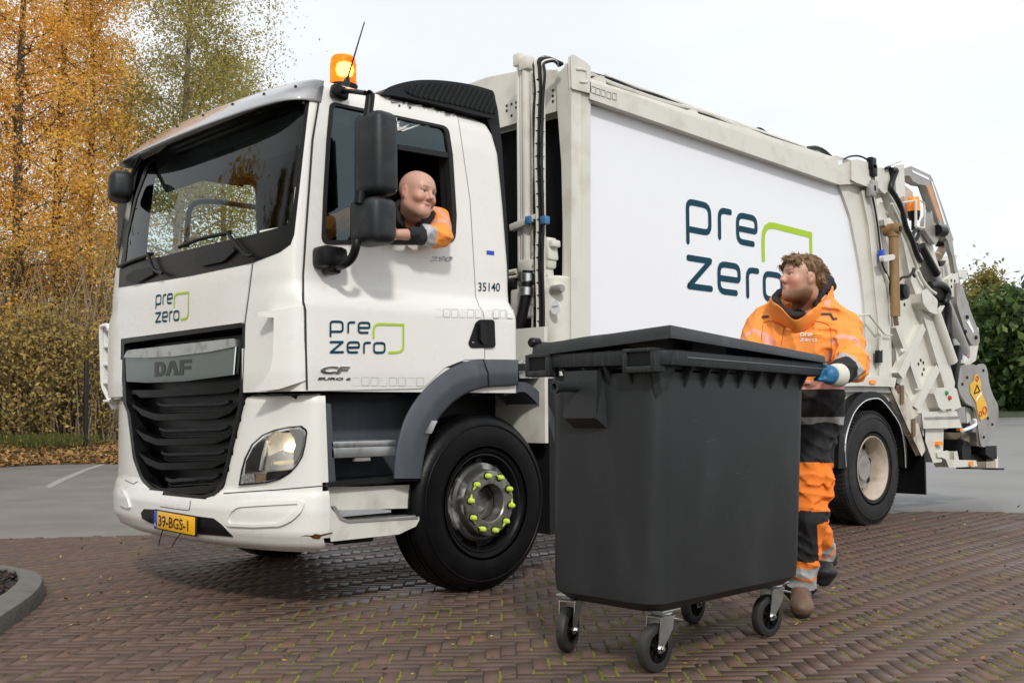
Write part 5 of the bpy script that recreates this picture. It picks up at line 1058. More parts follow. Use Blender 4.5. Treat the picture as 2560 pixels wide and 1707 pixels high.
for cy in range(-5, 200):
    for cx in range(-120, 200):
        d = (cx-cy) % (2*nB)
        if d == 0: w, h = nB, 1
        elif d == 2*nB-1: w, h = 1, nB
        else: continue
        c0 = org+ux*(cx+w/2)*BW+uy*(cy+h/2)*BW
        if not vis2(c0) or not paved(*c0): continue
        g_ = .0024; hx = w*BW/2-g_; hy = h*BW/2-g_; rz_ = bjit.normal(0, .005); ca, sa = math.cos(rz_), math.sin(rz_); tz = bjit.normal(0, .0005, 3); o = len(BV); b_ = .0022
        for (sx, sy) in ((-1, -1), (1, -1), (1, 1), (-1, 1)):
            for k in (0, 1):
                lx = sx*(hx-(b_ if k else 0)); ly = sy*(hy-(b_ if k else 0)); X = lx*ca-ly*sa; Y = lx*sa+ly*ca
                p = c0+ux*X+uy*Y; BV.append((p[0], p[1], (tz[0]+tz[1]*sx+tz[2]*sy) if k else -.007))
        BF.append((o+1, o+3, o+5, o+7))
        for k in range(4): a = o+2*k; b2 = o+2*((k+1) % 4); BF.append((a, b2, b2+1, a+1))
        t = bjit.random(); BT += [t]*5
        edges_.append((c0, w, h))
BRK = attr_mat('wet_clay_brick', [(.096, .065, .051), (.111, .072, .055), (.103, .070, .056), (.130, .075, .054), (.095, .068, .057)], .56, .25, 0, 9, .35)
tag(fastmesh('brick_paving', BV, BF, BRK, BT), 'reddish brown clay bricks laid in herringbone under the truck and container', 'paving', kind='structure')
# moss in the joints
MOSS = attr_mat('joint_moss', [(.07, .09, .012), (.15, .17, .018), (.12, .13, .02), (.24, .22, .04)], .9, .2)
MV = []; MF = []; MT = []; mr2 = np.random.default_rng(11)
def mossy(p):
    d = np.array((p[0], p[1], 0))-CP; z = d@CF; u = 1280+SX+FPX*(d@CR)/z; v = 853.5+SY-FPX*(d@CU)/z
    a = max(0, min(1, (v-1400)/260))*max(0, min(1, (u-420)/500)); a2 = max(0, min(1, (u-1750)/500))*max(0, min(1, (v-1330)/250))*.55
    if 1550 < u < 2100 and v > 1450: a *= .8
    return max(a, a2)*(.5+.5*math.sin(p[0]*3.1+1)*math.cos(p[1]*2.7))*2.1+.03*(v > 1330)
for c0, w, h in edges_:
    pr = mossy(c0)
    for side in range(2):
        if mr2.random() > pr*(1.0 if side == 0 else .35): continue
        if side == 0:
            ctr = c0+(ux if w == 1 else -ux)*(w*BW/2); dr, nr = uy, ux; Ln = h*BW*mr2.uniform(.5, 1.0)
        else:
            ctr = c0+uy*(h*BW/2)*(1 if mr2.random() < .5 else -1); dr, nr = ux, uy; Ln = w*BW*mr2.uniform(.3, .8)
        k = int(Ln/.007)+2; tv = mr2.random()
        for i in range(k):
            c = ctr+dr*((i/(k-1)-.5)*Ln+mr2.normal(0, .002))+nr*mr2.normal(0, .0025); r_ = mr2.uniform(.003, .0095)*(1.5 if mr2.random() < .1 else 1); o = len(MV); hh = mr2.uniform(.001, .005)
            a0 = mr2.random()*6
            for q in range(5): aa = a0+q*1.2566; MV.append((c[0]+r_*math.cos(aa)*mr2.uniform(.7, 1.3), c[1]+r_*math.sin(aa)*mr2.uniform(.7, 1.3), -.003))
            MV.append((c[0], c[1], hh))
            for q in range(5): MF.append((o+q, o+(q+1) % 5, o+5)); MT.append(min(1, max(0, tv+mr2.normal(0, .25))))
tag(fastmesh('moss', MV, MF, MOSS, MT), 'bright yellow green moss growing in the joints of the brick paving', 'moss', kind='stuff')
def leafcards(P, size, rng, flat=0.):
    """diamond leaves at points P; flat=1 lies on the ground"""
    n = len(P); nrm = rng.normal(size=(n, 3)); nrm[:, 2] = nrm[:, 2]*(1-flat)+flat*(2+np.abs(nrm[:, 2])); nrm /= np.linalg.norm(nrm, axis=1)[:, None]
    a = np.cross(nrm, rng.normal(size=(n, 3))); a /= np.linalg.norm(a, axis=1)[:, None]; b = np.cross(nrm, a); s = (size*rng.uniform(.6, 1.35, n))[:, None]
    cu = nrm*s*.18
    V = np.stack([P-a*s, P+b*s*.55-cu, P+a*s, P-b*s*.55-cu], 1).reshape(-1, 3); return V, np.arange(4*n).reshape(-1, 4)
LEAFG = attr_mat('fallen_leaf', [(.22, .10, .03), (.38, .20, .05), (.42, .30, .10), (.12, .06, .03), (.30, .12, .03)], .7, .3)
lr = np.random.default_rng(21); pts = []
while len(pts) < 420:
    p = np.array((lr.uniform(-4, 9), lr.uniform(-5, 6)))
    if vis2(p, 60) and paved(*p) and not (.2 < p[0] < 8 and .1 < p[1] < 2.5): pts.append((*p, .006+lr.uniform(0, .004)))
V, F = leafcards(np.array(pts), .013, lr, .85); tag(fastmesh('fallen_leaves', V, F, LEAFG, lr.random(len(F))), 'small brown and yellow leaves fallen on the brick paving', 'leaves', kind='stuff')
ch2 = []
for i in range(260):
    c = np.array((lr.normal(6.6, 1.6), lr.normal(-2.2, 1.2))) if i % 2 else np.array(pts[i])[:2]
    if vis2(c, 60): ch2.append((c[0]+lr.normal(0, .03), c[1]+lr.normal(0, .03), .004))
V, F = leafcards(np.array(ch2), .02, lr, .9); tag(fastmesh('dirt_crumbs', V, F, attr_mat('dirt_crumb', [(.03, .022, .015), (.08, .06, .035), (.2, .15, .07)], .9, .2), lr.random(len(F))), 'dark crumbs of dirt and dry grass on the paving', 'dirt', kind='stuff')
# faded line on the yard
lq = [U(x, y, 2, -.008) for x, y in ((112, 1215), (150, 1196), (210, 1172), (290, 1148), (292, 1150), (215, 1177), (160, 1202), (124, 1220))]
tag(mk('road_line', lq, [tuple(range(len(lq)))], M('worn_line_paint', (.30, .29, .26), .6, var=.3, vscale=9)), 'faded pale line on the asphalt left of the truck', 'road line', kind='structure')
# planting bed with its concrete kerb
kp = lambda x, y: (x/2.584, 1100+y/2.584)
KO = [U(*kp(x, y), 2, .085)[:2] for x, y in spline([(-700, 745), (-300, 760), (0, 800), (110, 818), (205, 838), (266, 868), (277, 905), (256, 950), (200, 1005), (120, 1062), (0, 1140), (-300, 1330), (-700, 1590)], 5)]
KI = [U(*kp(x, y), 2, .085)[:2] for x, y in spline([(-700, 775), (-300, 785), (0, 822), (70, 838), (108, 858), (118, 885), (104, 920), (62, 958), (0, 1004), (-300, 1190), (-700, 1430)], 5)]
KM = M('mossy_concrete', (.135, .13, .112), .8, var=.15, vscale=12, dirt=(.05, .06, .03), damt=.7, dscale=9, bump=.6, bscale=70)
nK = min(len(KO), len(KI)); ki = np.linspace(0, len(KO)-1, 60); kj = np.linspace(0, len(KI)-1, 60)
def lerpP(P, t): i = int(t); j = min(i+1, len(P)-1); return np.array(P[i])*(1-(t-i))+np.array(P[j])*(t-i)
Ko = [lerpP(KO, t) for t in ki]; Ki = [lerpP(KI, t) for t in kj]; V = []; F = []
for a, b in zip(Ko, Ki):
    d = (a-b)/max(np.linalg.norm(a-b), 1e-6)
    for (q, z) in ((a+d*.02, -.01), (a+d*.008, .06), (a-d*.012, .085), (b+d*.012, .087), (b, .07), (b, -.01)): V.append((q[0], q[1], z))
for i in range(59):
    for k in range(5): F.append((i*6+k, i*6+k+1, (i+1)*6+k+1, (i+1)*6+k))
tag(mk('kerb', V, [f[::-1] for f in F], KM, None, 50), 'curved concrete kerb round the planting bed', 'kerb', kind='structure')
mp_ = [tuple(p) for p in Ki]
tag(mk('planting_bed', [(p[0], p[1], .05) for p in mp_], [tuple(range(len(mp_)))], M('bed_soil', (.02, .018, .015), .9, var=.3, vscale=40)), 'dark soil of the planting bed inside the kerb', 'planting bed', kind='structure')
ct = []
while len(ct) < 1500:
    p = (lr.uniform(min(q[0] for q in mp_), max(q[0] for q in mp_)), lr.uniform(min(q[1] for q in mp_), max(q[1] for q in mp_)))
    if inpoly(p, mp_): ct.append((p[0], p[1], .055+lr.uniform(0, .02)))
V, F = leafcards(np.array(ct), .022, lr, .35); tag(fastmesh('bark_mulch', V, F, attr_mat('bark_chip', [(.012, .012, .013), (.03, .027, .025), (.07, .045, .03), (.05, .05, .05)], .8, .3), lr.random(len(F))), 'dark bark chips lying inside the curved kerb', 'mulch', kind='stuff')
# ------------------------------------------------------------------ far bank, trees
def gp(px, dist):
    """ground point in the direction of photo column px at a horizontal distance"""
    d = pray(px, 1020); h = np.array((d[0], d[1])); h /= np.linalg.norm(h); p = CP[:2]+h*dist; return float(p[0]), float(p[1])
GRS_ = M('verge_earth', (.10, .065, .03), .9, var=.3, vscale=3, dirt=(.10, .12, .03), damt=.8, dscale=.6, bump=.8, bscale=20)
V = []; F = []; cols_ = np.linspace(-900, 900, 30)
for px in cols_:
    for d, z in ((25.0, -.02), (25.7, .10), (27.5, .32), (31, .45), (60, .6)): x, y = gp(px, d+.8*math.sin(px*.01)+max(0, px-300)*.02); V.append((x, y, z))
for i in range(29):
    for k in range(4): F.append((i*5+k, i*5+k+1, i*5+k+6, i*5+k+5))
tag(mk('verge', V, [f[::-1] for f in F], GRS_), 'leaf strewn earth bank along the far edge of the yard', 'verge', kind='structure')
P = []
for i in range(9000):
    px = lr.uniform(-700, 500); t = lr.random()**1.6; d = 24.6+t*6; x, y = gp(px, d+.8*math.sin(px*.01)); P.append((x, y, np.interp(t*6, [0, .9, 2.7, 6], [.02, .12, .33, .45])+lr.uniform(0, .04)))
V, F = leafcards(np.array(P), .065, lr, .6); tag(fastmesh('leaf_litter', V, F, attr_mat('litter_leaf', [(.17, .09, .035), (.28, .15, .05), (.36, .22, .08), (.10, .06, .03)], .8, .2), lr.random(len(F))), 'rust brown leaf litter along the foot of the bushes', 'leaf litter', kind='stuff')
P = []
for i in range(2000):
    px = lr.normal(110, 70); d = 27.2+abs(lr.normal(0, 1.2)); x, y = gp(px, d); P.append((x, y, .32+lr.uniform(0, .22)))
P = np.array(P); s = lr.uniform(.05, .11, len(P)); dx = lr.normal(0, .03, (len(P), 2)); V = np.stack([P-np.c_[s*.1, s*0, s*0], P+np.c_[s*.1, s*0, s*0], P+np.c_[dx, s*1.6]], 1).reshape(-1, 3)
tag(fastmesh('grass', V, np.arange(len(V)).reshape(-1, 3), attr_mat('verge_grass', [(.04, .05, .012), (.075, .085, .018), (.12, .11, .035)], .8, .2), lr.random(len(P))), 'low green grass in front of the bushes', 'grass', kind='stuff')
BARKD = M('dark_birch_bark', (.07, .055, .042), .9, var=.4, vscale=6); BARKG = M('grey_birch_bark', (.20, .18, .15), .8, var=.4, vscale=8, dirt=(.04, .035, .03), damt=.9, dscale=3)
def tree(name, label, x, y, z0, H, rad, prof, mat, bark, nl, ls, seed, group=None, cl=40, droop=.0, lean=(0, 0), r0=.16, spread=.55, hole=.0, nb=46, cat='tree', tri=1.5):
    """trunk with limbs and twigs, leaves gathered round the twigs; prof: crown radius (0..1) against height (0..1)"""
    rg = np.random.default_rng(seed); t = thing(name, label, cat, (x, y, z0), group)
    tp = lambda s: np.array((x+lean[0]*s+.25*math.sin(s*5+seed)*s, y+lean[1]*s+.25*math.cos(s*4+seed)*s, z0+H*s))
    mb = MB(); n = 14; mb.add(*tubeg([tp(i/n*.97) for i in range(n+1)], [max(.012, r0*(1-i/n)**.8+.01) for i in range(n+1)], 8)); anchors = []
    h0, h1 = prof[0][0], prof[-1][0]
    for k in range(nb):
        s = h0*.85+(h1-h0*.85)*((k+.5)/nb)**.9; a = k*2.4+rg.uniform(-.5, .5); rr = rad*np.interp(s, [p[0] for p in prof], [p[1] for p in prof])*rg.uniform(.65, 1.1)
        b0 = tp(max(.02, s-.06)); up = rr*rg.uniform(.35, .75)
        P = [b0+np.array((math.cos(a)*rr*u, math.sin(a)*rr*u, up*u-droop*rr*u*u)) for u in np.linspace(0, 1, 6)]
        P = [p+rg.normal(0, .06, 3)*i for i, p in enumerate(P)]; br = max(.01, r0*.28*(1-s*.7)); mb.add(*tubeg(P, [br*(1-.8*i/5) for i in range(6)], 5)); anchors += [P[i]*(1-f)+P[i+1]*f for i in range(1, 5) for f in (.2, .7)]+[P[5]]
        for q in range(4):
            i = rg.integers(2, 6); e = P[i]+rg.normal(0, .32, 3)*rr*.9+np.array((0, 0, -droop*.6)); mid = (P[i]+e)/2+rg.normal(0, .05, 3); mb.add(*tubeg([P[i], mid, e], [br*.4, br*.25, .004], 4, False)); anchors += [mid, e]
    mb.build('trunk', bark, t, 60)
    A = np.array(anchors); w = rg.uniform(.15, 1, len(A))**1.5
    if hole: w *= (rg.random(len(A)) > hole)
    idx = rg.choice(len(A), nl, p=w/w.sum()); sg = spread*rad/3.0
    clump = rg.normal(0, 1, (len(A), 3)); P = A[idx]+rg.normal(0, 1, (nl, 3))*sg*np.array((1, 1, .8))*rg.uniform(.3, 1.25, nl)[:, None]; P[:, 2] -= droop*np.abs(rg.normal(0, .35, nl))
    V, F = leafcards(P, ls, rg); tn = np.clip(.5+.28*clump[idx, 0]*.6+rg.normal(0, .18, nl), 0, 1)
    fastmesh('crown', V, F, mat, tn, t); return t
YELL = attr_mat('yellow_birch_leaf', [(.72, .34, .06), (.90, .50, .09), (.96, .64, .16), (.82, .54, .15), (.52, .38, .11)], .6, .2, .55)
OLIV = attr_mat('olive_birch_leaf', [(.22, .22, .06), (.36, .33, .10), (.48, .40, .12), (.62, .42, .12)], .6, .2, .55)
BUSH = attr_mat('autumn_bush_leaf', [(.24, .18, .08), (.38, .28, .10), (.60, .42, .13), (.32, .31, .12), (.74, .52, .16)], .7, .2, .5)
DKGR = attr_mat('dark_green_leaf', [(.018, .04, .012), (.045, .085, .022), (.085, .14, .035), (.15, .20, .055)], .5, .3, .35)
PALE = attr_mat('pale_willow_leaf', [(.14, .14, .03), (.24, .21, .05), (.30, .24, .08)], .6, .25, .4)
col = [(.10, .35), (.25, .95), (.5, 1.), (.75, .85), (.92, .5), (1., .12)]
for i, (px, d, H, rad, nl, lb) in enumerate(((-95, 31, 16.5, 2.1, 29000, 'golden birch reaching past the left edge of the photo'), (45, 30.5, 17.5, 2.0, 42000, 'golden yellow birch with dark trunk, second from the left'), (140, 32, 17, 1.9, 40000, 'golden birch with dark forked trunk left of the truck mirror'), (212, 33.5, 15.5, 1.7, 30000, 'orange yellow birch nearest to the truck cab'))):
    x, y = gp(px, d); tree('birch_tree', lb, x, y, .4, H, rad, col, YELL, BARKD, nl, .044, 40+i, 'golden birches behind the yard', r0=.17, spread=.5, nb=64)
x, y = gp(400, 36); tree('birch_tree', 'tall olive green birch with grey trunk behind the windscreen', x, y, .4, 17.5, 3.6, [(.25, .5), (.4, 1.), (.55, 1.05), (.75, .75), (.9, .45), (1, .12)], OLIV, BARKG, 60000, .046, 51, lean=(.9, -.9), r0=.2, spread=.42, hole=.25, nb=50, droop=.25)
x, y = gp(560, 38); tree('birch_tree', 'lower olive birch whose top slopes down to the sun visor', x, y, .4, 14.2, 3.0, [(.3, .6), (.5, 1.), (.7, .95), (.88, .5), (1, .12)], OLIV, BARKG, 22000, .05, 52, r0=.15, spread=.45, hole=.2, droop=.2)
x, y = gp(300, 37); tree('birch_tree', 'thin green birch between the golden trees and the tall olive birch', x, y, .4, 12.5, 2.0, col, OLIV, BARKG, 18000, .046, 53, r0=.12, spread=.5, hole=.15, droop=.2)
OFF = [gp(-420, 33)+(15,), gp(-760, 34)+(14,), gp(-1150, 32)+(15.5,), (-13, 24, 14), (-17, 17, 13), (-20, 10, 14), (-22, 3, 13), (-24, -4, 14), (-25, -11, 12)]  # unseen trees put in to dim the cab front and fill windscreen reflections
for i, (x, y, H) in enumerate(OFF):
    tree('birch_tree', 'unseen birch added out of frame to the left of the photo', x, y, 0, H, 3.0, col, YELL if i % 3 == 0 else OLIV, BARKD, 5200, .17, 60+i, 'unseen birches beyond the left edge', r0=.17, spread=.6)
for i, (px, d, H, rad, n_, lb) in enumerate(((-20, 28.6, 2.9, 1.3, 3000, 'leafy olive bush at the left edge under the golden birches'), (75, 29.0, 3.2, 1.3, 2200, 'brown twiggy bush below the golden birch trunks'), (150, 29.5, 3.4, 1.2, 1800, 'thin brown bush left of the dark post'), (255, 29.2, 3.0, 1.3, 2200, 'brown bush right of the dark post, beside the cab'), (20, 30.5, 5.2, 1.5, 3000, 'taller yellow green bush behind the leafy olive bush'), (180, 31, 5.6, 1.5, 2800, 'taller yellow bush behind the dark post'), (300, 31, 4.9, 1.5, 3000, 'tall olive bush half hidden by the cab'), (430, 33, 3.2, 1.7, 3000, 'olive bush behind the cab'))):
    x, y = gp(px, d); tree('bush', lb, x, y, .33, H, rad, [(.02, .5), (.3, 1.), (.7, .9), (1, .3)], BUSH, BARKD, n_, .055, 80+i, 'bushes on the bank', r0=.035, spread=1.0, nb=40, cat='bush')
P = []; mbs = MB()
for i in range(1300):
    px = lr.uniform(-250, 520); d = lr.uniform(29, 35); x, y = gp(px, d); h = lr.uniform(1.5, 6); mbs.add(*tubeg([(x, y, .35), (x+lr.normal(0, .15), y+lr.normal(0, .15), .35+h*.5), (x+lr.normal(0, .5), y+lr.normal(0, .5), .35+h)], [.022, .015, .005], 4, False))
tag(mbs.build('brushwood', M('dry_twig', (.27, .21, .15), .9, var=.3, vscale=20), None, 60, False), 'tangle of thin bare stems among the bushes', 'brushwood', kind='stuff')
P = []
for i in range(4500):
    px = lr.uniform(-900, 330); d = lr.uniform(42, 50); x, y = gp(px, d); P.append((x, y, .4+6.5*lr.random()**1.3*(1+.25*math.sin(px*.02))))
V, F = leafcards(np.array(P), .17, lr); tag(fastmesh('woodland', V, F, attr_mat('far_wood', [(.20, .16, .09), (.30, .25, .11), (.42, .32, .12), (.26, .26, .11)], .8, .2, .4), lr.random(len(F))), 'brownish far wood closing the view between the trunks', 'woodland', kind='stuff')
x, y = gp(215, 27.6); pst = tag(mk('dark_post', *latheg([(.0, 0), (.055, 0), (.055, 2.05), (.04, 2.1), (.0, 2.1)], (x, y, .3), 2, 12), TRIM), 'slim black post in front of the brown bushes', 'post')
full = [(.02, .75), (.2, 1.), (.5, 1.), (.75, .8), (.93, .45), (1, .15)]
for i, (px, d, H, rad, nl, ls, mt_, lb) in enumerate(((2478, 70, 8.4, 2.4, 11000, .12, PALE, 'pale yellowish tree rising behind the tail of the truck'), (2462, 60, 4.2, 2.0, 7000, .24, DKGR, 'dark green tree showing just right of the tail guard plate'), (2515, 58, 5.2, 2.3, 9000, .24, DKGR, 'tall dark green tree at the right edge of the photo'), (2590, 57, 5.5, 2.6, 9000, .24, DKGR, 'dark green tree cut by the right edge of the photo'), (2400, 62, 4.0, 2.2, 5000, .24, DKGR, 'dark green tree hidden mostly behind the tailgate'))):
    x, y = gp(px, d); tree('broadleaf_tree', lb, x, y, gz(x, y)-.1, H, rad, full, mt_, BARKD, nl, ls, 120+i, 'trees beyond the yard on the right', r0=.14, spread=.75 if mt_ is DKGR else .55, nb=46)
V = []; F = []
for k, px in enumerate(np.linspace(2200, 3300, 12)):
    for d, dz in ((51, 0.0), (53, .12), (90, .5)): x, y = gp(px, d); V.append((x, y, gz(x, y)+dz))
for k in range(11):
    for q in range(2): F.append((k*3+q, k*3+q+1, k*3+q+4, k*3+q+3))
tag(mk('grass_strip', V, F, M('dark_grass', (.03, .045, .012), .9, var=.4, vscale=2)), 'dark grass at the foot of the trees on the right', 'grass strip', kind='structure')
# ------------------------------------------------------------------ people: smooth blended volumes meshed as one continuous surface
def volume(prims, h, pad=.03, disp=None, clip=None):
    """prims: (kind, args, k, op); returns V, F of the zero surface on a grid of pitch h"""
    lo, hi = np.full(3, 1e9), np.full(3, -1e9)
    for kd, a, k, op in prims:
        if op == '-': continue
        if kd == 'e': c, r = np.array(a[0]), np.max(a[1]); lo = np.minimum(lo, c-r); hi = np.maximum(hi, c+r)
        else:
            for c, r in ((a[0], a[2]), (a[1], a[3])): lo = np.minimum(lo, np.array(c)-r); hi = np.maximum(hi, np.array(c)+r)
    lo -= pad; hi += pad; n = np.ceil((hi-lo)/h).astype(int)+1
    GA = np.stack(np.meshgrid(*[lo[i]+h*np.arange(n[i]) for i in range(3)], indexing='ij'), -1).astype(np.float32)
    DA = np.full(n, 1e3, np.float32)
    for kd, a, k, op in prims:
        # only the block of the grid this primitive can reach
        if kd == 'e': b0 = np.array(a[0])-max(a[1]); b1 = np.array(a[0])+max(a[1])
        else: b0 = np.minimum(np.array(a[0])-a[2], np.array(a[1])-a[3]); b1 = np.maximum(np.array(a[0])+a[2], np.array(a[1])+a[3])
        mg = k+.02; i0 = np.clip(np.floor((b0-mg-lo)/h).astype(int), 0, n); i1 = np.clip(np.ceil((b1+mg-lo)/h).astype(int)+1, 0, n)
        if np.any(i1 <= i0): continue
        sb_ = tuple(slice(int(i0[i]), int(i1[i])) for i in range(3)); G = GA[sb_]; D = DA[sb_]
        if kd == 'e':
            c, r = a[0], np.array(a[1], np.float32); rot = a[2] if len(a) > 2 else None
            p = G-np.array(c, np.float32)
            if rot is not None: p = p @ np.array(rot, np.float32)
            k0 = np.sqrt(np.sum((p/r)**2, -1)); k1 = np.sqrt(np.sum((p/r**2)**2, -1))+1e-9; d = k0*(k0-1)/k1
            d = np.where(k0 < .05, -r.min(), d)
        else:
            A, B, ra, rb = np.array(a[0], np.float32), np.array(a[1], np.float32), a[2], a[3]; ab = B-A; p = G-A
            t = np.clip((p @ ab)/max(float(ab @ ab), 1e-9), 0, 1); d = np.sqrt(np.sum((p-t[..., None]*ab)**2, -1))-(ra+(rb-ra)*t)
        if op == '+':
            q = np.clip(.5+.5*(D-d)/k, 0, 1) if k > 0 else (D > d); D = D*(1-q)+d*q-(k*q*(1-q) if k > 0 else 0)
        else:
            q = np.clip(.5-.5*(D+d)/k, 0, 1) if k > 0 else (-d > D); D = D*(1-q)-d*q+(k*q*(1-q) if k > 0 else 0)
        DA[sb_] = D
    D, G = DA, GA
    if disp is not None: D = D+disp(G)
    if clip is not None: D = np.maximum(D, clip(G))
    D[0], D[-1] = 1, 1; D[:, 0], D[:, -1] = 1, 1; D[:, :, 0], D[:, :, -1] = 1, 1
    s = D < 0; c8 = [(i, j, k) for i in (0, 1) for j in (0, 1) for k in (0, 1)]; m = np.array(D.shape)-1
    sl = lambda o: tuple(slice(o[i], o[i]+m[i]) for i in range(3))
    cnt = sum(s[sl(o)].astype(np.int8) for o in c8); act = (cnt > 0) & (cnt < 8); ids = np.full(m, -1); ids[act] = np.arange(act.sum()); ai = np.argwhere(act)
    acc = np.zeros((len(ai), 3)); num = np.zeros(len(ai))
    for ax in range(3):
        for o in c8:
            if o[ax]: continue
            o2 = list(o); o2[ax] = 1; d0 = D[tuple((ai+o).T)]; d1 = D[tuple((ai+o2).T)]; x = (d0 < 0) != (d1 < 0); t = np.where(x, d0/(d0-d1+1e-12), 0)
            p = np.tile(np.array(o, float), (len(ai), 1)); p[:, ax] += t; acc[x] += p[x]; num[x] += 1
    V = lo+h*(ai+acc/num[:, None]); F = []
    for ax in range(3):
        o = [0, 0, 0]; o[ax] = 1; a0 = s[tuple(slice(0, D.shape[i]-o[i]) for i in range(3))]; a1 = s[tuple(slice(o[i], None) for i in range(3))]
        e = np.argwhere(a0 != a1); b, c = (ax+1) % 3, (ax+2) % 3
        e = e[(e[:, b] > 0) & (e[:, c] > 0) & (e[:, b] < m[b]) & (e[:, c] < m[c])]
        q = []
        for db, dc in ((-1, -1), (0, -1), (0, 0), (-1, 0)): z = e.copy(); z[:, b] += db; z[:, c] += dc; q.append(ids[tuple(z.T)])
        q = np.stack(q, 1); fl = a0[tuple(e.T)]; q[~fl] = q[~fl][:, ::-1]; F.append(q)
    return V, np.concatenate(F)
def bodymesh(name, V, F, mats, parent=None, classify=None, color=None, smooth_it=2):
    # gentle Laplacian smoothing keeps the grid from showing
    for _ in range(smooth_it):
        S = np.zeros_like(V); N_ = np.zeros(len(V))
        for i in range(4): a, b = F[:, i], F[:, (i+1) % 4]; np.add.at(S, a, V[b]); np.add.at(N_, a, 1); np.add.at(S, b, V[a]); np.add.at(N_, b, 1)
        V = .5*V+.5*S/np.maximum(N_, 1)[:, None]
    o = fastmesh(name, V, F, mats[0], None, parent, True)
    for m_ in mats[1:]: o.data.materials.append(m_)
    if classify is not None: C = V[F].mean(1); o.data.polygons.foreach_set('material_index', classify(C).astype(np.int32))
    if color is not None:
        a = o.data.attributes.new('skin', 'FLOAT_COLOR', 'POINT'); a.data.foreach_set('color', np.c_[color(V), np.ones(len(V))].astype(np.float32).ravel())
    return o
SKM = bpy.data.materials.new('skin'); SKM.use_nodes = True; sb = SKM.node_tree.nodes['Principled BSDF']; sa = SKM.node_tree.nodes.new('ShaderNodeAttribute'); sa.attribute_name = 'skin'; SKM.node_tree.links.new(sa.outputs['Color'], sb.inputs['Base Color']); sb.inputs['Roughness'].default_value = .45
sb.inputs['Subsurface Weight'].default_value = .12; sb.inputs['Subsurface Radius'].default_value = (.02, .008, .005); sb.inputs['Subsurface Scale'].default_value = .4
EYEW = M('eye_white', (.62, .58, .55), .2); EYED = M('iris', (.03, .035, .04), .15); TEETH = M('teeth', (.68, .64, .58), .3); LIPM = M('lip', (.45, .17, .14), .4)
ORNG = M('hi_vis_orange_cloth', (1.0, .31, .055), .75, var=.06, vscale=9, bump=.25, bscale=220); ORND = M('orange_trouser_cloth', (.95, .22, .02), .75, var=.08, vscale=9, bump=.25, bscale=220)
CLBK = M('black_work_cloth', (.012, .012, .013), .8, var=.15, bump=.3, bscale=260); REFB = M('reflective_band', (.42, .43, .43), .45, .2, var=.12, vscale=60); PINKB = M('orange_reflective_band', (.72, .35, .27), .55, var=.1, vscale=40)
HOOD = M('hoodie_cloth', (.022, .017, .02), .85, var=.2, bump=.3, bscale=200); GLOV = M('blue_nitrile_glove', (.012, .13, .27), .4, var=.25, vscale=25, bump=.4, bscale=90); KNIT = M('white_knit_cuff', (.68, .66, .58), .8, var=.08, bump=.4, bscale=260)
BOOT = M('brown_leather_boot', (.15, .09, .06), .6, var=.3, vscale=14, dirt=(.06, .05, .045), damt=.7, dscale=9); BOOTD = M('dark_boot', (.018, .017, .018), .6, var=.3, vscale=12); SOLE = M('boot_sole', (.035, .03, .025), .8, var=.2)
def frame(fwd, up=(0, 0, 1), roll=0.):
    f = Vector(fwd).normalized(); u = Vector(up); l = u.cross(f).normalized(); u = f.cross(l); m_ = Matrix((f, l, u)).transposed()
    return m_ @ Matrix.Rotation(roll, 3, 'X')
def head_prims(T, Rm, sc, smile=0., beard=0.):
    """T centre between the ears, Rm columns = face forward, left, up"""
    w = lambda p: tuple(Vector(T)+Rm @ (Vector(p)*sc)); rot = [list(r) for r in Rm]; P = []
    E = lambda c, r, k=.02, op='+': P.append(('e', (w(c), [x*sc for x in r], rot), k*sc, op)); Cc = lambda a, b, ra, rb, k=.015, op='+': P.append(('c', (w(a), w(b), ra*sc, rb*sc), k*sc, op))
    E((-.015, 0, .035), (.098, .077, .086)); E((.035, 0, .03), (.066, .068, .072)); E((.032, 0, -.040), (.060, .051, .070), .03)
    for s in (-1, 1):
        Cc((-.010, s*.050, -.02), (.002, s*.040, -.060), .015, .016, .05); Cc((.002, s*.039, -.060), (.066, s*.014, -.092), .016, .017, .05); E((.058, s*.036, -.020), (.030, .026, .024), .03)
        Cc((.078, s*.044, .026), (.089, s*.012, .030), .010, .010, .012)
    E((.073, 0, -.094), (.022, .024, .018), .025); Cc((.088, 0, .022), (.113, 0, -.020), .0085, .013, .012); Cc((.100, -.011, -.027), (.100, .011, -.027), .0085, .0085, .010)
    Cc((.092, -.014, -.058), (.092, .014, -.058), .0075, .0075, .008); Cc((.089, -.014, -.070), (.089, .014, -.070), .0085, .0085, .008)
    for s in (-1, 1):
        E((.096, s*.031, .008), (.016, .016, .010), .012, '-'); E((.076, s*.0305, .008), (.0125, .0125, .0125), .002); Cc((.088, s*.043, .0175), (.091, s*.018, .0185), .0038, .004, .005)
        Cc((.087, s*.042, -.003), (.089, s*.02, -.004), .0032, .0032, .005)
        E((-.010, s*.077, -.004), (.019, .009, .029), .006); E((-.004, s*.087, .001), (.010, .007, .016), .005, '-'); E((-.002, s*.075, -.028), (.009, .007, .009), .008)
    if smile: Cc((.094, -.024, -.057), (.099, 0, -.064), .003, .0052, .003, '-'); Cc((.094, .024, -.057), (.099, 0, -.064), .003, .0052, .003, '-')
    else: Cc((.098, -.022, -.0638), (.098, .022, -.0638), .002, .002, .003, '-')
    if smile:
        for s in (-1, 1): E((.07, s*.044, -.028), (.022, .02, .018), .015); Cc((.094, s*.026, -.026), (.086, s*.038, -.062), .0015, .0015, .006, '-')
    return P, w
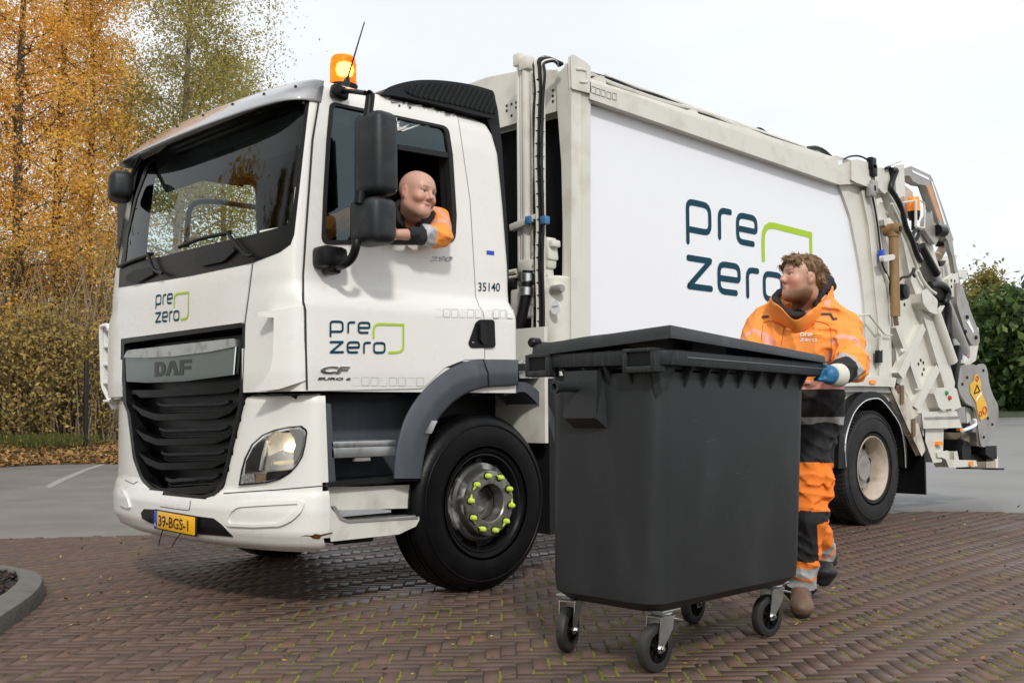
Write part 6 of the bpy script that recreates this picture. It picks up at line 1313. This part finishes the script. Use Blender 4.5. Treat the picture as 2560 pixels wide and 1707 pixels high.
def head_color(T, Rm, sc, base, beard=None, flush=.6):
    inv = Rm.transposed(); M3 = np.array([list(r) for r in inv])
    def f(V):
        q = ((V-np.array(T)) @ M3.T)/sc; c = np.tile(np.array(base), (len(V), 1))
        def blend(col, wt):
            nonlocal c
            wt = np.clip(wt, 0, 1)[:, None]; c = c*(1-wt)+np.array(col)*wt
        g = lambda ctr, r: np.exp(-np.sum(((q-np.array(ctr))/np.array(r))**2, 1))
        for s in (-1, 1): blend((.60, .20, .15), flush*.75*g((.07, s*.045, -.035), (.04, .028, .03))); blend((.55, .20, .16), .5*g((-.005, s*.085, -.005), (.03, .02, .035))); blend((.16, .09, .055), .9*g((.093, s*.032, .031), (.02, .022, .0055)))
        blend((.58, .20, .15), flush*.55*g((.11, 0, -.02), (.03, .02, .02))); blend((.46, .15, .13), .8*g((.094, 0, -.063), (.02, .024, .011)))
        if beard is not None:
            jaw = np.clip((-.045-q[:, 2])/.03, 0, 1)*np.clip((q[:, 2]+.165)/.03, 0, 1)*np.clip((.092-np.abs(q[:, 0]-.02))/.03, 0, 1); lip = g((.1, 0, -.06), (.03, .02, .012)); side = g((.01, .066, -.03), (.025, .03, .04))+g((.01, -.066, -.03), (.025, .03, .04))
            blend(beard, .85*np.clip(jaw+.8*side-1.5*lip, 0, 1)*np.where(q[:, 0] > -.03, 1, 0))
        return c
    return f
def eye_class(T, Rm, sc, gaze=(1, 0, 0), smile=False):
    M3 = np.array([list(r) for r in Rm.transposed()]); gz_ = np.array(gaze)/np.linalg.norm(gaze)
    def f(C):
        q = ((C-np.array(T)) @ M3.T)/sc; o = np.zeros(len(C))
        for s in (-1, 1):
            c = np.array((.076, s*.0305, .008)); d = q-c; r = np.linalg.norm(d, axis=1); on = (r < .0142) & (d[:, 0] > .006) & (np.abs(d[:, 2]-.0) < .0075); o[on] = 1; o[on & ((d/np.maximum(r, 1e-6)[:, None]) @ gz_ > .86)] = 2
        if smile: o[(q[:, 0] > .08) & (q[:, 0] < .0925) & (np.abs(q[:, 1]) < .017) & (np.abs(q[:, 2]+.0622-4*q[:, 1]**2*3) < .0026)] = 3
        return o
    return f
def wr(amp, *ks, ridge=1.):
    """cloth folds: a few warped ridged waves"""
    def f(G):
        x, y, z = G[..., 0], G[..., 1], G[..., 2]; d = 0
        for i, (a, b, c, w) in enumerate(ks):
            q = np.sin(a*x+b*y+c*z+w*np.sin(7*x+9*y*(1+.3*i)-11*z)+i*1.7); d = d+(1-ridge)*q+ridge*(2*np.abs(q)**.7-1.2)*np.clip(.5+.8*np.sin(5*x-6*y+8*z+i*2.1), 0, 1)
        return amp*d
    return f
FOLD2 = ((38, 26, 60, 2.0), (-52, 30, 42, 2.4), (44, -50, 24, 1.8))
FOLD = ((14, 9, 26, 1.5), (-20, 12, 13, 1.9), (10, -17, 36, 1.2), (30, 22, -18, 2.0))
# ---- the driver
dr = np.array
def PX(px, py, y): return tuple(U(px, py, 1, y))
HT = Vector(PX(1042, 484, .04))+Vector((0, 0, -.005)); HR = frame((.08, -.98, -.12), (.06, 0, 1), R(-3)); HS = 1.13
hp_, hw = head_prims(HT, HR, HS, 1.)
Tn = Vector(PX(1030, 580, .24)); body = hp_+[('c', (hw((-.03, 0, -.06)), tuple(Tn+Vector((0, .02, .06))), .058, .066), .03, '+'), ('e', (tuple(Tn+Vector((0, .06, -.12))), (.19, .12, .22)), .04, '+')]
SL, EL, WRI = Vector(PX(1098, 547, .17)), Vector(PX(1101, 590, -.005)), Vector(PX(996, 586, .0)); HD = Vector(PX(968, 586, .01))
SRr, ERr, WRr = Vector(PX(925, 540, .34)), Vector(PX(800, 575, .42)), Vector(PX(775, 585, .62))
body += [('c', (tuple(SL), tuple(EL), .05, .045), .03, '+'), ('c', (tuple(EL), tuple(WRI), .045, .03), .03, '+'), ('e', (tuple(HD), (.045, .022, .038)), .015, '+'), ('c', (tuple(SRr), tuple(ERr), .05, .045), .03, '+'), ('c', (tuple(ERr), tuple(WRr), .04, .03), .03, '+'), ('e', (tuple(WRr+Vector((-.02, .05, .03))), (.04, .045, .035)), .015, '+')]
for k in range(4): a = HD+Vector((-.02, -.01, .028-.018*k)); b = a+Vector((-.045-.008*(k in (1, 2)), -.012, -.012)); body += [('c', (tuple(a), tuple(b), .0095, .009), .005, '+'), ('c', (tuple(b), tuple(b+Vector((-.018, .012, -.016))), .009, .008), .004, '+')]
body += [('c', (tuple(HD+Vector((.01, -.012, .03))), tuple(HD+Vector((-.045, -.02, .05))), .012, .010), .006, '+')]
V, F = volume(body, .0042)
drv = bodymesh('person', V, F, [SKM, EYEW, EYED, TEETH], None, eye_class(HT, HR, HS, (1, 0, -.1), True), head_color(HT, HR, HS, (.56, .32, .235), None, .8))
tag(drv, 'bald smiling man in an orange and black work jacket leaning on the cab window sill', 'person')
jk = [('e', (tuple(Tn+Vector((.0, .06, -.10))), (.235, .15, .25)), .05, '+'), ('c', (tuple(Tn+Vector((-.17, .06, .02))), tuple(Tn+Vector((.17, .0, .02))), .085, .09), .05, '+'), ('c', (tuple(SL+Vector((.0, .02, -.01))), tuple(EL), .085, .068), .04, '+'), ('c', (tuple(EL), tuple(WRI+(EL-WRI)*.36), .068, .058), .03, '+'), ('c', (tuple(SRr), tuple(ERr), .085, .065), .04, '+'), ('c', (tuple(ERr), tuple(WRr), .062, .048), .03, '+'),
      ('c', (tuple(Tn+Vector((-.085, -.05, .045))), tuple(Tn+Vector((-.09, .05, .10))), .03, .03), .02, '+'), ('c', (tuple(Tn+Vector((.085, -.06, .04))), tuple(Tn+Vector((.09, .05, .09))), .03, .03), .02, '+'), ('e', (hw((.0, 0, -.13)), (.07, .07, .09)), .02, '-')]
V, F = volume(jk, .006, disp=(lambda G: wr(.0045, *FOLD)(G)+wr(.002, *FOLD2)(G)))
def jclass(C):
    o = np.zeros(len(C)); e, w_ = np.array(EL), np.array(WRI); ab = w_-e; t = ((C-e) @ ab)/(ab @ ab); dist = np.linalg.norm(C-(e+np.clip(t, -.3, 1.2)[:, None]*ab), axis=1); fore = (dist < .085) & (C[:, 1] < .13) & (t > .05)
    o[fore & (t > .24)] = 3; o[fore & (t >= .46)] = 1
    s_ = np.array(SL); ab = e-s_; t2 = ((C-s_) @ ab)/(ab @ ab); up_ = (np.linalg.norm(C-(s_+np.clip(t2, 0, 1)[:, None]*ab), axis=1) < .1) & ~fore; o[up_ & (t2 > .62) & (t2 < .82) & (C[:, 0] > e[0]-.02)] = 4
    q = C-np.array(Tn); col_ = (q[:, 2] > .045) & (np.linalg.norm(q[:, :2]-np.array((.0, .03)), axis=1) < .105) & ~fore; o[col_] = 1; o[(np.abs(q[:, 0]+.12) < .02) & (q[:, 2] > -.1) & ~col_ & ~fore] = 4; o[(np.abs(q[:, 0]-.11) < .02) & (q[:, 2] > -.1) & ~col_ & ~fore] = 4
    return o
bodymesh('jacket', V, F, [ORNG, CLBK, REFB, REFB, PINKB], drv, jclass)
P = spline([PX(*p) for p in ((985, 522, .25), (998, 545, .16), (1022, 562, .11), (1052, 566, .09), (1078, 548, .10), (1086, 532, .18), (1062, 515, .30), (1012, 508, .32))], 3, True)
V, F = volume([('c', (tuple(a), tuple(b_), .024, .024), .015, '+') for a, b_ in zip(P, P[1:]+P[:1])]+[('c', (PX(985, 548, .24), PX(1005, 585, .2), ) + (.04, .045), .03, '+'), ('e', (hw((-.02, 0, -.12)), (.066, .064, .09)), .012, '-')], .005, disp=wr(.0015, *FOLD)); bodymesh('collar', V, F, [CLBK], drv)
# ---- the worker behind the container
def WP(px, py, dz=0.): d = pray(px, py); return Vector(CP+d*((5.67+dz)/float(d @ CF)))
FW = Vector((-.88, -.46, 0)).normalized(); LF = Vector((.46, -.88, 0)).normalized(); TR3 = Matrix((FW, LF, Vector((0, 0, 1)))).transposed(); trot = [list(r) for r in TR3]
T2 = WP(2007, 698, -.33); R2 = frame((-.84, .53, .13), (0, 0, 1), R(2)); S2 = 1.0
hp2, w2 = head_prims(T2, R2, S2)
chest, belly, hip = WP(2003, 858, -.2), WP(2008, 955, -.14), WP(2028, 1045, -.06)
ShL, ElL, WrL, HaL = WP(2118, 815, -.24), WP(2128, 912, -.42), WP(2092, 938, -.62), WP(2074, 937, -.665)
ShR, ElR, WrR, HaR = WP(1902, 815, -.12), WP(1872, 900, -.28), WP(1856, 905, -.5), WP(1852, 898, -.58)
HF, KF, AF = WP(2022, 1060, -.09), WP(2022, 1290, -.14), WP(2000, 1462, -.03); HB, KB, AB = WP(2042, 1060, .04), WP(2022, 1275, .08), WP(2054, 1388, .36)
t_ = tuple
body = hp2+[('c', (w2((-.03, 0, -.06)), t_(chest+Vector((0, 0, .20))), .056, .062), .03, '+'), ('e', (t_(chest), (.13, .19, .22), trot), .05, '+'), ('e', (t_(belly), (.115, .15, .18), trot), .05, '+'), ('e', (t_(hip), (.105, .135, .12), trot), .05, '+')]
for a, b, c, d_, ra in ((ShL, ElL, WrL, HaL, .055), (ShR, ElR, WrR, HaR, .055)): body += [('c', (t_(a), t_(b), ra, .042), .03, '+'), ('c', (t_(b), t_(c), .042, .03), .03, '+'), ('c', (t_(c), t_(d_), .03, .028), .02, '+')]
for a, b, c in ((HF, KF, AF), (HB, KB, AB)): body += [('c', (t_(a), t_(b), .075, .055), .04, '+'), ('c', (t_(b), t_(c), .054, .04), .03, '+')]
FD = FW*.9+LF*.1; TF = AF+FD*.16+Vector((0, 0, -.07)); body += [('c', (t_(AF), t_(TF), .035, .03), .02, '+')]
TB = AB+Vector((0, 0, -.085))+FD*.10; body += [('c', (t_(AB), t_(TB), .035, .03), .02, '+')]
V, F = volume(body, .0046)
wk = bodymesh('person', V, F, [SKM, EYEW, EYED], None, eye_class(T2, R2, S2, (1, .1, 0)), head_color(T2, R2, S2, (.55, .30, .21), (.15, .07, .03), 1.0))
tag(wk, 'young brown haired man in hi vis orange jacket pushing the dark container', 'person')
def hairvol():
    P = []; w = w2; E = lambda c, r, k=.02, op='+': P.append(('e', (w(c), [x*S2 for x in r], [list(q) for q in R2]), k*S2, op)); Cc = lambda a, b, ra, rb, k=.012, op='+': P.append(('c', (w(a), w(b), ra*S2, rb*S2), k*S2, op))
    E((-.020, 0, .044), (.101, .081, .083)); E((-.045, 0, .01), (.064, .074, .072)); rg = np.random.default_rng(3)
    for k in range(46):
        a = rg.uniform(-.9, .9); x = rg.uniform(-.06, .085); z = .116-.9*max(0, abs(x)-.03)**1.5*3-abs(a)*.03; y = a*.072
        Cc((x, y, z-.012), (x+rg.uniform(.01, .035), y+rg.normal(0, .01), z+rg.uniform(-.004, .012)), .016, .006, .008)
    for k in range(20): y = rg.uniform(-.055, .055); Cc((.06, y, .10-abs(y)*.2), (.098+rg.uniform(-.01, .008), y+.01, .085+rg.uniform(-.006, .022)-abs(y)*.2), .014, .005, .008)
    for k in range(22): s = rg.choice((-1, 1)); z = rg.uniform(-.035, .09); x = rg.uniform(-.085, .005 if z > .02 else -.035); Cc((x, s*.064, z), (x-.014, s*(.072+rg.uniform(-.003, .004)), z-.016), .012, .006, .01)
    for k in range(18): Cc((-.078, rg.uniform(-.05, .05), rg.uniform(-.03, .07)), (-.094+rg.uniform(-.006, .004), rg.uniform(-.05, .05), rg.uniform(-.05, .06)), .012, .006, .01)
    E((.11, 0, .012), (.062, .095, .066), .006, '-'); E((.075, 0, -.05), (.085, .1, .075), .01, '-')
    for s in (-1, 1): E((.004, s*.09, -.012), (.032, .025, .04), .006, '-')
    E((.0, 0, -.12), (.12, .12, .07), .01, '-'); return P
V, F = volume(hairvol(), .004, disp=wr(.0006, (220, 90, 160, 2.5), (-140, 260, 190, 2.), (300, -210, 90, 3.), ridge=0.))
HAIRM = M('brown_hair', (.20, .112, .05), .5, var=.45, vscale=70, stretch=(1, 1, .3), bump=.6, bscale=240); bodymesh('hair', V, F, [HAIRM], wk, smooth_it=1)
# loose strands over the hair
rg = np.random.default_rng(8); nv = np.zeros_like(V); e1 = V[F[:, 1]]-V[F[:, 0]]; e2 = V[F[:, 3]]-V[F[:, 0]]; fn_ = np.cross(e1, e2)
for i in range(4): np.add.at(nv, F[:, i], fn_)
nv /= np.maximum(np.linalg.norm(nv, axis=1), 1e-9)[:, None]; hc = V.mean(0); nv *= np.sign(np.sum(nv*(V-hc), 1))[:, None]; sm = MB(); f3 = np.array(R2.col[0]); l3 = np.array(R2.col[1])
for i in rg.choice(len(V), 1300):
    p, n_ = V[i], nv[i]; q = (np.array(R2.transposed() @ Vector(p-np.array(T2))))/S2
    if np.dot(n_, p-hc) < .01: continue
    fl = (f3*.9+np.array((0, 0, -.15)) if q[2] > .09 else np.array((0, 0, -1.))-f3*.35)+l3*rg.normal(0, .35); fl -= n_*np.dot(fl, n_); fl /= max(np.linalg.norm(fl), 1e-6); L_ = rg.uniform(.014, .032)
    sm.add(*tubeg([p-n_*.002, p+fl*L_*.5+n_*.002, p+fl*L_+n_*rg.uniform(-.002, .003)], [.0022, .0018, .0006], 3, False))
sm.build('hair_strands', HAIRM, wk, 80)
up = Vector((0, 0, 1))
jk = [('e', (t_(chest+up*.02), (.158, .215, .25), trot), .05, '+'), ('e', (t_(belly), (.16, .208, .22), trot), .06, '+'), ('e', (t_(hip+up*.06), (.150, .182, .20), trot), .06, '+'), ('c', (t_(ShL-LF*.015), t_(ElL), .090, .082), .05, '+'), ('c', (t_(ElL), t_(ElL+(WrL-ElL)*.74), .081, .064), .04, '+'), ('c', (t_(ShR+LF*.01), t_(ElR), .090, .08), .05, '+'), ('c', (t_(ElR), t_(WrR), .08, .06), .04, '+'),
      ('c', (t_(chest+up*.16-LF*.12), t_(chest+up*.16+LF*.12), .085, .085), .06, '+')]
jk += [('e', (w2((-.01, 0, -.15)), (.085, .085, .10)), .03, '-')]
zc_ = float(WP(2050, 1112, -.06).z)
V, F = volume(jk, .0062, disp=(lambda G: wr(.0062, *FOLD)(G)+wr(.0022, *FOLD2)(G)), clip=lambda G: (zc_-G[..., 2]))
zz_ = lambda y, dz=-.12: float(WP(2060, y, dz).z)
zb = [zz_(y) for y in (952, 974, 1042, 1064, 1068, 1084)]
def jc2(C):
    o = np.zeros(len(C)); arms = np.zeros(len(C), bool)
    for sh, e, w_ in ((ShL, ElL, WrL), (ShR, ElR, WrR)):
        e, w_, s_ = np.array(e), np.array(w_), np.array(sh); ab = w_-e; t = ((C-e) @ ab)/(ab @ ab); ds = np.linalg.norm(C-(e+np.clip(t, -.4, 1.2)[:, None]*ab), axis=1); ds2 = np.linalg.norm(C-(s_+np.clip(((C-s_) @ (e-s_))/((e-s_) @ (e-s_)), 0, 1)[:, None]*(e-s_)), axis=1)
        on = (ds < .108) & (t > .12); arms |= (ds < .11) | (ds2 < .125); o[on & (t > .30) & (t < .46)] = 2; o[on & (t >= .46)] = 1; o[(ds2 < .12) & (t > -.24) & (t < -.12) & (ds < .16)] = 3
    z = C[:, 2]; tr_ = ~arms; o[tr_ & (z < zb[0])] = 3; o[tr_ & (z < zb[1])] = 1; o[tr_ & (z < zb[2])] = 2; o[tr_ & (z < zb[3])] = 1
    q = (C-np.array(chest)); lx = q @ np.array(LF); fx = q @ np.array(FW); o[tr_ & (z < zb[4]) & (z > zb[5]) & (lx > .08)] = 4
    o[(z > chest.z+.16) & (np.abs(np.abs(lx)-.135) < .016) & (fx < .10) & (fx > -.2) & (z < chest.z+.26) & (o == 0)] = 3
    fl = (np.abs(z-(chest.z+.125-.25*np.abs(np.abs(lx)-.165))) < .012) & (np.abs(np.abs(lx)-.155) < .06) & (fx > .02) & (o == 0); pass
    return o
jkt = bodymesh('jacket', V, F, [ORNG, CLBK, REFB, PINKB, ORND], wk, jc2)
class JS(Surf): pass
js = Surf(V, [tuple(f) for f in F])
cm = lambda x, y: (1850+x/4.127, 600+y/4.127)
JSEAM = M('jacket_seam', (.50, .11, .01), .8); JW = M('white_print', (.8, .78, .72), .5); JY = M('yellow_print', (.8, .5, .05), .5); JD = M('dark_patch', (.06, .03, .03), .7)
def jstroke(nm, P, w, m): return stroke(nm, js, [cm(*p) for p in P], w, .003, m, jkt, step=4)
for P in ([(580, 760), (490, 830), (460, 900), (440, 1000), (425, 1080)], [(620, 910), (690, 850), (780, 838), (880, 860), (925, 890)], [(240, 860), (310, 835), (390, 850), (460, 900)], [(930, 900), (940, 1000), (945, 1130)], [(235, 880), (225, 960), (220, 1040)], [(360, 690), (440, 760), (540, 790), (640, 800), (760, 770), (840, 720)]): jstroke('jacket_seam', spline(P, 4), 1.6, JSEAM)
for P in ([(225, 798), (298, 790)], [(330, 757), (385, 752)], [(490, 885), (600, 905)], [(790, 768), (930, 765), (960, 820), (1000, 812)]): jstroke('jacket_tab', P, 6.0, JD)
def onj(u, v, w=0):
    p = cm(620+u*225, 962-v*.352*0+(-v)*250); h_, n_ = hit(js, p, 'px'); return h_+n_*(.004+w)
b = MB()
for nm, L, m in (('wordmark', LOGO_D, JW), ('leaf_mark', LOGO_L, JY)):
    b = MB()
    for P, cl_ in L:
        Vv, Ff = strip2d(P, .034, cl_)
        for f in Ff: b.add([onj(Vv[i][0], Vv[i][1]*.95, len(b.F)*1.2e-5) for i in f], [tuple(range(len(f)))])
    b.build(nm, m, jkt, 80)
# hood of the pullover, trousers, boots, gloves
hp3 = [WP(*p) for p in ((1940, 752, -.28), (1960, 776, -.34), (1990, 786, -.36), (2024, 766, -.34), (2052, 735, -.27), (2072, 706, -.18), (2062, 694, -.10), (2020, 700, -.06), (1970, 720, -.10), (1942, 738, -.22))]
hp3 = spline(hp3, 3, True); hd_ = [('c', (t_(Vector(a)), t_(Vector(b_)), .018, .018), .012, '+') for a, b_ in zip(hp3, hp3[1:]+hp3[:1])]+[('c', (t_(WP(2068, 706, -.16)), t_(WP(2078, 716, -.12)), .034, .03), .02, '+'), ('c', (t_(WP(1995, 792, -.28)), t_(WP(2000, 812, -.24)), .045, .05), .02, '+'), ('c', (t_(WP(2040, 740, -.16)), t_(WP(2010, 790, -.2)), .06, .07), .02, '+'), ('e', (w2((.0, 0, -.105)), (.075, .062, .07), [list(q) for q in R2]), .01, '-')]
V, F = volume(hd_, .005, disp=wr(.0015, *FOLD)); bodymesh('hood', V, F, [HOOD], wk)
ctop = [WP(*p) for p in ((1988, 800, -.41), (1952, 768, -.38), (1926, 748, -.31), (1940, 738, -.20), (1985, 722, -.08), (2045, 708, -.06), (2076, 708, -.13), (2078, 724, -.23), (2058, 752, -.32), (2028, 776, -.38))]
cbot = [WP(*p) for p in ((1988, 828, -.35), (1955, 812, -.32), (1928, 798, -.25), (1940, 778, -.14), (1985, 772, -.05), (2045, 768, -.04), (2080, 778, -.11), (2082, 796, -.2), (2060, 810, -.27), (2025, 820, -.33))]
ct_, cb2 = spline(ctop, 5, True), spline(cbot, 5, True); cc_ = np.mean(ct_+cb2, 0); rows = []
for t, o in ((1, -.006), (.75, .006), (.5, .010), (.25, .008), (.02, .006), (-.02, .0), (.02, -.006), (.5, -.004), (1, -.016)):
    r_ = []
    for a, b_ in zip(ct_, cb2):
        p = a+(b_-a)*t; n_ = p-cc_; n_[2] = 0; n_ /= max(np.linalg.norm(n_), 1e-6); r_.append(tuple(p+n_*(o+.003*math.sin(40*t+30*n_[0]))))
    rows.append(r_)
V, F = loft(rows, False, False); mk('collar', V, F, [ORNG], jkt, 60)
tp_ = [('e', (t_(hip), (.135, .165, .15), trot), .05, '+')]
for a, b_, c in ((HF, KF, AF), (HB, KB, AB)): tp_ += [('c', (t_(a), t_(b_), .116, .092), .05, '+'), ('c', (t_(b_), t_(c+(c-b_).normalized()*.02), .092, .083), .04, '+')]
tp_ += [('e', (t_(HF+(KF-HF)*.62+LF*.10), (.075, .03, .11), trot), .03, '+')]
V, F = volume(tp_, .0062, disp=(lambda G: wr(.006, *FOLD)(G)+wr(.002, *FOLD2)(G)))
def tc2(C):
    o = np.ones(len(C))
    for a, b_, c in ((HF, KF, AF), (HB, KB, AB)):
        a, b_, c = (np.array(v) for v in (a, b_, c)); ab = c-b_; t = ((C-b_) @ ab)/(ab @ ab); ds = np.linalg.norm(C-(b_+np.clip(t, -.2, 1.2)[:, None]*ab), axis=1)
        ab2 = b_-a; t2 = ((C-a) @ ab2)/(ab2 @ ab2); ds2 = np.linalg.norm(C-(a+np.clip(t2, 0, 1)[:, None]*ab2), axis=1); near = ds2 < .15
        o[near & (t2 > .42) & (t2 < .94) & (t < .1)] = 0; lo_ = (ds < .12) & (t >= .0)
        o[lo_ & (t > .56) & (t < .66)] = 0; o[lo_ & (t >= .66) & (t < .80)] = 2; o[lo_ & (t >= .80) & (t < .84)] = 0; o[lo_ & (t >= .84) & (t < .98)] = 2
        sd = (C-b_) @ np.array(LF); o[lo_ & (sd > .045) & (t < .6)] = 0
    return o
tr_o = bodymesh('trousers', V, F, [ORND, CLBK, REFB], wk, tc2)
pk = HF+(KF-HF)*.66+LF*.118
for nm, A_, T_, m in (('boot', AF, TF, BOOT), ('boot', AB, TB, BOOTD)):
    dr_ = (T_-A_).normalized(); flat = Vector((dr_.x, dr_.y, 0)).normalized() if nm == 'boot' and A_ is AF else dr_
    hl = A_-flat*.03+up*(-.065 if A_ is AF else -.02)
    tl = (Vector((A_.x, A_.y, .052))+flat*.175) if A_ is AF else T_+dr_*.03
    hl = Vector((A_.x, A_.y, .052))-flat*.045 if A_ is AF else hl
    P = [('c', (t_(A_+up*.05), t_(A_-up*.03), .058, .058), .03, '+'), ('c', (t_(hl), t_(tl), .05, .052), .03, '+'), ('e', (t_(tl-flat*.02+up*.008), (.075, .058, .05), [list(q) for q in Matrix((flat, up.cross(flat), up)).transposed()]), .02, '+'), ('c', (t_(A_), t_(tl-flat*.05), .055, .05), .03, '+')]
    V, F = volume(P, .005, disp=wr(.0012, *FOLD), clip=(lambda G: .002-G[..., 2]))
    bodymesh(nm, V, F, [m, SOLE], wk, (lambda C, z0=(.028 if A_ is AF else -9): (C[:, 2] < z0).astype(int)))
for nm, Wr_, Ha in (('glove', WrL, HaL), ('glove', WrR, HaR)):
    d = (Ha-Wr_).normalized(); sd = Vector((0, 0, 1)); lat = Vector(CR)*-1
    c = Ha+lat*.0
    P = [('e', (t_(c), (.036, .036, .046)), .02, '+'), ('c', (t_(Wr_+(Ha-Wr_)*.35), t_(c), .036, .036), .02, '+')]
    for k in range(4):
        k0 = c+Vector((0, 0, .040-.017*k))+lat*.022+Vector(CF)*(-.012); k1 = k0+lat*(.026+.006*(k in (1, 2)))+Vector((0, 0, .010-.004*k)); k2 = k1+lat*.018+Vector(CF)*.018+Vector((0, 0, -.008)); P += [('c', (t_(k0), t_(k1), .0115, .0105), .007, '+'), ('c', (t_(k1), t_(k2), .0105, .0095), .005, '+')]
    th = c+Vector((0, 0, -.026))+Vector(CF)*-.022; P += [('c', (t_(th), t_(th+lat*.034+Vector((0, 0, .008))), .0145, .013), .008, '+'), ('c', (t_(th+lat*.034+Vector((0, 0, .008))), t_(th+lat*.056+Vector((0, 0, .004))), .0125, .011), .005, '+')]
    V, F = volume(P, .0035, disp=wr(.0008, *FOLD)); gl_ = bodymesh(nm, V, F, [GLOV], wk)
    q0 = Ha-d*.018; q1 = Wr_-d*.02; V_, F_ = tubeg([t_(q0), t_(q0-d*.01), t_((q0+q1)/2), t_(q1)], [.043, .050, .056, .058], 24); mk('knit_cuff', V_, F_, KNIT, gl_, 60)
